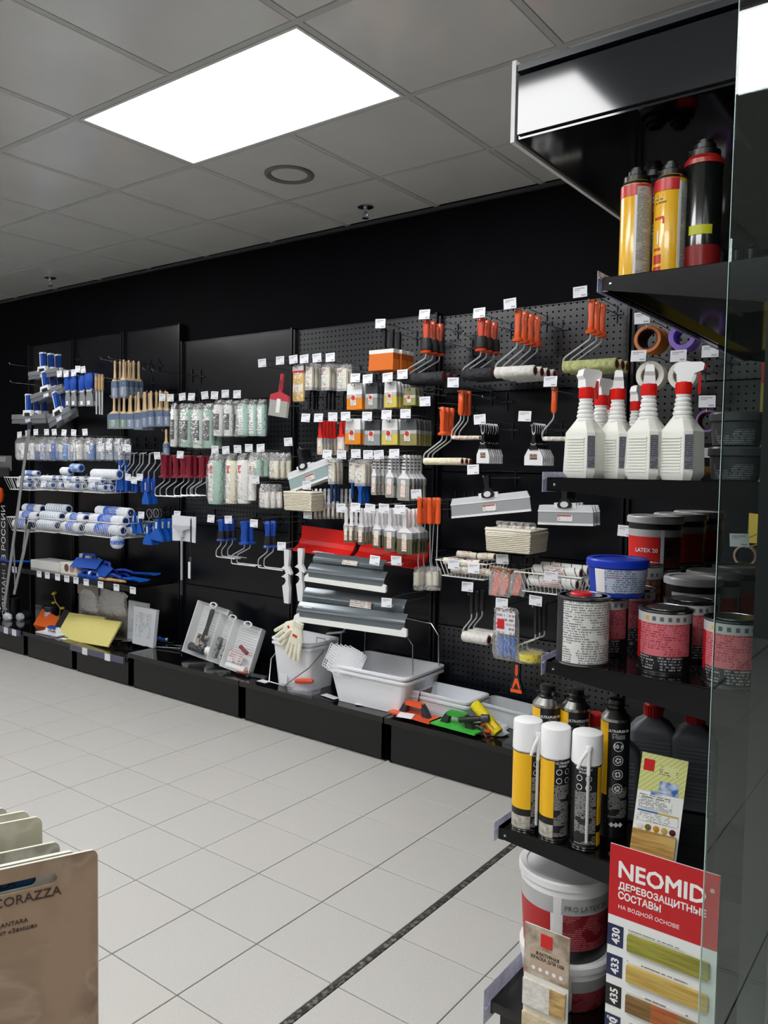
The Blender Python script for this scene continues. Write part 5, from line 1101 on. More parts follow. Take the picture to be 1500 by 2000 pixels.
# red spatula profiles and grey smoothing blades
def bladeprof(x0,y0,x1,y1,Y,label,cols,name,dropl,depth=.05,labelpos=.45,white=False):
    """long extruded profile from (x0,y0) to (x1,y1): top edge; hangs down dropl px at the left"""
    a=at(x0,y0,Y); b=at(x1,y1,Y); L=b.x-a.x; ang=math.atan2(a.z-b.z,L); h=a.z-at(x0,y0+dropl,Y).z
    ps=[]
    def lp(prof,m_,nm,x0_=0,x1_=None):
        q=MB(); x1_=L if x1_ is None else x1_; q.loft([[(x0_,y,z) for y,z in prof],[(x1_,y,z) for y,z in prof]]); ps.append(P(nm,q,m_))
    if cols=='red':
        RD=mat('dc1a14',.3); lp([(0,0),(.003,0),(.004,-h*.52),(-.006,-h*.56),(-.01,-h*.56),(-.002,-h*.5)],RD,'back_plate'); lp([(-.01,-h*.53),(.004,-h*.53),(.004,-h*.72),(-.022,-h*.72)],RD,'clamp_bar'); lp([(-.02,-h*.7),(.0,-h*.7),(-.012,-h*.76),(-.07,-h*1.0),(-.072,-h*.97)],RD,'blade')
        q=MB(); q.add([(L*.38,-.0565,-h*.905),(L*.75,-.0565,-h*.905),(L*.75,-.0725,-h*.955),(L*.38,-.0725,-h*.955)],[(0,1,2,3)],TR(0,-.001,.004)); ps.append(P('paper_label',q,printed('e6e4ea','5a3aa0',.01,.5,.4)))
    else:
        n=8; arcp=[(-.03*math.sin(PI*i/(2*n)*1.4),-h*i/n) for i in range(n+1)]; prof=arcp+[(y+.003,z) for y,z in arcp[::-1]]
        lp(prof,mat('6a7277',.22,.5),'steel_blade',.015,L-.015)
        q=MB(); q.add([(L*labelpos,-.03,-h*.35),(L*(labelpos+.2),-.03,-h*.35),(L*(labelpos+.2),-.037,-h*.75),(L*labelpos,-.037,-h*.75)],[(0,1,2,3)],TR(0,-.002,0)); 
        if labelpos>=0: ps.append(P('paper_label',q,printed('e0dfd8','8a4a30',.01,.6,.4)))
        if white:
            q=MB(); q.prism([(0,-h*1.05),(L*.01,-h*.9),(L*.05,-h*.7),(L*.05,-h*1.0),(L*.95,-h*1.0),(L*.97,-h*.8),(L,-h*.9),(L,-h*1.3),(L*.99,-h*1.38),(.0,-h*1.33)],-.034,-.022); ps.append(P('white_carrier',q,mat('eceeea',.4)))
    put(name,ps,label,'spatula',a,(0,ang,0)); return a,b,L
bladeprof(590,1026,696,1040,3.38,'bright red plastic smoothing spatula, left one under the white brushes',"red",'smoothing_spatula',48)
bladeprof(706,1042,838,1060,3.38,'bright red plastic smoothing spatula, right one behind the white brushes',"red",'smoothing_spatula',48)
bladeprof(614,1078,760,1094,3.17,'grey steel smoothing blade directly beneath the red spatulas','g','smoothing_spatula',20)
bladeprof(603,1099,762,1118,3.13,'grey smoothing blade on a white carrier, upper pair','g','smoothing_spatula',26,labelpos=-1,white=True)
bladeprof(594,1146,800,1172,3.17,'wide grey steel smoothing blade, upper of the low pair','g','smoothing_spatula',30,labelpos=.5)
bladeprof(582,1174,802,1200,3.12,'widest grey smoothing blade on white carrier above the buckets','g','smoothing_spatula',28,labelpos=-1,white=True)
for px,py,lb in ((732,1094,'over the upper grey blade'),(774,1095,'right of the upper grey blade'),(755,1177,'over the lower grey blade'),(600,1193,'above the white glove pair'),(550,1067,'above the white extension grips')):
    card(px,py,'wire hook with price card '+lb,3.1)
# white extension grips
def grip(w,h):
    b=MB(); b.prism([(-w*.2,0),(w*.25,0),(w*.28,-h*.1),(w*.2,-h*.3),(w*.5,-h*.42),(w*.45,-h*.46),(w*.22,-h*.43),(w*.24,-h*.6),(w*.34,-h*.7),(w*.3,-h),(-w*.1,-h),(-w*.3,-h*.68),(-w*.1,-h*.64),(w*.02,-h*.58),(-w*.06,-h*.53),(-w*.4,-h*.51),(-w*.2,-h*.48),(0,-h*.44),(-w*.1,-h*.38),(-w*.45,-h*.36),(-w*.15,-h*.3)],-.009,.009)
    return [P('grip_body',b,mat('e4e5e7',.35))]
do(hb(grip,550,1074,572,1180,3.18),'extension_grip','tool','white plastic notched grip','left of the white grip pair',hook=False)
do(hb(grip,577,1071,598,1176,3.18),'extension_grip','tool','white plastic notched grip','right of the white grip pair',hook=False)
# ---------- module 3 : bagged sleeves, maroon rollers, blue rollers
LB_='17181b'; MINT='a9cdbf'
sl=[(336,789,347,874,'e6e6e4',LB_,2,'first upper sleeve hook',(333,777),'white'),(358,790,378,875,MINT,LB_,2,'second upper sleeve hook',(356,775),'mint'),(379,790,399,877,'cfdcd4',LB_,2,'third upper sleeve hook',(374,775),'pale mint'),(401,790,418,877,'9fc3b4',LB_,2,'fourth upper sleeve hook',(400,772),'mint'),
    (420,783,437,853,'e8e8e6',LB_,2,'fifth upper sleeve hook',(419,772),'white'),(440,783,455,853,'e8e8e6',LB_,3,'sixth upper sleeve hook',(440,769),'white'),(466,782,487,853,MINT,'white',1,'seventh upper sleeve hook',(463,770),'mint'),(488,782,503,853,MINT,'white',1,'eighth upper sleeve hook',None,'mint'),(505,782,520,853,MINT,'white',1,'ninth upper sleeve hook',None,'mint')]
for x0,y0,x1,y1,c,l,n,hk,tg,cn in sl:
    do(hb(sleeve,x0,y0,x1,y1,3.22,c,l),'bagged_sleeve','paint roller',f'{cn} roller sleeve in clear bag',hk,n=n,dy=.055,tag=tg,group=('bagged sleeves, '+hk) if n>1 else None,jit=.03)
card(317,776,'wire hook with price card at the left of the upper sleeves'); 
sl=[(412,888,437,986,MINT,'red',2,'first lower sleeve hook',(420,878),'mint'),(445,888,465,985,'e9e4c8','red',1,'second lower sleeve hook',(441,879),'cream'),(466,887,487,985,'e9e9e6','red',1,'third lower sleeve hook',(464,877),'white'),(488,890,501,979,'ecece8','red',1,'fourth lower sleeve hook',(486,875),'white')]
for x0,y0,x1,y1,c,l,n,hk,tg,cn in sl:
    do(hb(sleeve,x0,y0,x1,y1,3.22,c,l),'bagged_sleeve','paint roller',f'{cn} roller sleeve with red mark in bag',hk,n=n,dy=.055,tag=tg,group=('bagged sleeves, '+hk) if n>1 else None,jit=.03)
do(hb(mini_bag,488,886,512,931,3.24,MINT,n=2),'small_roller_bag','paint roller','bag of two mint mini rollers','hook right of lower sleeves',n=3,dy=.04,dx=.01,tag=(509,875),group='bags of mint mini rollers')
do(hb(mini_bag,528,886,545,934,3.24,'e9e3c8',n=2),'small_roller_bag','paint roller','bag of two cream mini rollers','hook below blue pegboard patch',n=3,dy=.035,dx=.012,group='bags of cream mini rollers')
do(hb(mini_bag,508,948,526,993,3.2,'e8e6de',n=2),'small_roller_bag','paint roller','bag of two white mini rollers','lowest mini roller hook',n=3,dy=.03,dx=.02,tag=(499,937),group='bags of white mini rollers')
MA='7c1a2c'
def mframe(x0,y0,x1,y1,slx0,slx1,sly,col,Y,**k): return frame_px((x0,y0,x1,y1),(slx0,sly,slx1,sly+1),col,'',Y=Y,**k)
for i,(x0,x1,s0,s1,n) in enumerate(((315,327,303,345,2),(339,350,325,352,1),(353,365,340,365,1),(364,374,354,382,3),(389,399,372,392,2))):
    do(mframe(x0,888+i*.5,x1,934,s0,s1,970-i*.5,MA,3.2),'paint_roller','paint roller','maroon-handled roller frame',('first','second','third','fourth','fifth')[i]+' maroon hook',n=n,dy=.035,dx=.01,tag={0:(307,890),3:(352,888)}.get(i),group='maroon roller frames, group '+('first','second','third','fourth','fifth')[i] if n>1 else None,jit=.01)
b=MB()
BLU='1648a8'
for i,(x0,y0,x1,y1,s0,s1,sy,n,tg) in enumerate(((427,1014,437,1057,423,460,1090,3,(412,1013)),(471,1018,484,1064,452,499,1104,2,(446,1015)),(518,1018,528,1071,505,553,1112,2,(496,1022)))):
    do(frame_px((x0,y0,x1,y1),(s0,sy,s1,sy+1),BLU,'',Y=3.2,gr=(i!=1)),'paint_roller','paint roller','blue-handled roller frame without sleeve',('left','middle','right')[i]+' blue frame hook',n=n,dy=.045,tag=tg,group='blue roller frames, '+('left','middle','right')[i]+' hook',jit=.01)
# ---------- left modules
do(hb(wood_brush,219,704,230,778,3.24),'wood_brush','brush','wooden-handled brush in clear sleeve','left topmost wooden brush hook',n=4,dy=.035,dx=.008,group='wooden brushes, left topmost hook')
do(hb(wood_brush,235,702,248,777,3.2),'wood_brush','brush','wooden-handled brush in clear sleeve','right topmost wooden brush hook',n=4,dy=.035,dx=.006,group='wooden brushes, right topmost hook')
for i,(x0,x1,y0,y1,n,s_,bc) in enumerate(((211,235,772,838,2,'88a070','8fae5a'),(236,249,772,838,2,'7f98a0','8fae5a'),(248,262,772,838,2,'5f7fa8','9aa9b8'),(263,278,765,840,3,'5f7fa8','8d9db8'),(278,289,765,836,2,'5f7fa8','8d9db8'),(289,301,763,834,3,'5f7fa8','8d9db8'),(306,320,762,833,2,'5f7fa8','8d9db8'),(322,332,765,833,1,'5f7fa8','8d9db8'))):
    do(hb(wood_brush,x0,y0,x1,y1,3.22,s_,bc),'wood_brush','brush','beige wooden brush in bluish sleeve',ORD[i].replace('frontmost','first')+' lower wooden brush hook',n=n,dy=.035,dx=.008,group=f'wooden brushes, lower hook {ORD[i].replace("frontmost","first")}' if n>1 else None,tag={7:(317,776)}.get(i) if 0 else None)
do(hb(wood_brush,320,838,329,890,3.2),'wood_brush','brush','single wooden brush above maroon rollers','hook below the wooden brushes')
def blue_trowel(w,h):
    a=MB(); a.lathe([(w*.3,-h*.5),(w*.42,-h*.45),(w*.5,-h*.2),(w*.44,-.006),(w*.3,0),(0,.001)],12,sy=.7); c=MB(); c.prism(sym([(0,-h*.48),(w*.28,-h*.5),(w*.5,-h*.72),(w*.5,-h),(0,-h)]),-.001,.001); d=MB(); d.prism(sym([(0,-h*.44),(w*.36,-h*.44),(w*.3,-h*.56),(0,-h*.56)]),-.006,.006); l=MB(); l.box(-w*.3,w*.1,-.0024,-.0012,-h*.96,-h*.84)
    return [P('handle',a,mat('1c4fb4',.35)),P('bolster',d,mat('e4e6ea',.35)),P('blade',c,mat('a9acb0',.25,.5)),P('label',l,mat('e6e8ea',.5))]
for i,(x0,x1,y0) in enumerate(((127,137,733),(138,149,733),(155,166,732),(167,181,728))):
    do(hb(blue_trowel,x0,y0,x1,793),'putty_knife','putty knife','blue-handled steel putty knife',('first','second','third','fourth')[i]+' blue knife hook',n=2,dy=.04,dx=.02,tag=((116,730),(129,730),(144,728),(152,721))[i],group='blue putty knives, hook '+('one','two','three','four')[i])
card(162,722,'wire hook with price card, rightmost above the blue putty knives')
def chisel(w,h):
    a=MB(); a.lathe([(w*.25,-h*.42),(w*.4,-h*.38),(w*.4,-h*.06),(w*.3,0),(0,.001)],10,sy=.8); c=MB(); c.prism(sym([(0,-h*.4),(w*.3,-h*.42),(w*.26,-h),(0,-h)]),-.001,.001)
    return [P('handle',a,noisy('c0a070','a38254',30,.5)),P('blade',c,mat('d0d2d5',.25,.4))]
for i,x in enumerate((188,194,200)): do(hb(chisel,x-2.6,731,x+2.6,809,3.24+i*.02),'pointing_trowel','trowel','narrow wooden-handled pointing trowel',('left','middle','right')[i]+' pointing trowel hook',hook=(i==1))
# wide plastering blades with blue handles
def plaster(w,h,n=1):
    a=MB(); t=.011
    a.prism(sym([(0,0),(.018,0),(.021,-.008),(.017,-h*.55),(0,-h*.58)]),-.014,.014); s_=MB(); s_.prism([(-.024,.004),(-.016,.004),(-.012,-h*.56),(-.02,-h*.56)],-.015,.015).prism([(-.022,.006),(.02,.006),(.02,-.004),(-.022,-.004)],-.0155,.0155)
    b=MB(); b.prism(sym([(0,-h*.54),(.05,-h*.54),(.058,-h*.74),(.044,-h*.74),(.038,-h*.63),(0,-h*.63)]),-.016,.01); k=MB(); k.box(-.036,.036,-.012,-.004,-h*.74,-h*.64)
    p_=MB(); p_.prism(sym([(0,-h*.68),(w*.49,-h*.68),(w*.5,-h*.84),(0,-h*.84)]),-.006,.006); q=MB(); q.prism(sym([(0,-h*.84),(w*.5,-h*.84),(w*.505,-h),(0,-h)]),-.0015,.0015); l=MB(); l.box(-.035,.035,-.0072,-.0062,-h*.97,-h*.84)
    return [P('handle',a,mat('1c49a0',.4)),P('handle_edge',s_,mat('e6e8ec',.4)),P('bracket',b,mat('e9ebee',.35)),P('dark_insert',k,mat('1a1c20',.4)),P('blade_holder',p_,mat('8f9195',.35,.4)),P('blade',q,mat('7c7f83',.3,.4)),P('label',l,printed('dfe4ee','2456a6',.01,.6,.4))]
for i,(x0,y0,x1,y1,tl,n) in enumerate(((54,690,114,738,-.02,3),(56,727,118,778,-.17,3),(24,771,88,827,0,3),(86,767,130,827,-.28,2))):
    do(hb(plaster,x0,y0,x1,y1),'plastering_knife','spatula','wide grey plastering blade with blue handle',('topmost','second','lowest left','lowest right')[i]+' plastering hook',n=n,dy=.06,rot=(0,tl,0),jit=.02,group='plastering blades, '+('topmost','second','lowest left','lowest right')[i]+' hook')
# bagged small rollers row
bw_='2f62b4'
rw=[(34,51,'e9eaee',2),(52,70,'ececee',2),(71,91,bw_,2),(92,110,bw_,2),(111,133,'5b86c8',3),(134,150,'8fa6c8',3),(152,162,'e9e6e0',1),(167,185,'5b86c8',2),(190,205,'a8b8cc',2),(208,221,'9fb2cc',2),(225,240,'93a4bc',2)]
tg=[(38,849),(54,847),(70,844),(91,844),(106,844),(125,845),(144,845),(166,844),(198,874),(213,872),(245,874)]
for i,(x0,x1,c,n) in enumerate(rw):
    do(hb(mini_bag,x0,853+i*.5,x1,899,3.2,c,n=n,cols=[('eceef2' if (k+i)%2 else c) for k in range(n)],labc='blue'),'small_roller_bag','paint roller','bag of blue and white small rollers',ORD[i].replace('frontmost','first')+' hook of the bagged row',n=2 if i>1 else 1,dy=.06,tag=tg[i],group='bagged rollers, hook '+ORD[i].replace('frontmost','first') if i>1 else None)
# basket rows left
BW=striped('eef0f4','a9bcd4',0,.016,.6,.85); BWM=noisy('eceef2','d9dee8',60,.85)
spots=(((8,931,58,935),3,1),((60,931,102,934),4,0),((104,932,148,936),4,2),((150,934,202,938),5,3))
for i,((x0,y0,x1,y1),n,kind) in enumerate(spots):
    o,(bx,by,bz,bw,bd,bh)=basket_at(x0,y0,x1,y1,f'white wire basket of small blue and white rollers, {ORD[i].replace("frontmost","first")} from left in upper row',3.1,d=.3,h=.09,nx=10)
    for j in range(6):
        L=.13 if i<3 else .17; r=.022; v=-.09+.06*(j%3)*1.0; z_=-.055 if j<3 else -.008
        put('small_roller',lying_roller(L,r,BWM if j%2 else BW,band=('2f66c0','e8ecf4') if (j+i)%2 else None,end='2048a0'),f'short blue and white roller, number lying {("low front","low middle","low rear","high front","high middle","high rear")[j]} in upper-row basket {("one","two","three","four")[i]}'.replace('number lying ',''),'paint roller',(bx+random.uniform(-.02,.02),by+v,bz+z_),(0,0,random.uniform(-.15,.15)+(PI/2 if 0 else 0)),f'rollers in upper-row basket {("one","two","three","four")[i]}')
    card((x0+x1)/2+4,945,f'wire hook with price card on upper-row basket {("one","two","three","four")[i]}',3.08)
for i,(px,py,L,r,lb) in enumerate(((208,926,.26,.034,'long grey-blue roller sleeve lying across the top of the upper baskets'),(150,914,.1,.03,'thick blue and white roller on top of the third upper basket'),(130,920,.09,.028,'blue-capped roller sleeve on top of the third upper basket'),(62,924,.16,.02,'blue wrapped thin roller on top of the second upper basket'))):
    p=at(px,py,3.2); put('roller_sleeve',lying_roller(L,r,BWM if i!=1 else noisy('3f70c0','c8d4e8',40,.8),end='2450a8',band=('2f66c0','e8ecf4') if i==3 else None),lb,'paint roller',p,(0,0,.1))
for i,((x0,y0,x1,y1)) in enumerate(((13,1010,56,1013),(58,1010,104,1014),(106,1014,150,1018),(152,1016,232,1024))):
    o,(bx,by,bz,bw,bd,bh)=basket_at(x0,y0,x1,y1,f'white wire basket of long rollers, {ORD[i].replace("frontmost","first")} from left in lower row',3.1,d=.3,h=.1,nx=10 if i<3 else 16)
    L=bw*.8; n=0
    for j,(v,z_) in enumerate(((-.09,-.05),(0,-.05),(.09,-.05),(-.06,.012),(.03,.012),(-.02,.066))):
        if i==2 and j==5: continue
        st_=(i==1) or (i==0 and j==2)
        put('roller_sleeve',lying_roller(L,.033,striped('e9ecf0','b4c2d2',0,.03,.55,.85) if st_ else BWM,band=None if st_ else ('2a62c4','e8ecf4'),end='16285a'),f'large {"striped" if st_ else "white"} roller sleeve, {("low front","low middle","low rear","high front","high rear","topmost")[j]} in lower-row basket {("one","two","three","four")[i]}','paint roller',(bx+random.uniform(-.01,.01),by+v,bz+z_),(0,0,random.uniform(-.05,.05)),f'sleeves in lower-row basket {("one","two","three","four")[i]}')
# blue hanging tools between the baskets and maroon frames
def blue_scraper(w,h):
    a=MB(); a.prism(sym([(0,0),(w*.14,-.004),(w*.16,-h*.5),(w*.5,-h*.85),(w*.5,-h),(0,-h)]),-.009,.009); l=MB(); l.box(-w*.06,w*.06,-.0105,-.0094,-h*.45,-h*.15)
    return [P('body',a,mat('1659b8',.35)),P('label',l,mat('e6e8ea',.5))]
for i,(x0,y0,x1,y1,n,hk) in enumerate(((228,900,242,958,2,'hook at right of upper basket'),(246,1000,258,1042,1,'first hook right of lower basket'),(258,1000,268,1042,1,'second hook right of lower basket'),(267,1003,277,1042,1,'third hook right of lower basket'),(280,935,292,985,2,'hook above the wide blue scrapers'),(294,1013,322,1056,3,'wide blue scraper hook'),(281,1022,298,1064,2,'lowest blue scraper hook'))):
    do(hb(blue_scraper,x0,y0,x1,y1,3.22),'blue_scraper','scraper','bright blue plastic scraper',hk,n=n,dy=.04,dx=.012,tag={3:(273,932),1:(250,932),6:(276,1006)}.get(i),group=('blue scrapers, '+hk) if n>1 else None,jit=.08)
for i,x in enumerate((243,262,280,293,304)):
    p0=at(x,884,3.24); q0=lambda px_,py_:(lambda v:(v.x-p0.x,0,v.z-p0.z))(at(px_,py_,3.24)); wf=MB(); wf.tube([q0(x+6,884),q0(x,886),q0(x-1,905),q0(x-9,916),q0(x-14,922),q0(x-14,934)],.0034,6)
    hf=MB(); v0=q0(x-14,932); L_=v0[2]-q0(x-14,962)[2]; hf.lathe([(0,-L_),(.012,-L_+.004),(.014,-L_*.5),(.012,-.01),(.008,0)],12,TR(*v0))
    do(([P('wire_frame',wf,mat('cfd2d5',.3,.5)),P('handle',hf,mat('1a4cac',.35))],(x,884)),'paint_roller','paint roller','blue roller frame hung wire-up',ORD[i].replace('frontmost','first')+' bare frame hook',n=2,dy=.04,dx=.01,group='bare wire frames, hook '+ORD[i].replace('frontmost','first'),jit=.02,tag={0:(250,876),3:(262,938)}.get(i))
for i,(px,py) in enumerate(((292,1003),(305,1002))):
    p=at(px,py,3.2); b=MB(); b.ring(.03,.025,-.002,.002,22).ring(.03,.025,.012,.016,22,TR(.012,0,0)); put('ring_tool',[P('ring',b,CHROME)],['chrome ring tool left above the wide blue scrapers','chrome ring tool right above the wide blue scrapers'][i],'tool',p)
# ball in a bag hanging on a string
p=at(229,1059,3.15); b=MB(); b.lathe([(0,-.045),(.03,-.038),(.045,-.015),(.045,.015),(.034,.036),(0,.045)],18); c=MB(); c.lathe([(.0455,-.012),(.0458,.014)],18,cap=False); d=MB(); d.tube([(0,0,.04),(.005,.0,.22)],.0015,4); put('bagged_roller',[P('roller_pile',b,noisy('e6e8ea','b8c8d8',30,.8)),P('blue_label',c,printed('2a5ec0','e8ecf4',.012,.4,.4)),P('string',d,WHITE)],'small round roller in wrap hanging on a string below the baskets','paint roller',p)
# squeegee on its pole with a white bag
p=at(355,1030,3.16); ztop=at(355,1008,3.16).z-p.z; zbot=at(355,1162,3.16).z-p.z; w=at(380,1030,3.16).x-at(334,1030,3.16).x
b=MB(); b.box(-.008,.008,-.008,.008,zbot*.72,-.03) if 0 else b.lathe([(0,zbot*.78),(.0075,zbot*.78),(.0075,-.01),(0,-.01)],12); c=MB(); c.lathe([(0,zbot),(.0095,zbot),(.0095,zbot*.78),(0,zbot*.78)],12); d=MB(); d.prism(sym([(0,.01),(w*.36,.012),(w*.38,-.002),(.02,-.02),(.012,-.06),(0,-.06)]),-.01,.01)
e=MB(); e.prism([(-w*.5,ztop),(w*.5,ztop),(w*.48,-.09),(w*.1,-.085),(-w*.48,-.088)],.014,.02)
put('squeegee',[P('pole',b,mat('c9ccd0',.3,.6)),P('grip',c,mat('2a2c30',.5)),P('head',d,mat('b9bcc0',.35)),P('white_bag',e,mat('dcdee6',.5))],'squeegee on a telescopic pole in a white bag, hanging between maroon and blue rollers','squeegee',p)
p=at(373,1010,3.14); b=MB(); b.lathe([(0,-.34),(.005,-.34),(.004,-.02),(0,0)],8); c=MB(); c.lathe([(0,-.38),(.011,-.38),(.012,-.25),(.006,-.24)],10); d=MB(); d.box(-.009,.012,-.014,-.013,-.37,-.27); put('thin_brush',[P('rod',b,mat('15161a',.4)),P('sleeve',c,mat('1d1e22',.4)),P('label',d,mat('dfe1e5',.5))],'thin black rod with white label hanging right of the squeegee','tool',p)
card(346,1005,'wire hook with price card at the squeegee head')
for px,py,Y in ((908,655,3.3),(985,640,3.3),(1060,630,3.32),(945,778,3.3),(880,670,3.32)): empty_hook(px,py,'bare wire hook at the pegboard, '+{908:'left of the charcoal rollers',985:'between charcoal and white rollers',1060:'right of the white rollers',945:'below the white rollers',880:'beside the module joint'}[px],Y)
for i,(px,py) in enumerate(((22,712),(24,747),(200,702),(216,700),(283,722),(300,724),(205,738))): empty_hook(px,py,'long bare wire hook on the left units, '+('uppermost at far left','second at far left','left above the wooden brushes','right above the wooden brushes','right of the topmost wooden brushes','farther right of the topmost wooden brushes','right of the pointing trowels')[i],3.15)
# ================================================================ things on the bases and the low shelf
def onbase(px,py,z=BZ): return atz(px,py,z)
# low shelf of the left units
a=at(12,1107,3.16); b_=at(330,1160,3.16); zs=.60
q=at(140,1125,3.16); zs=q.z
b=MB(); b.box(-6.25,-4.42,3.15,3.5,zs-.02,zs); c=MB(); c.box(-6.25,-4.42,3.14,3.15,zs-.035,zs); 
bk=MB(); bk.prism([(0,0),(.3,0),(.3,-.1),(0,-.02)],-.002,.002)
put('shelf',[P('shelf_deck',b,GLOSS),P('front_edge',c,mat('0d0d10',.3))],'long low black shelf holding blue plastic tools at left','shelf',(0,0,0))
for i,px in enumerate((76,92,112,130,148,168,196,227,259,28)):
    q=at(px,1100+(px-14)*.175+9,3.135); k=MB(); k.box(-.031,.031,-.001,0,-.025,.02); k2=MB(); k2.box(-.024,.018,-.0016,-.001,.004,.014)
    put('price_card',[P('card',k,mat('e6e7ee',.5),P('print',k2,mat('a5a7b0',.6)))],'white price card clipped to the low left shelf edge, '+('second','third','fourth','fifth','sixth','seventh','eighth','ninth','tenth','first')[i]+' from left','price card',(q.x,3.137,zs-.018))
def slab(px0,py0,px1,py1,Yf,d,parts_fn,name,label,cat,z,rot=0):
    a=at(px0,py1,Yf); b=at(px1,py1,Yf); w=b.x-a.x; h=at(px0,py0,Yf).z-a.z
    return put(name,parts_fn(w,d,h),label,cat,((a.x+b.x)/2,Yf+d/2,z),(0,0,rot))
def carton(w,d,h,c='e8e7e3',extra=None,lid=None):
    b=MB(); b.box(-w/2,w/2,-d/2,d/2,0,h); ps=[P('carton',b,mat(c,.5))]
    k=MB(); k.box(-w/2-.0006,w/2+.0006,-d/2-.0006,d/2+.0006,h*.78,h*.8); ps.append(P('lid_seam',k,mat('c4c3bf',.6)))
    if extra=='dots':
        for x,cc in ((-.12,'6a5048'),(.2,'b98d84')): e=MB(); e.lathe([(0,0),(h*.36,0),(h*.36,.001),(0,.001)],20,TR(x*w,-d/2-.0002,h*.55)@RX(PI/2)); ps.append(P('round_print',e,mat(cc,.5)))
    return ps
slab(60,1086,117,1101,3.22,.16,lambda w,d,h:carton(w,d,h),'carton','plain white box on the low left shelf','box',zs)
slab(118,1086,150,1106,3.2,.15,lambda w,d,h:carton(w,d,h*1.05,'ece8df','dots'),'carton','cream box with two round prints on the low left shelf','box',zs)
for i,(x0,x1,y0,y1) in enumerate(((155,179,1058,1092),(179,203,1062,1090))):
    p,w,h=box2(x0,y0,x1,y1,3.36); b=MB(); b.prism([(-w*.5,-h),(w*.5,-h),(w*.42,-.01),(w*.1,0),(w*.1,.006),(-w*.1,.006),(-w*.42,0)],-.01,.01); c=MB(); c.box(-w*.1,w*.1,-.0112,-.0102,-h*.5,-h*.3)
    put('paper_packet',[P('packet',b,mat('c9c7c2',.55)),P('print',c,mat('555555',.6))],['grey-white paper packet standing at left behind the blue tools','grey-white paper packet standing at right behind the blue tools'][i],'packet',(p.x,3.36,zs+h))
# blue tools on the shelf
BL=mat('1a4fae',.35); BL2=mat('16389a',.35)
def corner_tool(s=1):
    a=MB(); a.add([(-.1,-.05,.0),(.1,-.05,.0),(.1,.0,.05),(-.1,.0,.05),(-.1,-.045,-.0),(.1,-.045,0),(.1,.003,.046),(-.1,.003,.046)],[(0,1,2,3),(7,6,5,4),(0,4,5,1),(1,5,6,2),(2,6,7,3),(3,7,4,0)]); a.add([(-.1,.05,.0),(.1,.05,.0),(.1,.0,.05),(-.1,.0,.05),(-.1,.045,-.0),(.1,.045,0),(.1,-.003,.046),(-.1,-.003,.046)],[(3,2,1,0),(4,5,6,7),(0,1,5,4),(1,2,6,5),(2,3,7,6),(3,0,4,7)])
    h=MB(); h.tube([(-.05,0,.045),(-.04,0,.07),(.04,0,.07),(.05,0,.045)],.008,8); return [P('angled_blade',a,BL),P('handle',h,BL2)]
def sander(s=1):
    a=MB(); a.box(-.055,.055,-.03,.03,0,.018); h=MB(); h.prism(sym([(0,.05),(.03,.05),(.042,.03),(.045,.018),(.03,.018),(.022,.034),(0,.036)]),-.012,.012); t=MB(); t.lathe([(.012,0),(.018,.002),(.018,.03),(.012,.032)],14,TR(.055,0,.025)@RY(-PI/2)); return [P('base_plate',a,BL),P('handle',h,BL2),P('white_roll',t,mat('dfe3ea',.5))]
def scoop(L=.2,w=.1):
    a=MB(); n=8; rings=[]
    for k in range(n+1):
        t=k/n; ww=w*(.35+.65*t)/2; x=-L/2+L*t; rings.append([(x,-ww,.012),(x,-ww*.6,.002),(x,ww*.6,.002),(x,ww,.012),(x,ww*.6,.006),(x,-ww*.6,.006)])
    a.loft(rings); h=MB(); h.tube([(-L/2+.01,0,.01),(-L/2-.06,0,.024),(-L/2-.13,0,.018)],[.009,.011,.009],8); return [P('blade',a,mat('1c62c8',.3)),P('handle',h,BL2)]
items=[(170,1098,3.24,corner_tool,0.2,1.25,'blue corner trowel propped highest among the blue shelf tools',.06),(205,1105,3.22,corner_tool,-.3,1.2,'second blue corner trowel, right of the highest one',.03),(165,1112,3.2,sander,.2,1,'blue hand sander at the shelf edge, left of three',0),(182,1115,3.19,sander,.2,1,'blue hand sander at the shelf edge, middle of three',0),(200,1118,3.19,sander,.2,1,'blue hand sander at the shelf edge, right of three',0),(262,1128,3.24,scoop,-.15,1,'blue plastic scoop lying behind the flat blue blade',.02),(282,1135,3.2,scoop,.12,1.1,'flat blue blade pointing right over the shelf edge',.02),(286,1128,3.3,scoop,.3,1.0,'bagged blue blade at right end of the low shelf',.05),(35,1095,3.2,scoop,.6,1.1,'dark blue curved tool at the left end of the low shelf',.02)]
for px,py,Y,fn,rz,sc,lb,dz in items:
    p=at(px,py,Y); x=max(min(p.x,-4.5),-6.15); put('blue_tool',fn(),lb,'tool',(x,Y+.02,zs+dz+.001),(0,0,rz),scale=sc)
b=MB(); b.lathe([(0,-.14),(.012,-.138),(.011,.05),(.008,.12),(0,.125)],10,RY(PI/2)); p=at(222,1128,3.18); put('wooden_stick',[P('handle',b,noisy('cfae7c','b08a56',30,.5))],'pale wooden handle lying on the low shelf between blue tools','tool',(p.x,3.18,zs+.014),(0,0,.1))
BZR=BZ; BZ=.195
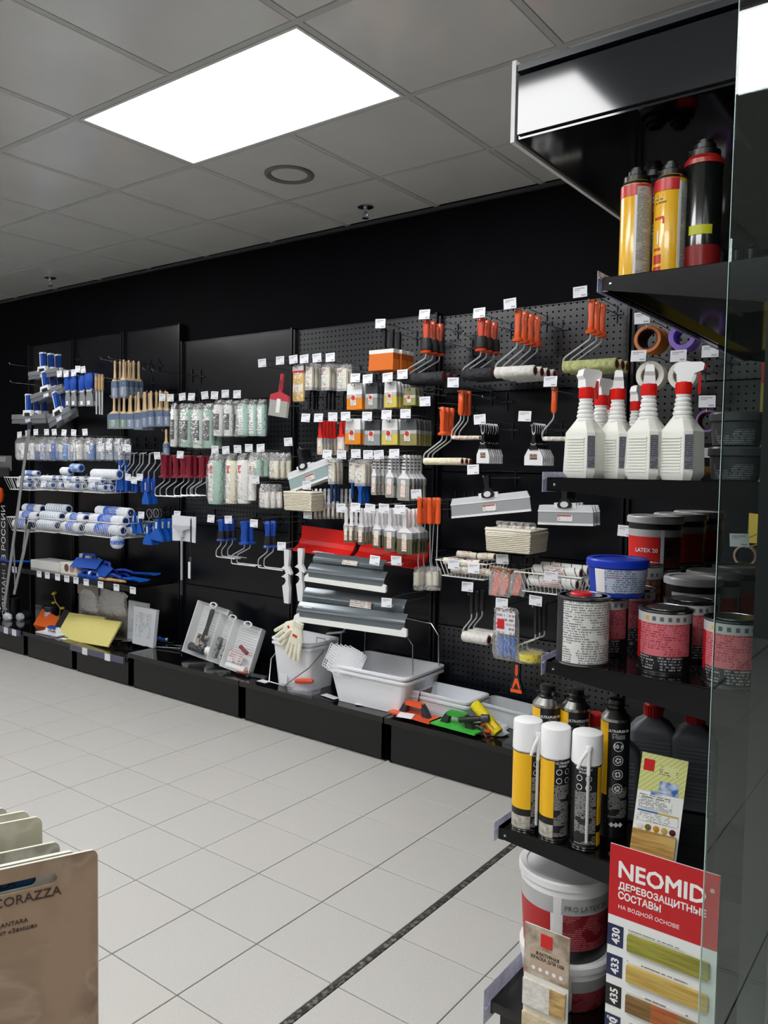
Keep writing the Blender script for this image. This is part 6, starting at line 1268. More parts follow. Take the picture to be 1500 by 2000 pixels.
# base left: cans, tins, trowels, sponges
def lcan(px,py,r,h,c,lab,label,z=.195,Y=None):
    p=atz(px,py,z); Y=Y or p.y; x=at(px,py,Y).x; b=MB(); b.lathe([(0,0),(r,0),(r,h),(r*.9,h+.003),(0,h+.003)],22); rm=MB(); rm.lathe([(r-.001,h-.004),(r+.002,h-.002),(r-.002,h+.004)],22,cap=False); l=MB(); arc(l,r,-60,60,h*.2,h*.75,12); put('tin_can',[P('can_body',b,mat(c,.35)),P('rim',rm,mat('9a9a9c',.3,.9)),P('label',l,mat(lab,.4))],label,'can',(x,Y,z))
lcan(24,1194,.058,.16,'1c1c1e','2a3f80','large dark can with blue label at far left of the base',Y=3.32); lcan(80,1196,.04,.14,'4a4a4c','6a6a6c','grey tin standing behind the orange trowel, left of two',Y=3.36); lcan(99,1196,.045,.14,'2a2b38','d8d8dc','dark tin with white labels behind the orange trowel, right of two',Y=3.36)
for i,(px,py,cc) in enumerate(((5,1212,'d8dade'),(14,1208,'9aa4b8'),(28,1205,'3a3c48'),(30,1212,'c4c6cc'),(52,1205,'2a2c34'),(60,1200,'3a4a90'))):
    p=atz(px,py,BZ); b=MB(); rnd=random.Random(i); b.loft([[(math.cos(2*PI*k/10)*.05*s*(1+rnd.uniform(-.15,.15)),math.sin(2*PI*k/10)*.03*s,z) for k in range(10)] for s,z in ((.8,0),(1,.015),(.9,.04),(.4,.055))]); put('small_packet',[P('packet',b,mat(cc,.4))],'small crumpled packet at the far left of the base, '+('leftmost','white second','dark middle','pale front','dark rear','blue rear')[i],'packet',(p.x,min(p.y+.04,3.4),BZ),(0,0,i))
p=atz(47,1195,BZ); b=MB(); b.box(-.13,.13,-.04,.04,0,.045); c=MB(); c.box(-.131,.131,-.0406,-.0398,.018,.032); put('carton',[P('carton',b,mat('15161a',.4)),P('white_stripe',c,mat('dfe0e4',.5))],'flat black box with white stripe at the left of the base','box',(p.x,3.28,BZ+.055))
p=atz(30,1210,BZ); b=MB(); b.lathe([(0,-.028),(.018,-.02),(.026,0),(.018,.02),(0,.028)],12); put('scourer_ball',[P('mesh_ball',b,noisy('8a8a90','d0d0d6',200,.3,metal=.7,bump=.9))],'shiny metal scourer ball at left on the base','scourer',(p.x,3.14,BZ+.03))
def slabboard(w,h,t,c,m_=None): b=MB(); b.box(-w/2,w/2,-t/2,t/2,0,h); return b
def leaning(x0,y0,x1,y1,Y,t,m_,name,label,cat,tilt=-.9,rz=0,ry=0,z=BZ,part='board',extra=()):
    a=at(x0,y1,Y); b=at(x1,y1,Y); w=b.x-a.x; q=MB(); hh=extra_h=(at(x0,y0,Y).z-a.z)/max(.3,math.cos(tilt)); q.box(-w/2,w/2,0,t,0,hh)
    put(name,[P(part,q,m_)]+list(extra),label,cat,((a.x+b.x)/2,Y,z+t*abs(math.sin(tilt))*0+.002),(tilt,ry,rz))
def float_parts(L,w,pc,hc,grip='2b3036',h=.065,foam=None):
    """hand float: plate, posts, handle"""
    a=MB(); a.box(-L/2,L/2,-w/2,w/2,0,.008); ps=[P('plate',a,mat(pc,.4))]
    if foam: f=MB(); f.box(-L/2,L/2,-w/2,w/2,-.012,0); ps.append(P('pad',f,mat(foam,.8)))
    b=MB(); b.prism([(-L*.36,.008),(-L*.2,.008),(-L*.17,h*.6),(-L*.14,h*.78),(L*.14,h*.78),(L*.17,h*.6),(L*.2,.008),(L*.36,.008),(L*.27,h*.7),(L*.2,h),(-L*.2,h),(-L*.27,h*.7)],-.014,.014); ps.append(P('handle_frame',b,mat(grip,.45)))
    c=MB(); c.prism([(-L*.19,h*.74),(L*.19,h*.74),(L*.205,h*.9),(L*.18,h*1.06),(-L*.18,h*1.06),(-L*.205,h*.9)],-.017,.017); ps.append(P('grip',c,mat(hc,.4))); return ps
p=atz(115,1225,BZ); put('hand_float',[P('plate',MB().box(-.17,.17,-.08,.08,0,.008),mat('f06a18',.5)),P('plate_edge',MB().box(-.171,.171,-.081,.081,-.004,0),mat('c85010',.5))],'bright orange rectangular float leaning behind the black and yellow boards','float',(p.x-.06,3.30,BZ+.02),(math.radians(62),.15,-.05))
p=atz(75,1243,BZ); put('hand_float',float_parts(.26,.12,'e6e8ec','2448a0','e4e6ea',.05),'white float with blue handle at the left base corner','float',(p.x,3.19,BZ+.003),(0,0,.05))
p=atz(125,1235,BZ); b=MB(); b.box(-.15,.15,0,.006,0,.16); put('black_board',[P('board',b,mat('17181a',.5))],'black flat board leaning behind the yellow sponge sheets','board',(p.x+.06,3.24,BZ+.004),(-.5,.12,0))
for i,(x0,y0,x1,y1,Y) in enumerate(((110,1198,180,1238,3.2),(130,1201,210,1243,3.16))):
    a=at(x0,y1,Y); b=at(x1,y1,Y); w=b.x-a.x; h=(at(x0,y0,Y).z-a.z)/math.cos(.62); q=MB(); q.box(-w/2,w/2,0,.012,0,h); put('sponge_sheet',[P('sheet',q,noisy('e6dc8c','dccf78',120,.8,bump=.4))],['pale yellow sponge sheet leaning at left, behind the other','pale yellow sponge sheet leaning in front'][i],'sponge',((a.x+b.x)/2,Y,BZ+.004),(-.62,-.05,0))
for i,(x0,y0,x1,y1) in enumerate(((154,1132,194,1225),(193,1138,248,1230))):
    p,w,h=box2(x0,y0,x1,y1,3.38); q=MB(); q.box(-w/2,w/2,-.004,.004,-h*.2,0)
    put('clear_bag',[P('bag',bagmesh(w,h,.03,seed=i+20),film('c9c2c0',.3,.25)),P('header_card',MB().box(-w*.5,w*.5,-.012,-.009,-h*.2,-.004) if i==0 else MB().box(-w*.4,w*.3,-.012,-.009,-h*.98,-h*.6),mat('a89c98' if i==0 else 'b5b09a',.5))],['tall clear plastic bag with beige header leaning left of its pair','tall clear plastic bag leaning right of its pair'][i],'bag',(p.x,3.38,BZ+h+.002))
for i,(x0,y0,x1,y1,Y) in enumerate(((254,1164,290,1240,3.36),(264,1166,308,1240,3.3))):
    p,w,h=box2(x0,y0,x1,y1,Y); q=MB(); q.prism([(-w*.5,-h),(w*.42,-h),(w*.5,-.004),(-w*.5,0)],-.012,.012); c=MB(); c.box(-w*.38,w*.3,-.0132,-.0122,-h*.8,-h*.15)
    put('paper_packet',[P('packet',q,mat('d6dadf',.5)),P('print',c,printed('d6dadf','6a6e76',.012,.4,.5))],['white printed packet standing behind its twin on the base','white printed packet standing in front on the base'][i],'packet',(p.x,Y,BZR+h+.001),(-.05,0,0))
def lay_trowel():
    a=MB(); a.prism([(-.14,-.03),(.0,-.035),(.0,.035),(-.14,.03)],0,.0015,RX(PI/2)@Matrix.Identity(4)); a=MB(); a.loft([[(-.15,-.04,0),(-.15,.04,0),(-.15,.04,.0015),(-.15,-.04,.0015)],[(0,-.02,0),(0,.02,0),(0,.02,.0015),(0,-.02,.0015)]]); n=MB(); n.tube([(-.01,0,.002),(.02,0,.016),(.04,0,.016)],.006,8); h=MB(); h.lathe([(0,0),(.010,.002),(.0145,.03),(.013,.1),(.011,.12),(0,.124)],12,TR(.03,0,.016)@RY(PI/2)@Matrix.Identity(4)); e=MB(); e.lathe([(0,.12),(.012,.12),(.011,.13),(0,.131)],12,TR(.03,0,.016)@RY(PI/2))
    return [P('blade',a,mat('9a9da0',.25,.8)),P('neck',n,mat('e2e4e8',.4)),P('handle',h,mat('1b4cae',.35)),P('end_cap',e,mat('e6e8ec',.4))]
LT=lay_trowel()
BZL=BZ
for i,(px,py,rz) in enumerate(((196,1236,.5),(214,1236,.5),(240,1234,.5),(262,1250,.5),(290,1247,.5),(312,1248,.55))):
    BZ=BZL if px<240 else BZR
    p=atz(px,py,BZ); put('lay_trowel',LT,'blue-handled trowel lying on the base, '+('first from left','second from left','third from left','third from right','second from right','rightmost')[i],'trowel',(p.x,min(max(p.y,3.14),3.36),BZ+.001+.001*i),(0,0,rz),'blue-handled trowels lying on the base')
for i,(px,py) in enumerate(((310,1256),(322,1262),(318,1268))):
    p=atz(px,py,BZ); b=MB(); b.tube([(-.16,0,0),(.13,.02,.012),(.14,.02,.03)],.003,5); put('loose_hook',[P('wire',b,CHROME)],'loose wire hook lying on the base, '+('rear','middle','front')[i]+' of three','hook',(p.x,max(p.y,3.12),BZ+.004),(0,0,.12*i))
BZ=.195
# grey price strip lips on the narrow bases
for (x0,x1,lb) in ((-5.02,-4.4,'grey price strip along the front of the base with sponges'),(-6.28,-5.68,'grey price strip along the leftmost base')):
    b=MB(); b.box(x0+.01,x1-.0,BF-.02,BF-.0065,BZ-.04,BZ+.0); c=MB(); 
    put('price_strip',[P('strip',b,mat('55536a',.35))]+[P('card',MB().box(x0+u,x0+u+.06,BF-.0215,BF-.0205,BZ-.045,BZ+.002),mat('e4e5ec',.5)) for u in ((.16,.42) if x0>-5.1 else (.1,.24,.38,.5))],lb,'price strip',(0,0,0))
for i,(px,py) in enumerate(((110,1243),(125,1248))):
    p=atz(px,py,BZ); put('paper_tag',[P('tag',MB().box(-.035,.035,-.02,.02,0,.001),mat('e8e8ee',.5))],['loose white paper tag on the base at left, rear','loose white paper tag on the base at left, front'][i],'tag',(p.x,max(p.y,3.12),BZ+.001),(0,0,.1))
p=at(102,1160,3.35); b=MB(); b.tube([(0,0,0),(.03,0,-.06),(.1,0,-.1),(.08,0,-.16)],.004,6); c=MB(); 
for (x,z) in ((0,.0),(.02,.01),(.11,-.1),(.13,-.095),(.07,-.17),(0,-.07)): c.lathe([(0,-.012),(.014,-.006),(.014,.006),(0,.012)],10,TR(x,0,z))
put('wire_toy',[P('wire',b,mat('b9a04a',.4,.5)),P('yellow_knobs',c,mat('c8b02c',.5))],'bent wire with small yellow knobs standing behind the tins','tool',(p.x,3.36,max(p.z,BZ+.19)))
# far left edge: hanging profile panel, orange object, poles, printed panel
b=MB(); b.loft([[(x,y,z) for y,z in ((0,0),(-.05,-.01),(-.05,-.05),(-.02,-.07),(0,-.12))] for x in (-.35,.1)]); p=at(10,890,3.3); put('grey_profile',[P('profile',b,mat('a9aca9',.35,.5)),P('lower_blade',MB().box(-.35,.09,-.02,-.01,-.17,-.1),mat('3a3c3e',.3,.7))],'grey metal blade profile hanging at the very left edge','spatula',p)
p=at(0,955,3.2); b=MB(); b.lathe([(0,-.12),(.03,-.1),(.04,-.05),(.032,0),(0,.02)],14); put('orange_tool',[P('handle',b,mat('e2531c',.4))],'orange handle peeking in at the very left edge','tool',(p.x-.02,3.2,p.z))
p=at(14,1100,3.25); z0=at(14,1010,3.25).z; 
b=MB(); b.box(-.3,.02,0,.01,-z0+.24,0); me=textmesh('СДЕЛАНО В РОССИИ',.085,mat('e6e8ec',.5)); me.transform(RY(-PI/2)); ps=[P('panel',b,mat('121316',.35))]; me.transform(TR(-.02,-.002,-(z0-.24)*.46)); ps.append(('lettering',me,(),None))
put('printed_panel',ps,'black panel with white vertical lettering at the far left edge','sign',(p.x,3.25,z0))
for i,(x0,y0,x1,y1) in enumerate(((58,830,8,1190),(58,1025,28,1160),(27,1060,30,1160),(52,1015,45,1072))):
    a=at(x0,y0,3.06 if i<2 else 3.1); b=at(x1,y1,3.06 if i<2 else 3.1); 
    m_=MB(); d=b-a; m_.tube([(0,0,0),tuple(d*.5),tuple(d)],.011 if i<2 else .006,8); e=MB(); e.tube([tuple(-d.normalized()*.02),tuple(d.normalized()*.03)],.014 if i<2 else .008,8)
    put('extension_pole',[P('pole',m_,mat('a9acb0',.3,.7)),P('end_grip',e,mat('2a2c30',.5))],('long grey telescopic pole leaning at the far left, tallest','grey telescopic pole leaning at far left, second','thin white pole leaning at the far left','short crumpled strip hanging from the lower left basket')[i],'pole',a)
BZ=BZR
# ---------- tray kits
def tray(w,h,d=.05):
    """paint tray stood upright: outline in xz, opening towards -y"""
    r=[]; 
    def rr(k,y,kz=1): a=w/2*k; return [(-a,y,.0+h*(1-kz)/2),(a,y,h*(1-kz)/2),(a,y,h-h*(1-kz)/2),(-a,y,h-h*(1-kz)/2)]
    b=MB(); b.loft([rr(1,-.012),rr(1.0,0),rr(.9,d,.94)],cap=False); b.loft([rr(.97,-.012),rr(.95,.001),rr(.86,d-.003,.92)],cap=False)
    rings=[rr(1,-.012),rr(.97,-.0121)]; b.loft(rings,cap=False); b.add(rr(.9,d,.94),[(0,1,2,3)]); b.add(rr(.86,d-.003,.92),[(3,2,1,0)])
    hd=MB(); hd.ring(.03,.02,-.012,-.002,18,TR(0,0,h)@Matrix.Scale(.6,4,(0,0,1)))
    rib=MB()
    for k in range(10): rib.box(-w*.4,w*.4,d-.008,d-.003,h*(.4+.052*k),h*(.4+.052*k)+.006)
    return [P('tray_shell',b,mat('f2f3f4',.35),P('ribs',rib,mat('dfe1e3',.4))),P('hang_loop',hd,mat('e2e4e6',.35))]
def kit(w,h,kind):
    ps=tray(w,h); 
    if kind==0:
        ps.append(P('brush_handle',MB().lathe([(0,0),(.012,0),(.016,-.02),(.013,-.12),(.02,-.2),(.0,-.21)],12,TR(0,-.0,h*.92)),mat('2a2c2e',.4))); ps.append(P('black_roller',MB().lathe([(0,-.06),(.026,-.06),(.026,.06),(0,.06)],14,TR(-.03,.005,h*.14)@RY(PI/2)),noisy('2a2c30','55585c',80,.8))); ps.append(P('white_roller',MB().lathe([(0,-.04),(.028,-.04),(.028,.04),(0,.04)],14,TR(.09,.005,h*.17)@RY(PI/2)),WHITE)); ps.append(P('printed_card',MB().box(-.05,.05,-.012,-.009,h*.18,h*.42),noisy('1c2a3c','c9b9a8',40,.4,lo=.45,hi=.6)))
    elif kind==1:
        for x,cc in ((-.05,'9a9c9c'),(.0,'c9cac8'),(.05,'8a8c8c')): ps.append(P('mini_roller',MB().lathe([(0,0),(.018,.004),(.018,.13),(0,.134)],12,TR(x,.0,h*.08)),noisy(cc,'55585a',60,.7)))
        ps.append(P('black_card',MB().box(-.06,.02,-.012,-.008,h*.3,h*.4),mat('1a1c1e',.4)))
    else:
        ps.append(P('red_handle',MB().lathe([(0,-.04),(.012,-.035),(.012,.035),(0,.04)],12,TR(.02,0,h*.47)@RY(PI/2+.4)),mat('8a1826',.4))); ps.append(P('label_card',MB().box(-.07,.04,-.012,-.009,h*.16,h*.38),printed('e6e2e2','a03040',.014,.5,.4))); ps.append(P('white_roller',MB().lathe([(0,-.07),(.024,-.07),(.024,.07),(0,.07)],14,TR(0,.01,h*.08)@RY(PI/2)),WHITE))
    w_=MB(); w_.add([(-w*.46,-.013,.01),(w*.46,-.013,.01),(w*.46,-.013,h*.98),(-w*.46,-.013,h*.98)],[(0,1,2,3)]); ps.append(P('shrink_film',w_,film('ffffff',.03))); return ps
for i,(x0,y0,x1,y1,lb,Yb) in enumerate(((356,1168,418,1272,'white paint tray kit with black brush, leftmost of three on the base',3.24),(404,1184,452,1278,'white paint tray kit with grey mini rollers, middle of three',3.2),(430,1196,486,1290,'white paint tray kit with red handle and label, rightmost of three',3.15))):
    a=at(x0+ -6,y1,Yb); b=at(x1-4,y1,Yb); w=(b.x-a.x)*.86; h=(at(x0,y0,Yb).z-at(x0,y1,Yb).z)*.99
    put('paint_tray_kit',kit(w,h,i),lb,'paint tray',((a.x+b.x)/2-.01,Yb+.03,BZ+.016),(math.radians(-17),math.radians(8),math.radians(6)))
# ---------- buckets
def square_tub(w,d,h,tp=.86,rim=2,wall=.006,c='f0f2f6'):
    def rr(k,z,n=4,rad=.03):
        pts=[]; 
        for sx,sy,a0 in ((1,1,0),(-1,1,90),(-1,-1,180),(1,-1,270)):
            for i in range(n+1):
                a=math.radians(a0+90*i/n); pts.append((sx*(w/2*k-rad)+rad*math.cos(a),sy*(d/2*k-rad)+rad*math.sin(a),z))
        return pts
    b=MB(); b.loft([rr(tp,0),rr(tp+.0,.004),rr(1,h)],cap=False); b.loft([rr(1-.04,h),rr(tp-.03,wall)],cap=False); n=20
    bt=rr(tp,0); b.add(bt,[tuple(range(len(bt)))[::-1]]); bt=rr(tp-.03,wall); b.add(bt,[tuple(range(len(bt)))])
    ps=[P('tub_shell',b,mat(c,.38,sss=.1))]
    for k in range(rim):
        z=h-k*.024; q=MB(); q.loft([rr(1+.045,z-.012),rr(1.05,z-.009),rr(1.05,z),rr(1.03,z+.002),rr(.955,z+.002),rr(.955,z-.01)],cap=False); ps.append(P('rim',q,mat(c,.35)))
    return ps
def bail(w,h,r=.003,drop=.0): 
    return [(-w/2,0,0),(-w/2+.004,0,h*.75),(-w/2+.05,0,h),(-.05,0,h+.008),(.05,0,h+.008),(w/2-.05,0,h),(w/2-.004,0,h*.75),(w/2,0,0)]
a=atz(556,1303,BZ); fl=at(556,1222,a.y); 
p0=atz(600,1322,BZ); w=.27; 
ps=square_tub(.30,.24,.265,.84); hb_=MB(); hb_.tube([(.0,-.125,.225),(.11,-.15,.19),(.2,-.17,.24),(.26,-.19,.30)],.003,6) if 0 else hb_.tube([(-.13,-.13,.225),(-.12,-.2,.09),(-.05,-.24,.035),(.08,-.24,.035),(.13,-.2,.09),(.14,-.13,.225)],.003,6)
hb_=MB(); hb_.tube([(-.155,0,.225),(-.15,-.12,.14),(-.06,-.215,.045),(.06,-.215,.045),(.15,-.12,.14),(.155,0,.225)],.003,6); ps.append(P('wire_handle',hb_,CHROME)); k=MB(); k.box(-.03,.03,-.002,0,.02,.075,TR(-.04,-.128,.0)@RZ(0)); ps.append(P('price_tag',k,mat('e6e7ee',.5)))
cx=at(600,1260,3.30).x
put('square_bucket',ps,'tall white square bucket with gloves over its rim','bucket',(cx,3.285,BZ+.001),(0,0,-.05))
# big mixing tub
A_=atz(646,1340,BZ); B_=atz(772,1366,BZ); L=(B_.x-A_.x)/.86
yb=BF+.03
ps=square_tub(.49,.36,.195,.84,2); st=MB(); st.box(-.001,.001,-.06,.06,.055,.12,TR(.27*.94,-.04,0)@RY(.2)); ps.append(P('dark_sticker',st,printed('1a1214','b02a24',.02,.6,.4)))
TX=(at(640,1300,yb).x+at(772,1310,yb).x)/2+.02
ps.append(P('small_print',MB().box(-.0015,.0,-.1,.0,.03,.05,TR(.26,0,0)),mat('cfd3da',.4)))
put('mixing_tub',ps,'large white rectangular mixing tub with dark red sticker on its side','tub',(TX,yb+.187,BZ+.002),(0,0,.03))
for i,(yy,lb,hh) in enumerate(((-.1,'front wire bail handle standing over the large white tub',.21),(.12,'rear wire bail handle standing over the large white tub',.23))):
    q=MB(); q.tube(bail(.46 if i==0 else .48,hh),.0032,6); put('wire_bail',[P('wire',q,CHROME)],lb,'bail',(TX,yb+.2+yy,BZ+.185),(0,0,.03))
for i,px in enumerate((723,747)):
    p=at(px,1278,3.25); c=MB(); c.lathe([(0,-.03),(.010,-.028),(.012,0),(.010,.028),(0,.03)],10,RX(.5)@RY(.3)); g=MB(); g.box(-.03,.03,-.004,-.002,-.04,.03); put('red_packet',[P('red_handle',c,mat('b8241a',.4)),P('blister',bagmesh(.08,.1,.02,seed=i).add([],[]),film('ffffff',.1))],['red-handled tool in a blister, left inside the big tub','red-handled tool in a blister, right inside the big tub'][i],'tool',(p.x,3.25,BZ+.15),(.9,0,.2))
# grid sheets between bucket and tub
def grid(w,h):
    b=MB(); 
    for k in range(9): b.box(-w/2+w*k/8-.0015,-w/2+w*k/8+.0015,-.002,.002,0,h); 
    for k in range(10): b.box(-w/2,w/2,-.002,.002,h*k/9-.0015,h*k/9+.0015)
    c=MB(); c.prism([(-w/2,h*.35),(w/2,h*.35),(w/2-.01,h*.98),(w*.2,h*1.04),(-w/2+.01,h)],.002,.004); return [P('grid',b,mat('f2f4f8',.35)),P('solid_part',c,mat('dde1e8',.4))]
for i in range(5):
    p=at(655+i*8,1290,3.16); put('drip_grid',grid(.11,.135),'white plastic drip grid between bucket and tub, '+ORD[i].replace('frontmost','leftmost').replace('second','second from left').replace('third','middle').replace('fourth','fourth from left').replace('fifth','rightmost'),'grid',(p.x,3.12+.004*i,BZ+.165),(.0,.42,.15),'white drip grids')
# gloves
def glove(seed=0,flip=1):
    rnd=random.Random(seed); b=MB(); G_=mat('ece9d4',.55,sss=.2)
    palm=[[(x*flip,y,z) for x,y,z in r] for r in ()]
    rings=[]
    for k,(wd,th,z) in enumerate(((.026,.012,0),(.026,.013,-.03),(.032,.014,-.05),(.042,.015,-.08),(.042,.013,-.105),(.038,.010,-.115))):
        rings.append([(math.cos(2*PI*i/12)*wd,math.sin(2*PI*i/12)*th,z) for i in range(12)])
    b.loft(rings)
    for x,L,an in ((-.031,.07,-.16),(-.011,.085,-.05),(.011,.082,.05),(.031,.066,.17)):
        b.tube([(x,0,-.095),(x+math.sin(an)*L*.5,-.004,-.11-L*.45),(x+math.sin(an)*L,-.002,-.112-L*.95),(x+math.sin(an)*(L+.006),0,-.112-L*1.0)],[.0105,.0105,.0092,.004],8)
    b.tube([(.036*flip,0,-.05),(.055*flip,-.004,-.075),(.068*flip,-.004,-.105),(.071*flip,0,-.112)],[.012,.012,.010,.004],8)
    c=MB(); c.lathe([(.0265,-.028),(.0275,-.026),(.0275,.002),(.0255,.003)],12,cap=False,sy=.5); e=MB(); e.box(-.014,.014,-.0165,-.0145,-.072,-.06)
    return [P('glove_body',b,G_),P('knitted_cuff',c,mat('e4e0cc',.8)),P('red_emblem',e,mat('c81e28',.5))]
for i,(px,py,ry,sc,fl,lb) in enumerate(((583,1214,.95,1.05,1,'cream work glove spread to the left over the white bucket rim'),(585,1216,.28,1.12,-1,'cream work glove hanging down in front of the white bucket'),(584,1218,.6,1.0,1,'cream work glove half hidden between the other two'))):
    p=at(px,py,3.10-.015*(i==1)+.02*(i==2)); put('work_glove',glove(i,fl),lb,'glove',p,(0.05,ry,0),scale=sc)
p=at(590,1205,3.12); b=MB(); b.tube([(0,0,-.02),(.0,0,.04),(.06,.0,.04),(.06,0,-.06)],.002,5); b.tube([(.09,0,-.06),(.09,0,.03),(.1,0,.05),(.15,0,.06),(.15,0,-.04)],.002,5); c=MB(); c.box(.08,.19,-.002,.03,.052,.06,RY(-.2)); put('glove_rack',[P('wire',b,CHROME),P('plastic_plate',c,mat('d6d8e0',.4))],'small wire rack rising from the square white bucket','rack',(p.x,3.24,BZ+.25))
# knives / box cutter on base
def pliers():
    a=MB(); a.tube([(-.11,-.012,.012),(-.04,-.014,.014),(0,-.006,.012)],[.007,.009,.006],8); a.tube([(-.11,.018,.012),(-.04,.016,.014),(0,.006,.012)],[.007,.009,.006],8); b=MB(); b.box(-.1,-.03,-.02,-.008,.018,.023).box(-.1,-.03,.01,.022,.018,.023); c=MB(); c.box(-.005,.1,-.012,.012,.004,.018); return [P('dark_grips',a,mat('2a2d33',.5)),P('orange_inlays',b,mat('e0552a',.4)),P('head',c,mat('8a8c8e',.3,.8))]
p=atz(545,1308,BZ); put('hand_tool',pliers(),'orange and grey double-handled tool lying left of the square bucket','tool',(p.x,3.2,BZ+.001),(0,0,.1))
p=atz(612,1345,BZ); b=MB(); b.lathe([(0,-.06),(.013,-.056),(.015,-.02),(.013,.05),(.009,.06),(0,.062)],12,TR(0,0,.06)@RY(PI/2-.15)); put('blister_knife',[P('orange_grip',b,mat('e2502a',.35)),P('blister_box',MB().loft([[(-.08,-.04,0),(.08,-.04,0),(.08,.04,0),(-.08,.04,0)],[(-.085,-.045,.035),(.085,-.045,.035),(.085,.045,.035),(-.085,.045,.035)]]),film('c8d0e4',.15))],'orange-gripped knife in a clear blister box before the bucket','tool',(p.x+.01,3.16,BZ+.002),(0,0,.1))
for i,(px,py,w_) in enumerate(((515,1331,.07),(583,1347,.07),(592,1322,.07),(645,1362,.11),(712,1378,.09),(734,1370,.07),(690,1356,.06))):
    p=atz(px,py,BZ); put('paper_tag',[P('tag',MB().box(-w_/2,w_/2,-.022,.022,0,.001),mat('e6e7ec',.5))],'loose white paper tag on the bucket base, '+('leftmost','before the blister knife','at the bucket foot','widest before the tub','front pair left','front pair right','under the tub edge')[i],'tag',(p.x,max(p.y,3.125),BZ+.001+.0012*i),(0,0,random.uniform(-.3,.3)))
# ---------- rightmost base
p0=atz(850,1392,BZ)
ps=square_tub(.36,.2,.115,.88,2,c='e4e8ee'); ps.append(P('dark_sticker',MB().box(-.022,.022,-.0012,0,.05,.08,TR(.09,-.098,0)@RX(-.15)),mat('4a3026',.5)))
p=at(858,1370,3.26); put('paint_tray',ps,'white rectangular paint tray behind the orange float','paint tray',(p.x,3.335,BZ+.002),(0,0,-.02))
ps=square_tub(.3,.15,.09,.88,1,c='d6dadd'); p=at(985,1355,3.34); put('paint_tray',ps,'grey-white paint tray at the back of the right base','paint tray',(p.x,3.41,BZ+.002),(0,0,-.1))
p=atz(816,1402,BZ); put('hand_float',float_parts(.26,.11,'e8572c','ea5a24'),'orange and grey hand float at the front of the right base','float',(p.x,3.17,BZ+.016),(0,0,-.08))
p=atz(897,1424,BZ); put('hand_float',float_parts(.26,.11,'3fbf3c','2fa02c'),'green and grey hand float beside the orange one','float',(p.x,3.165,BZ+.016),(0,0,-.05))
p=atz(836,1398,BZ); put('paper_tag',[P('tag',MB().box(-.04,.04,-.025,.025,0,.001),mat('e8e8ec',.5))],'white tag lying on the orange hand float','tag',(p.x-.04,3.118,BZ+.026),(.2,0,.2))
b=MB(); b.lathe([(0,-.06),(.013,-.055),(.015,0),(.012,.05),(0,.055)],12,RY(PI/2)); c=MB(); c.lathe([(0,.05),(.02,.055),(.018,.09),(0,.095)],12,RY(PI/2)); p=atz(930,1428,BZ); put('black_handle_tool',[P('grip',b,mat('15161a',.4)),P('collar',c,mat('3c4048',.4))],'black grip lying across the green float','tool',(p.x,3.1+.05,BZ+.07),(0,-.2,.25))
for i,(px,py) in enumerate(((955,1425),(960,1436))):
    p=atz(px,py,BZ); b=MB(); b.lathe([(.009,-.04),(.014,-.04),(.014,-.022),(.011,-.02),(.011,.03),(.007,.04)],14,RY(-PI/2)); put('orange_connector',[P('connector',b,mat('f0502a',.35))],['orange plastic connector, rear of the two','orange plastic connector, front of the two'][i],'connector',(p.x,max(p.y,3.12),BZ+.016),(0,0,.45))
p=atz(1000,1410,BZ); put('paint_roller_sleeve',[P('roller_pile',MB().lathe([(.008,-.09),(.024,-.088),(.026,-.08),(.026,.08),(.024,.088),(.008,.09)],20,RY(PI/2)),noisy('f2e01c','e6d010',90,.8,bump=.3)),P('red_print',MB().lathe([(.0265,-.02),(.0268,.07)],20,RY(PI/2),cap=False),printed('f2e01c','c8402a',.02,.8,.5))],'bright yellow roller sleeve lying tilted on the right base','paint roller',(p.x-.01,3.2,BZ+.075),(0,.62,-.15))
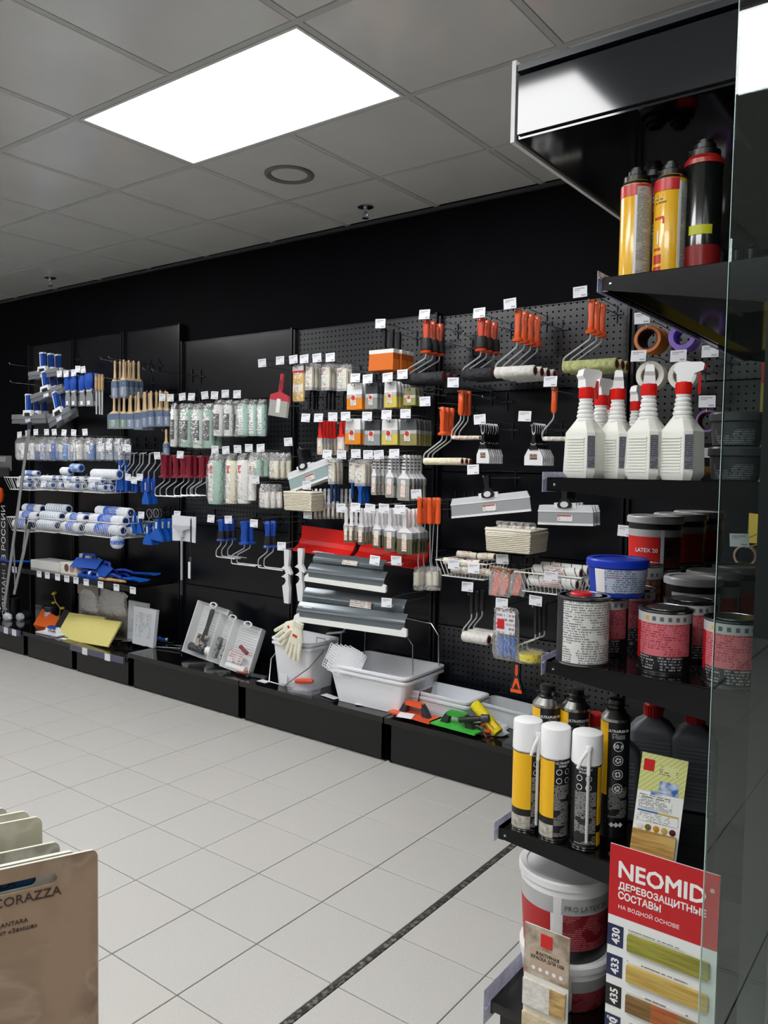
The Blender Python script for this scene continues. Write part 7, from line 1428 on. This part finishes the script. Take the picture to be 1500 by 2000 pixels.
p,w,h=box2(996,1294,1018,1352,3.22); b=MB(); b.prism(sym([(0,0),(w*.25,-.004),(w*.3,-h*.2),(w*.22,-h*.45),(w*.3,-h*.65),(w*.5,-h*.85),(w*.5,-h),(0,-h)]),-.008,.008); c=MB(); c.prism(sym([(0,-h*.08),(w*.12,-h*.1),(w*.13,-h*.4),(0,-h*.5)]),-.0095,-.0082); d=MB(); d.prism(sym([(w*.12,-h*.55),(w*.34,-h*.85),(w*.3,-h*.95),(0,-h*.7)]),-.0095,-.0082)
put('paint_scraper',[P('body',b,mat('1b1b1e',.4)),P('orange_inlay',c,mat('f05a1e',.4)),P('orange_inlay',d,mat('f05a1e',.4)),P('orange_foot',MB().box(-w*.5,w*.5,-.009,.009,-h-.006,-h*.93),mat('f05a1e',.4))],'orange and black scraper standing upright behind the yellow roller','scraper',(p.x,3.24,p.z))
for i,(px,py,w_,cc) in enumerate(((945,1372,.1,'eeeef0'),(975,1436,.09,'e6e7ea'),(985,1424,.07,'dfe0e4'),(1010,1375,.06,'dcd8c0'),(1020,1400,.08,'c9ccd2'),(940,1385,.05,'d84a2c'))):
    p=atz(px,py,BZ); b=MB(); rnd=random.Random(i); b.loft([[(math.cos(2*PI*k/10)*w_*.5*s*(1+rnd.uniform(-.2,.2)),math.sin(2*PI*k/10)*.03*s,z) for k in range(10)] for s,z in ((.95,0),(1,.006),(.8,.018),(.3,.024))]); put('small_packet',[P('packet',b,mat(cc,.45))],('crumpled white packet behind the green float','white paper tag bundle right of orange connectors','small pale packet right of the connectors','cream packet below the standing scraper','clear grey packet beside the yellow roller','small red packet left of the yellow roller')[i],'packet',(p.x,min(max(p.y,3.14),3.3),BZ+.001+.003*i),(0,0,i*.7))
for i in range(3):
    p=atz(965+i*10,1412,BZ); b=MB(); b.tube([(-.07,0,.02),(.0,.0,.03),(.09,-.01,.012)],.003,6); put('loose_roller_wire',[P('wire',b,CHROME)],'bare roller wire lying on the right base, '+('left','middle','right')[i],'tool',(p.x,3.18,BZ+.002),(0,0,-.3-.2*i))
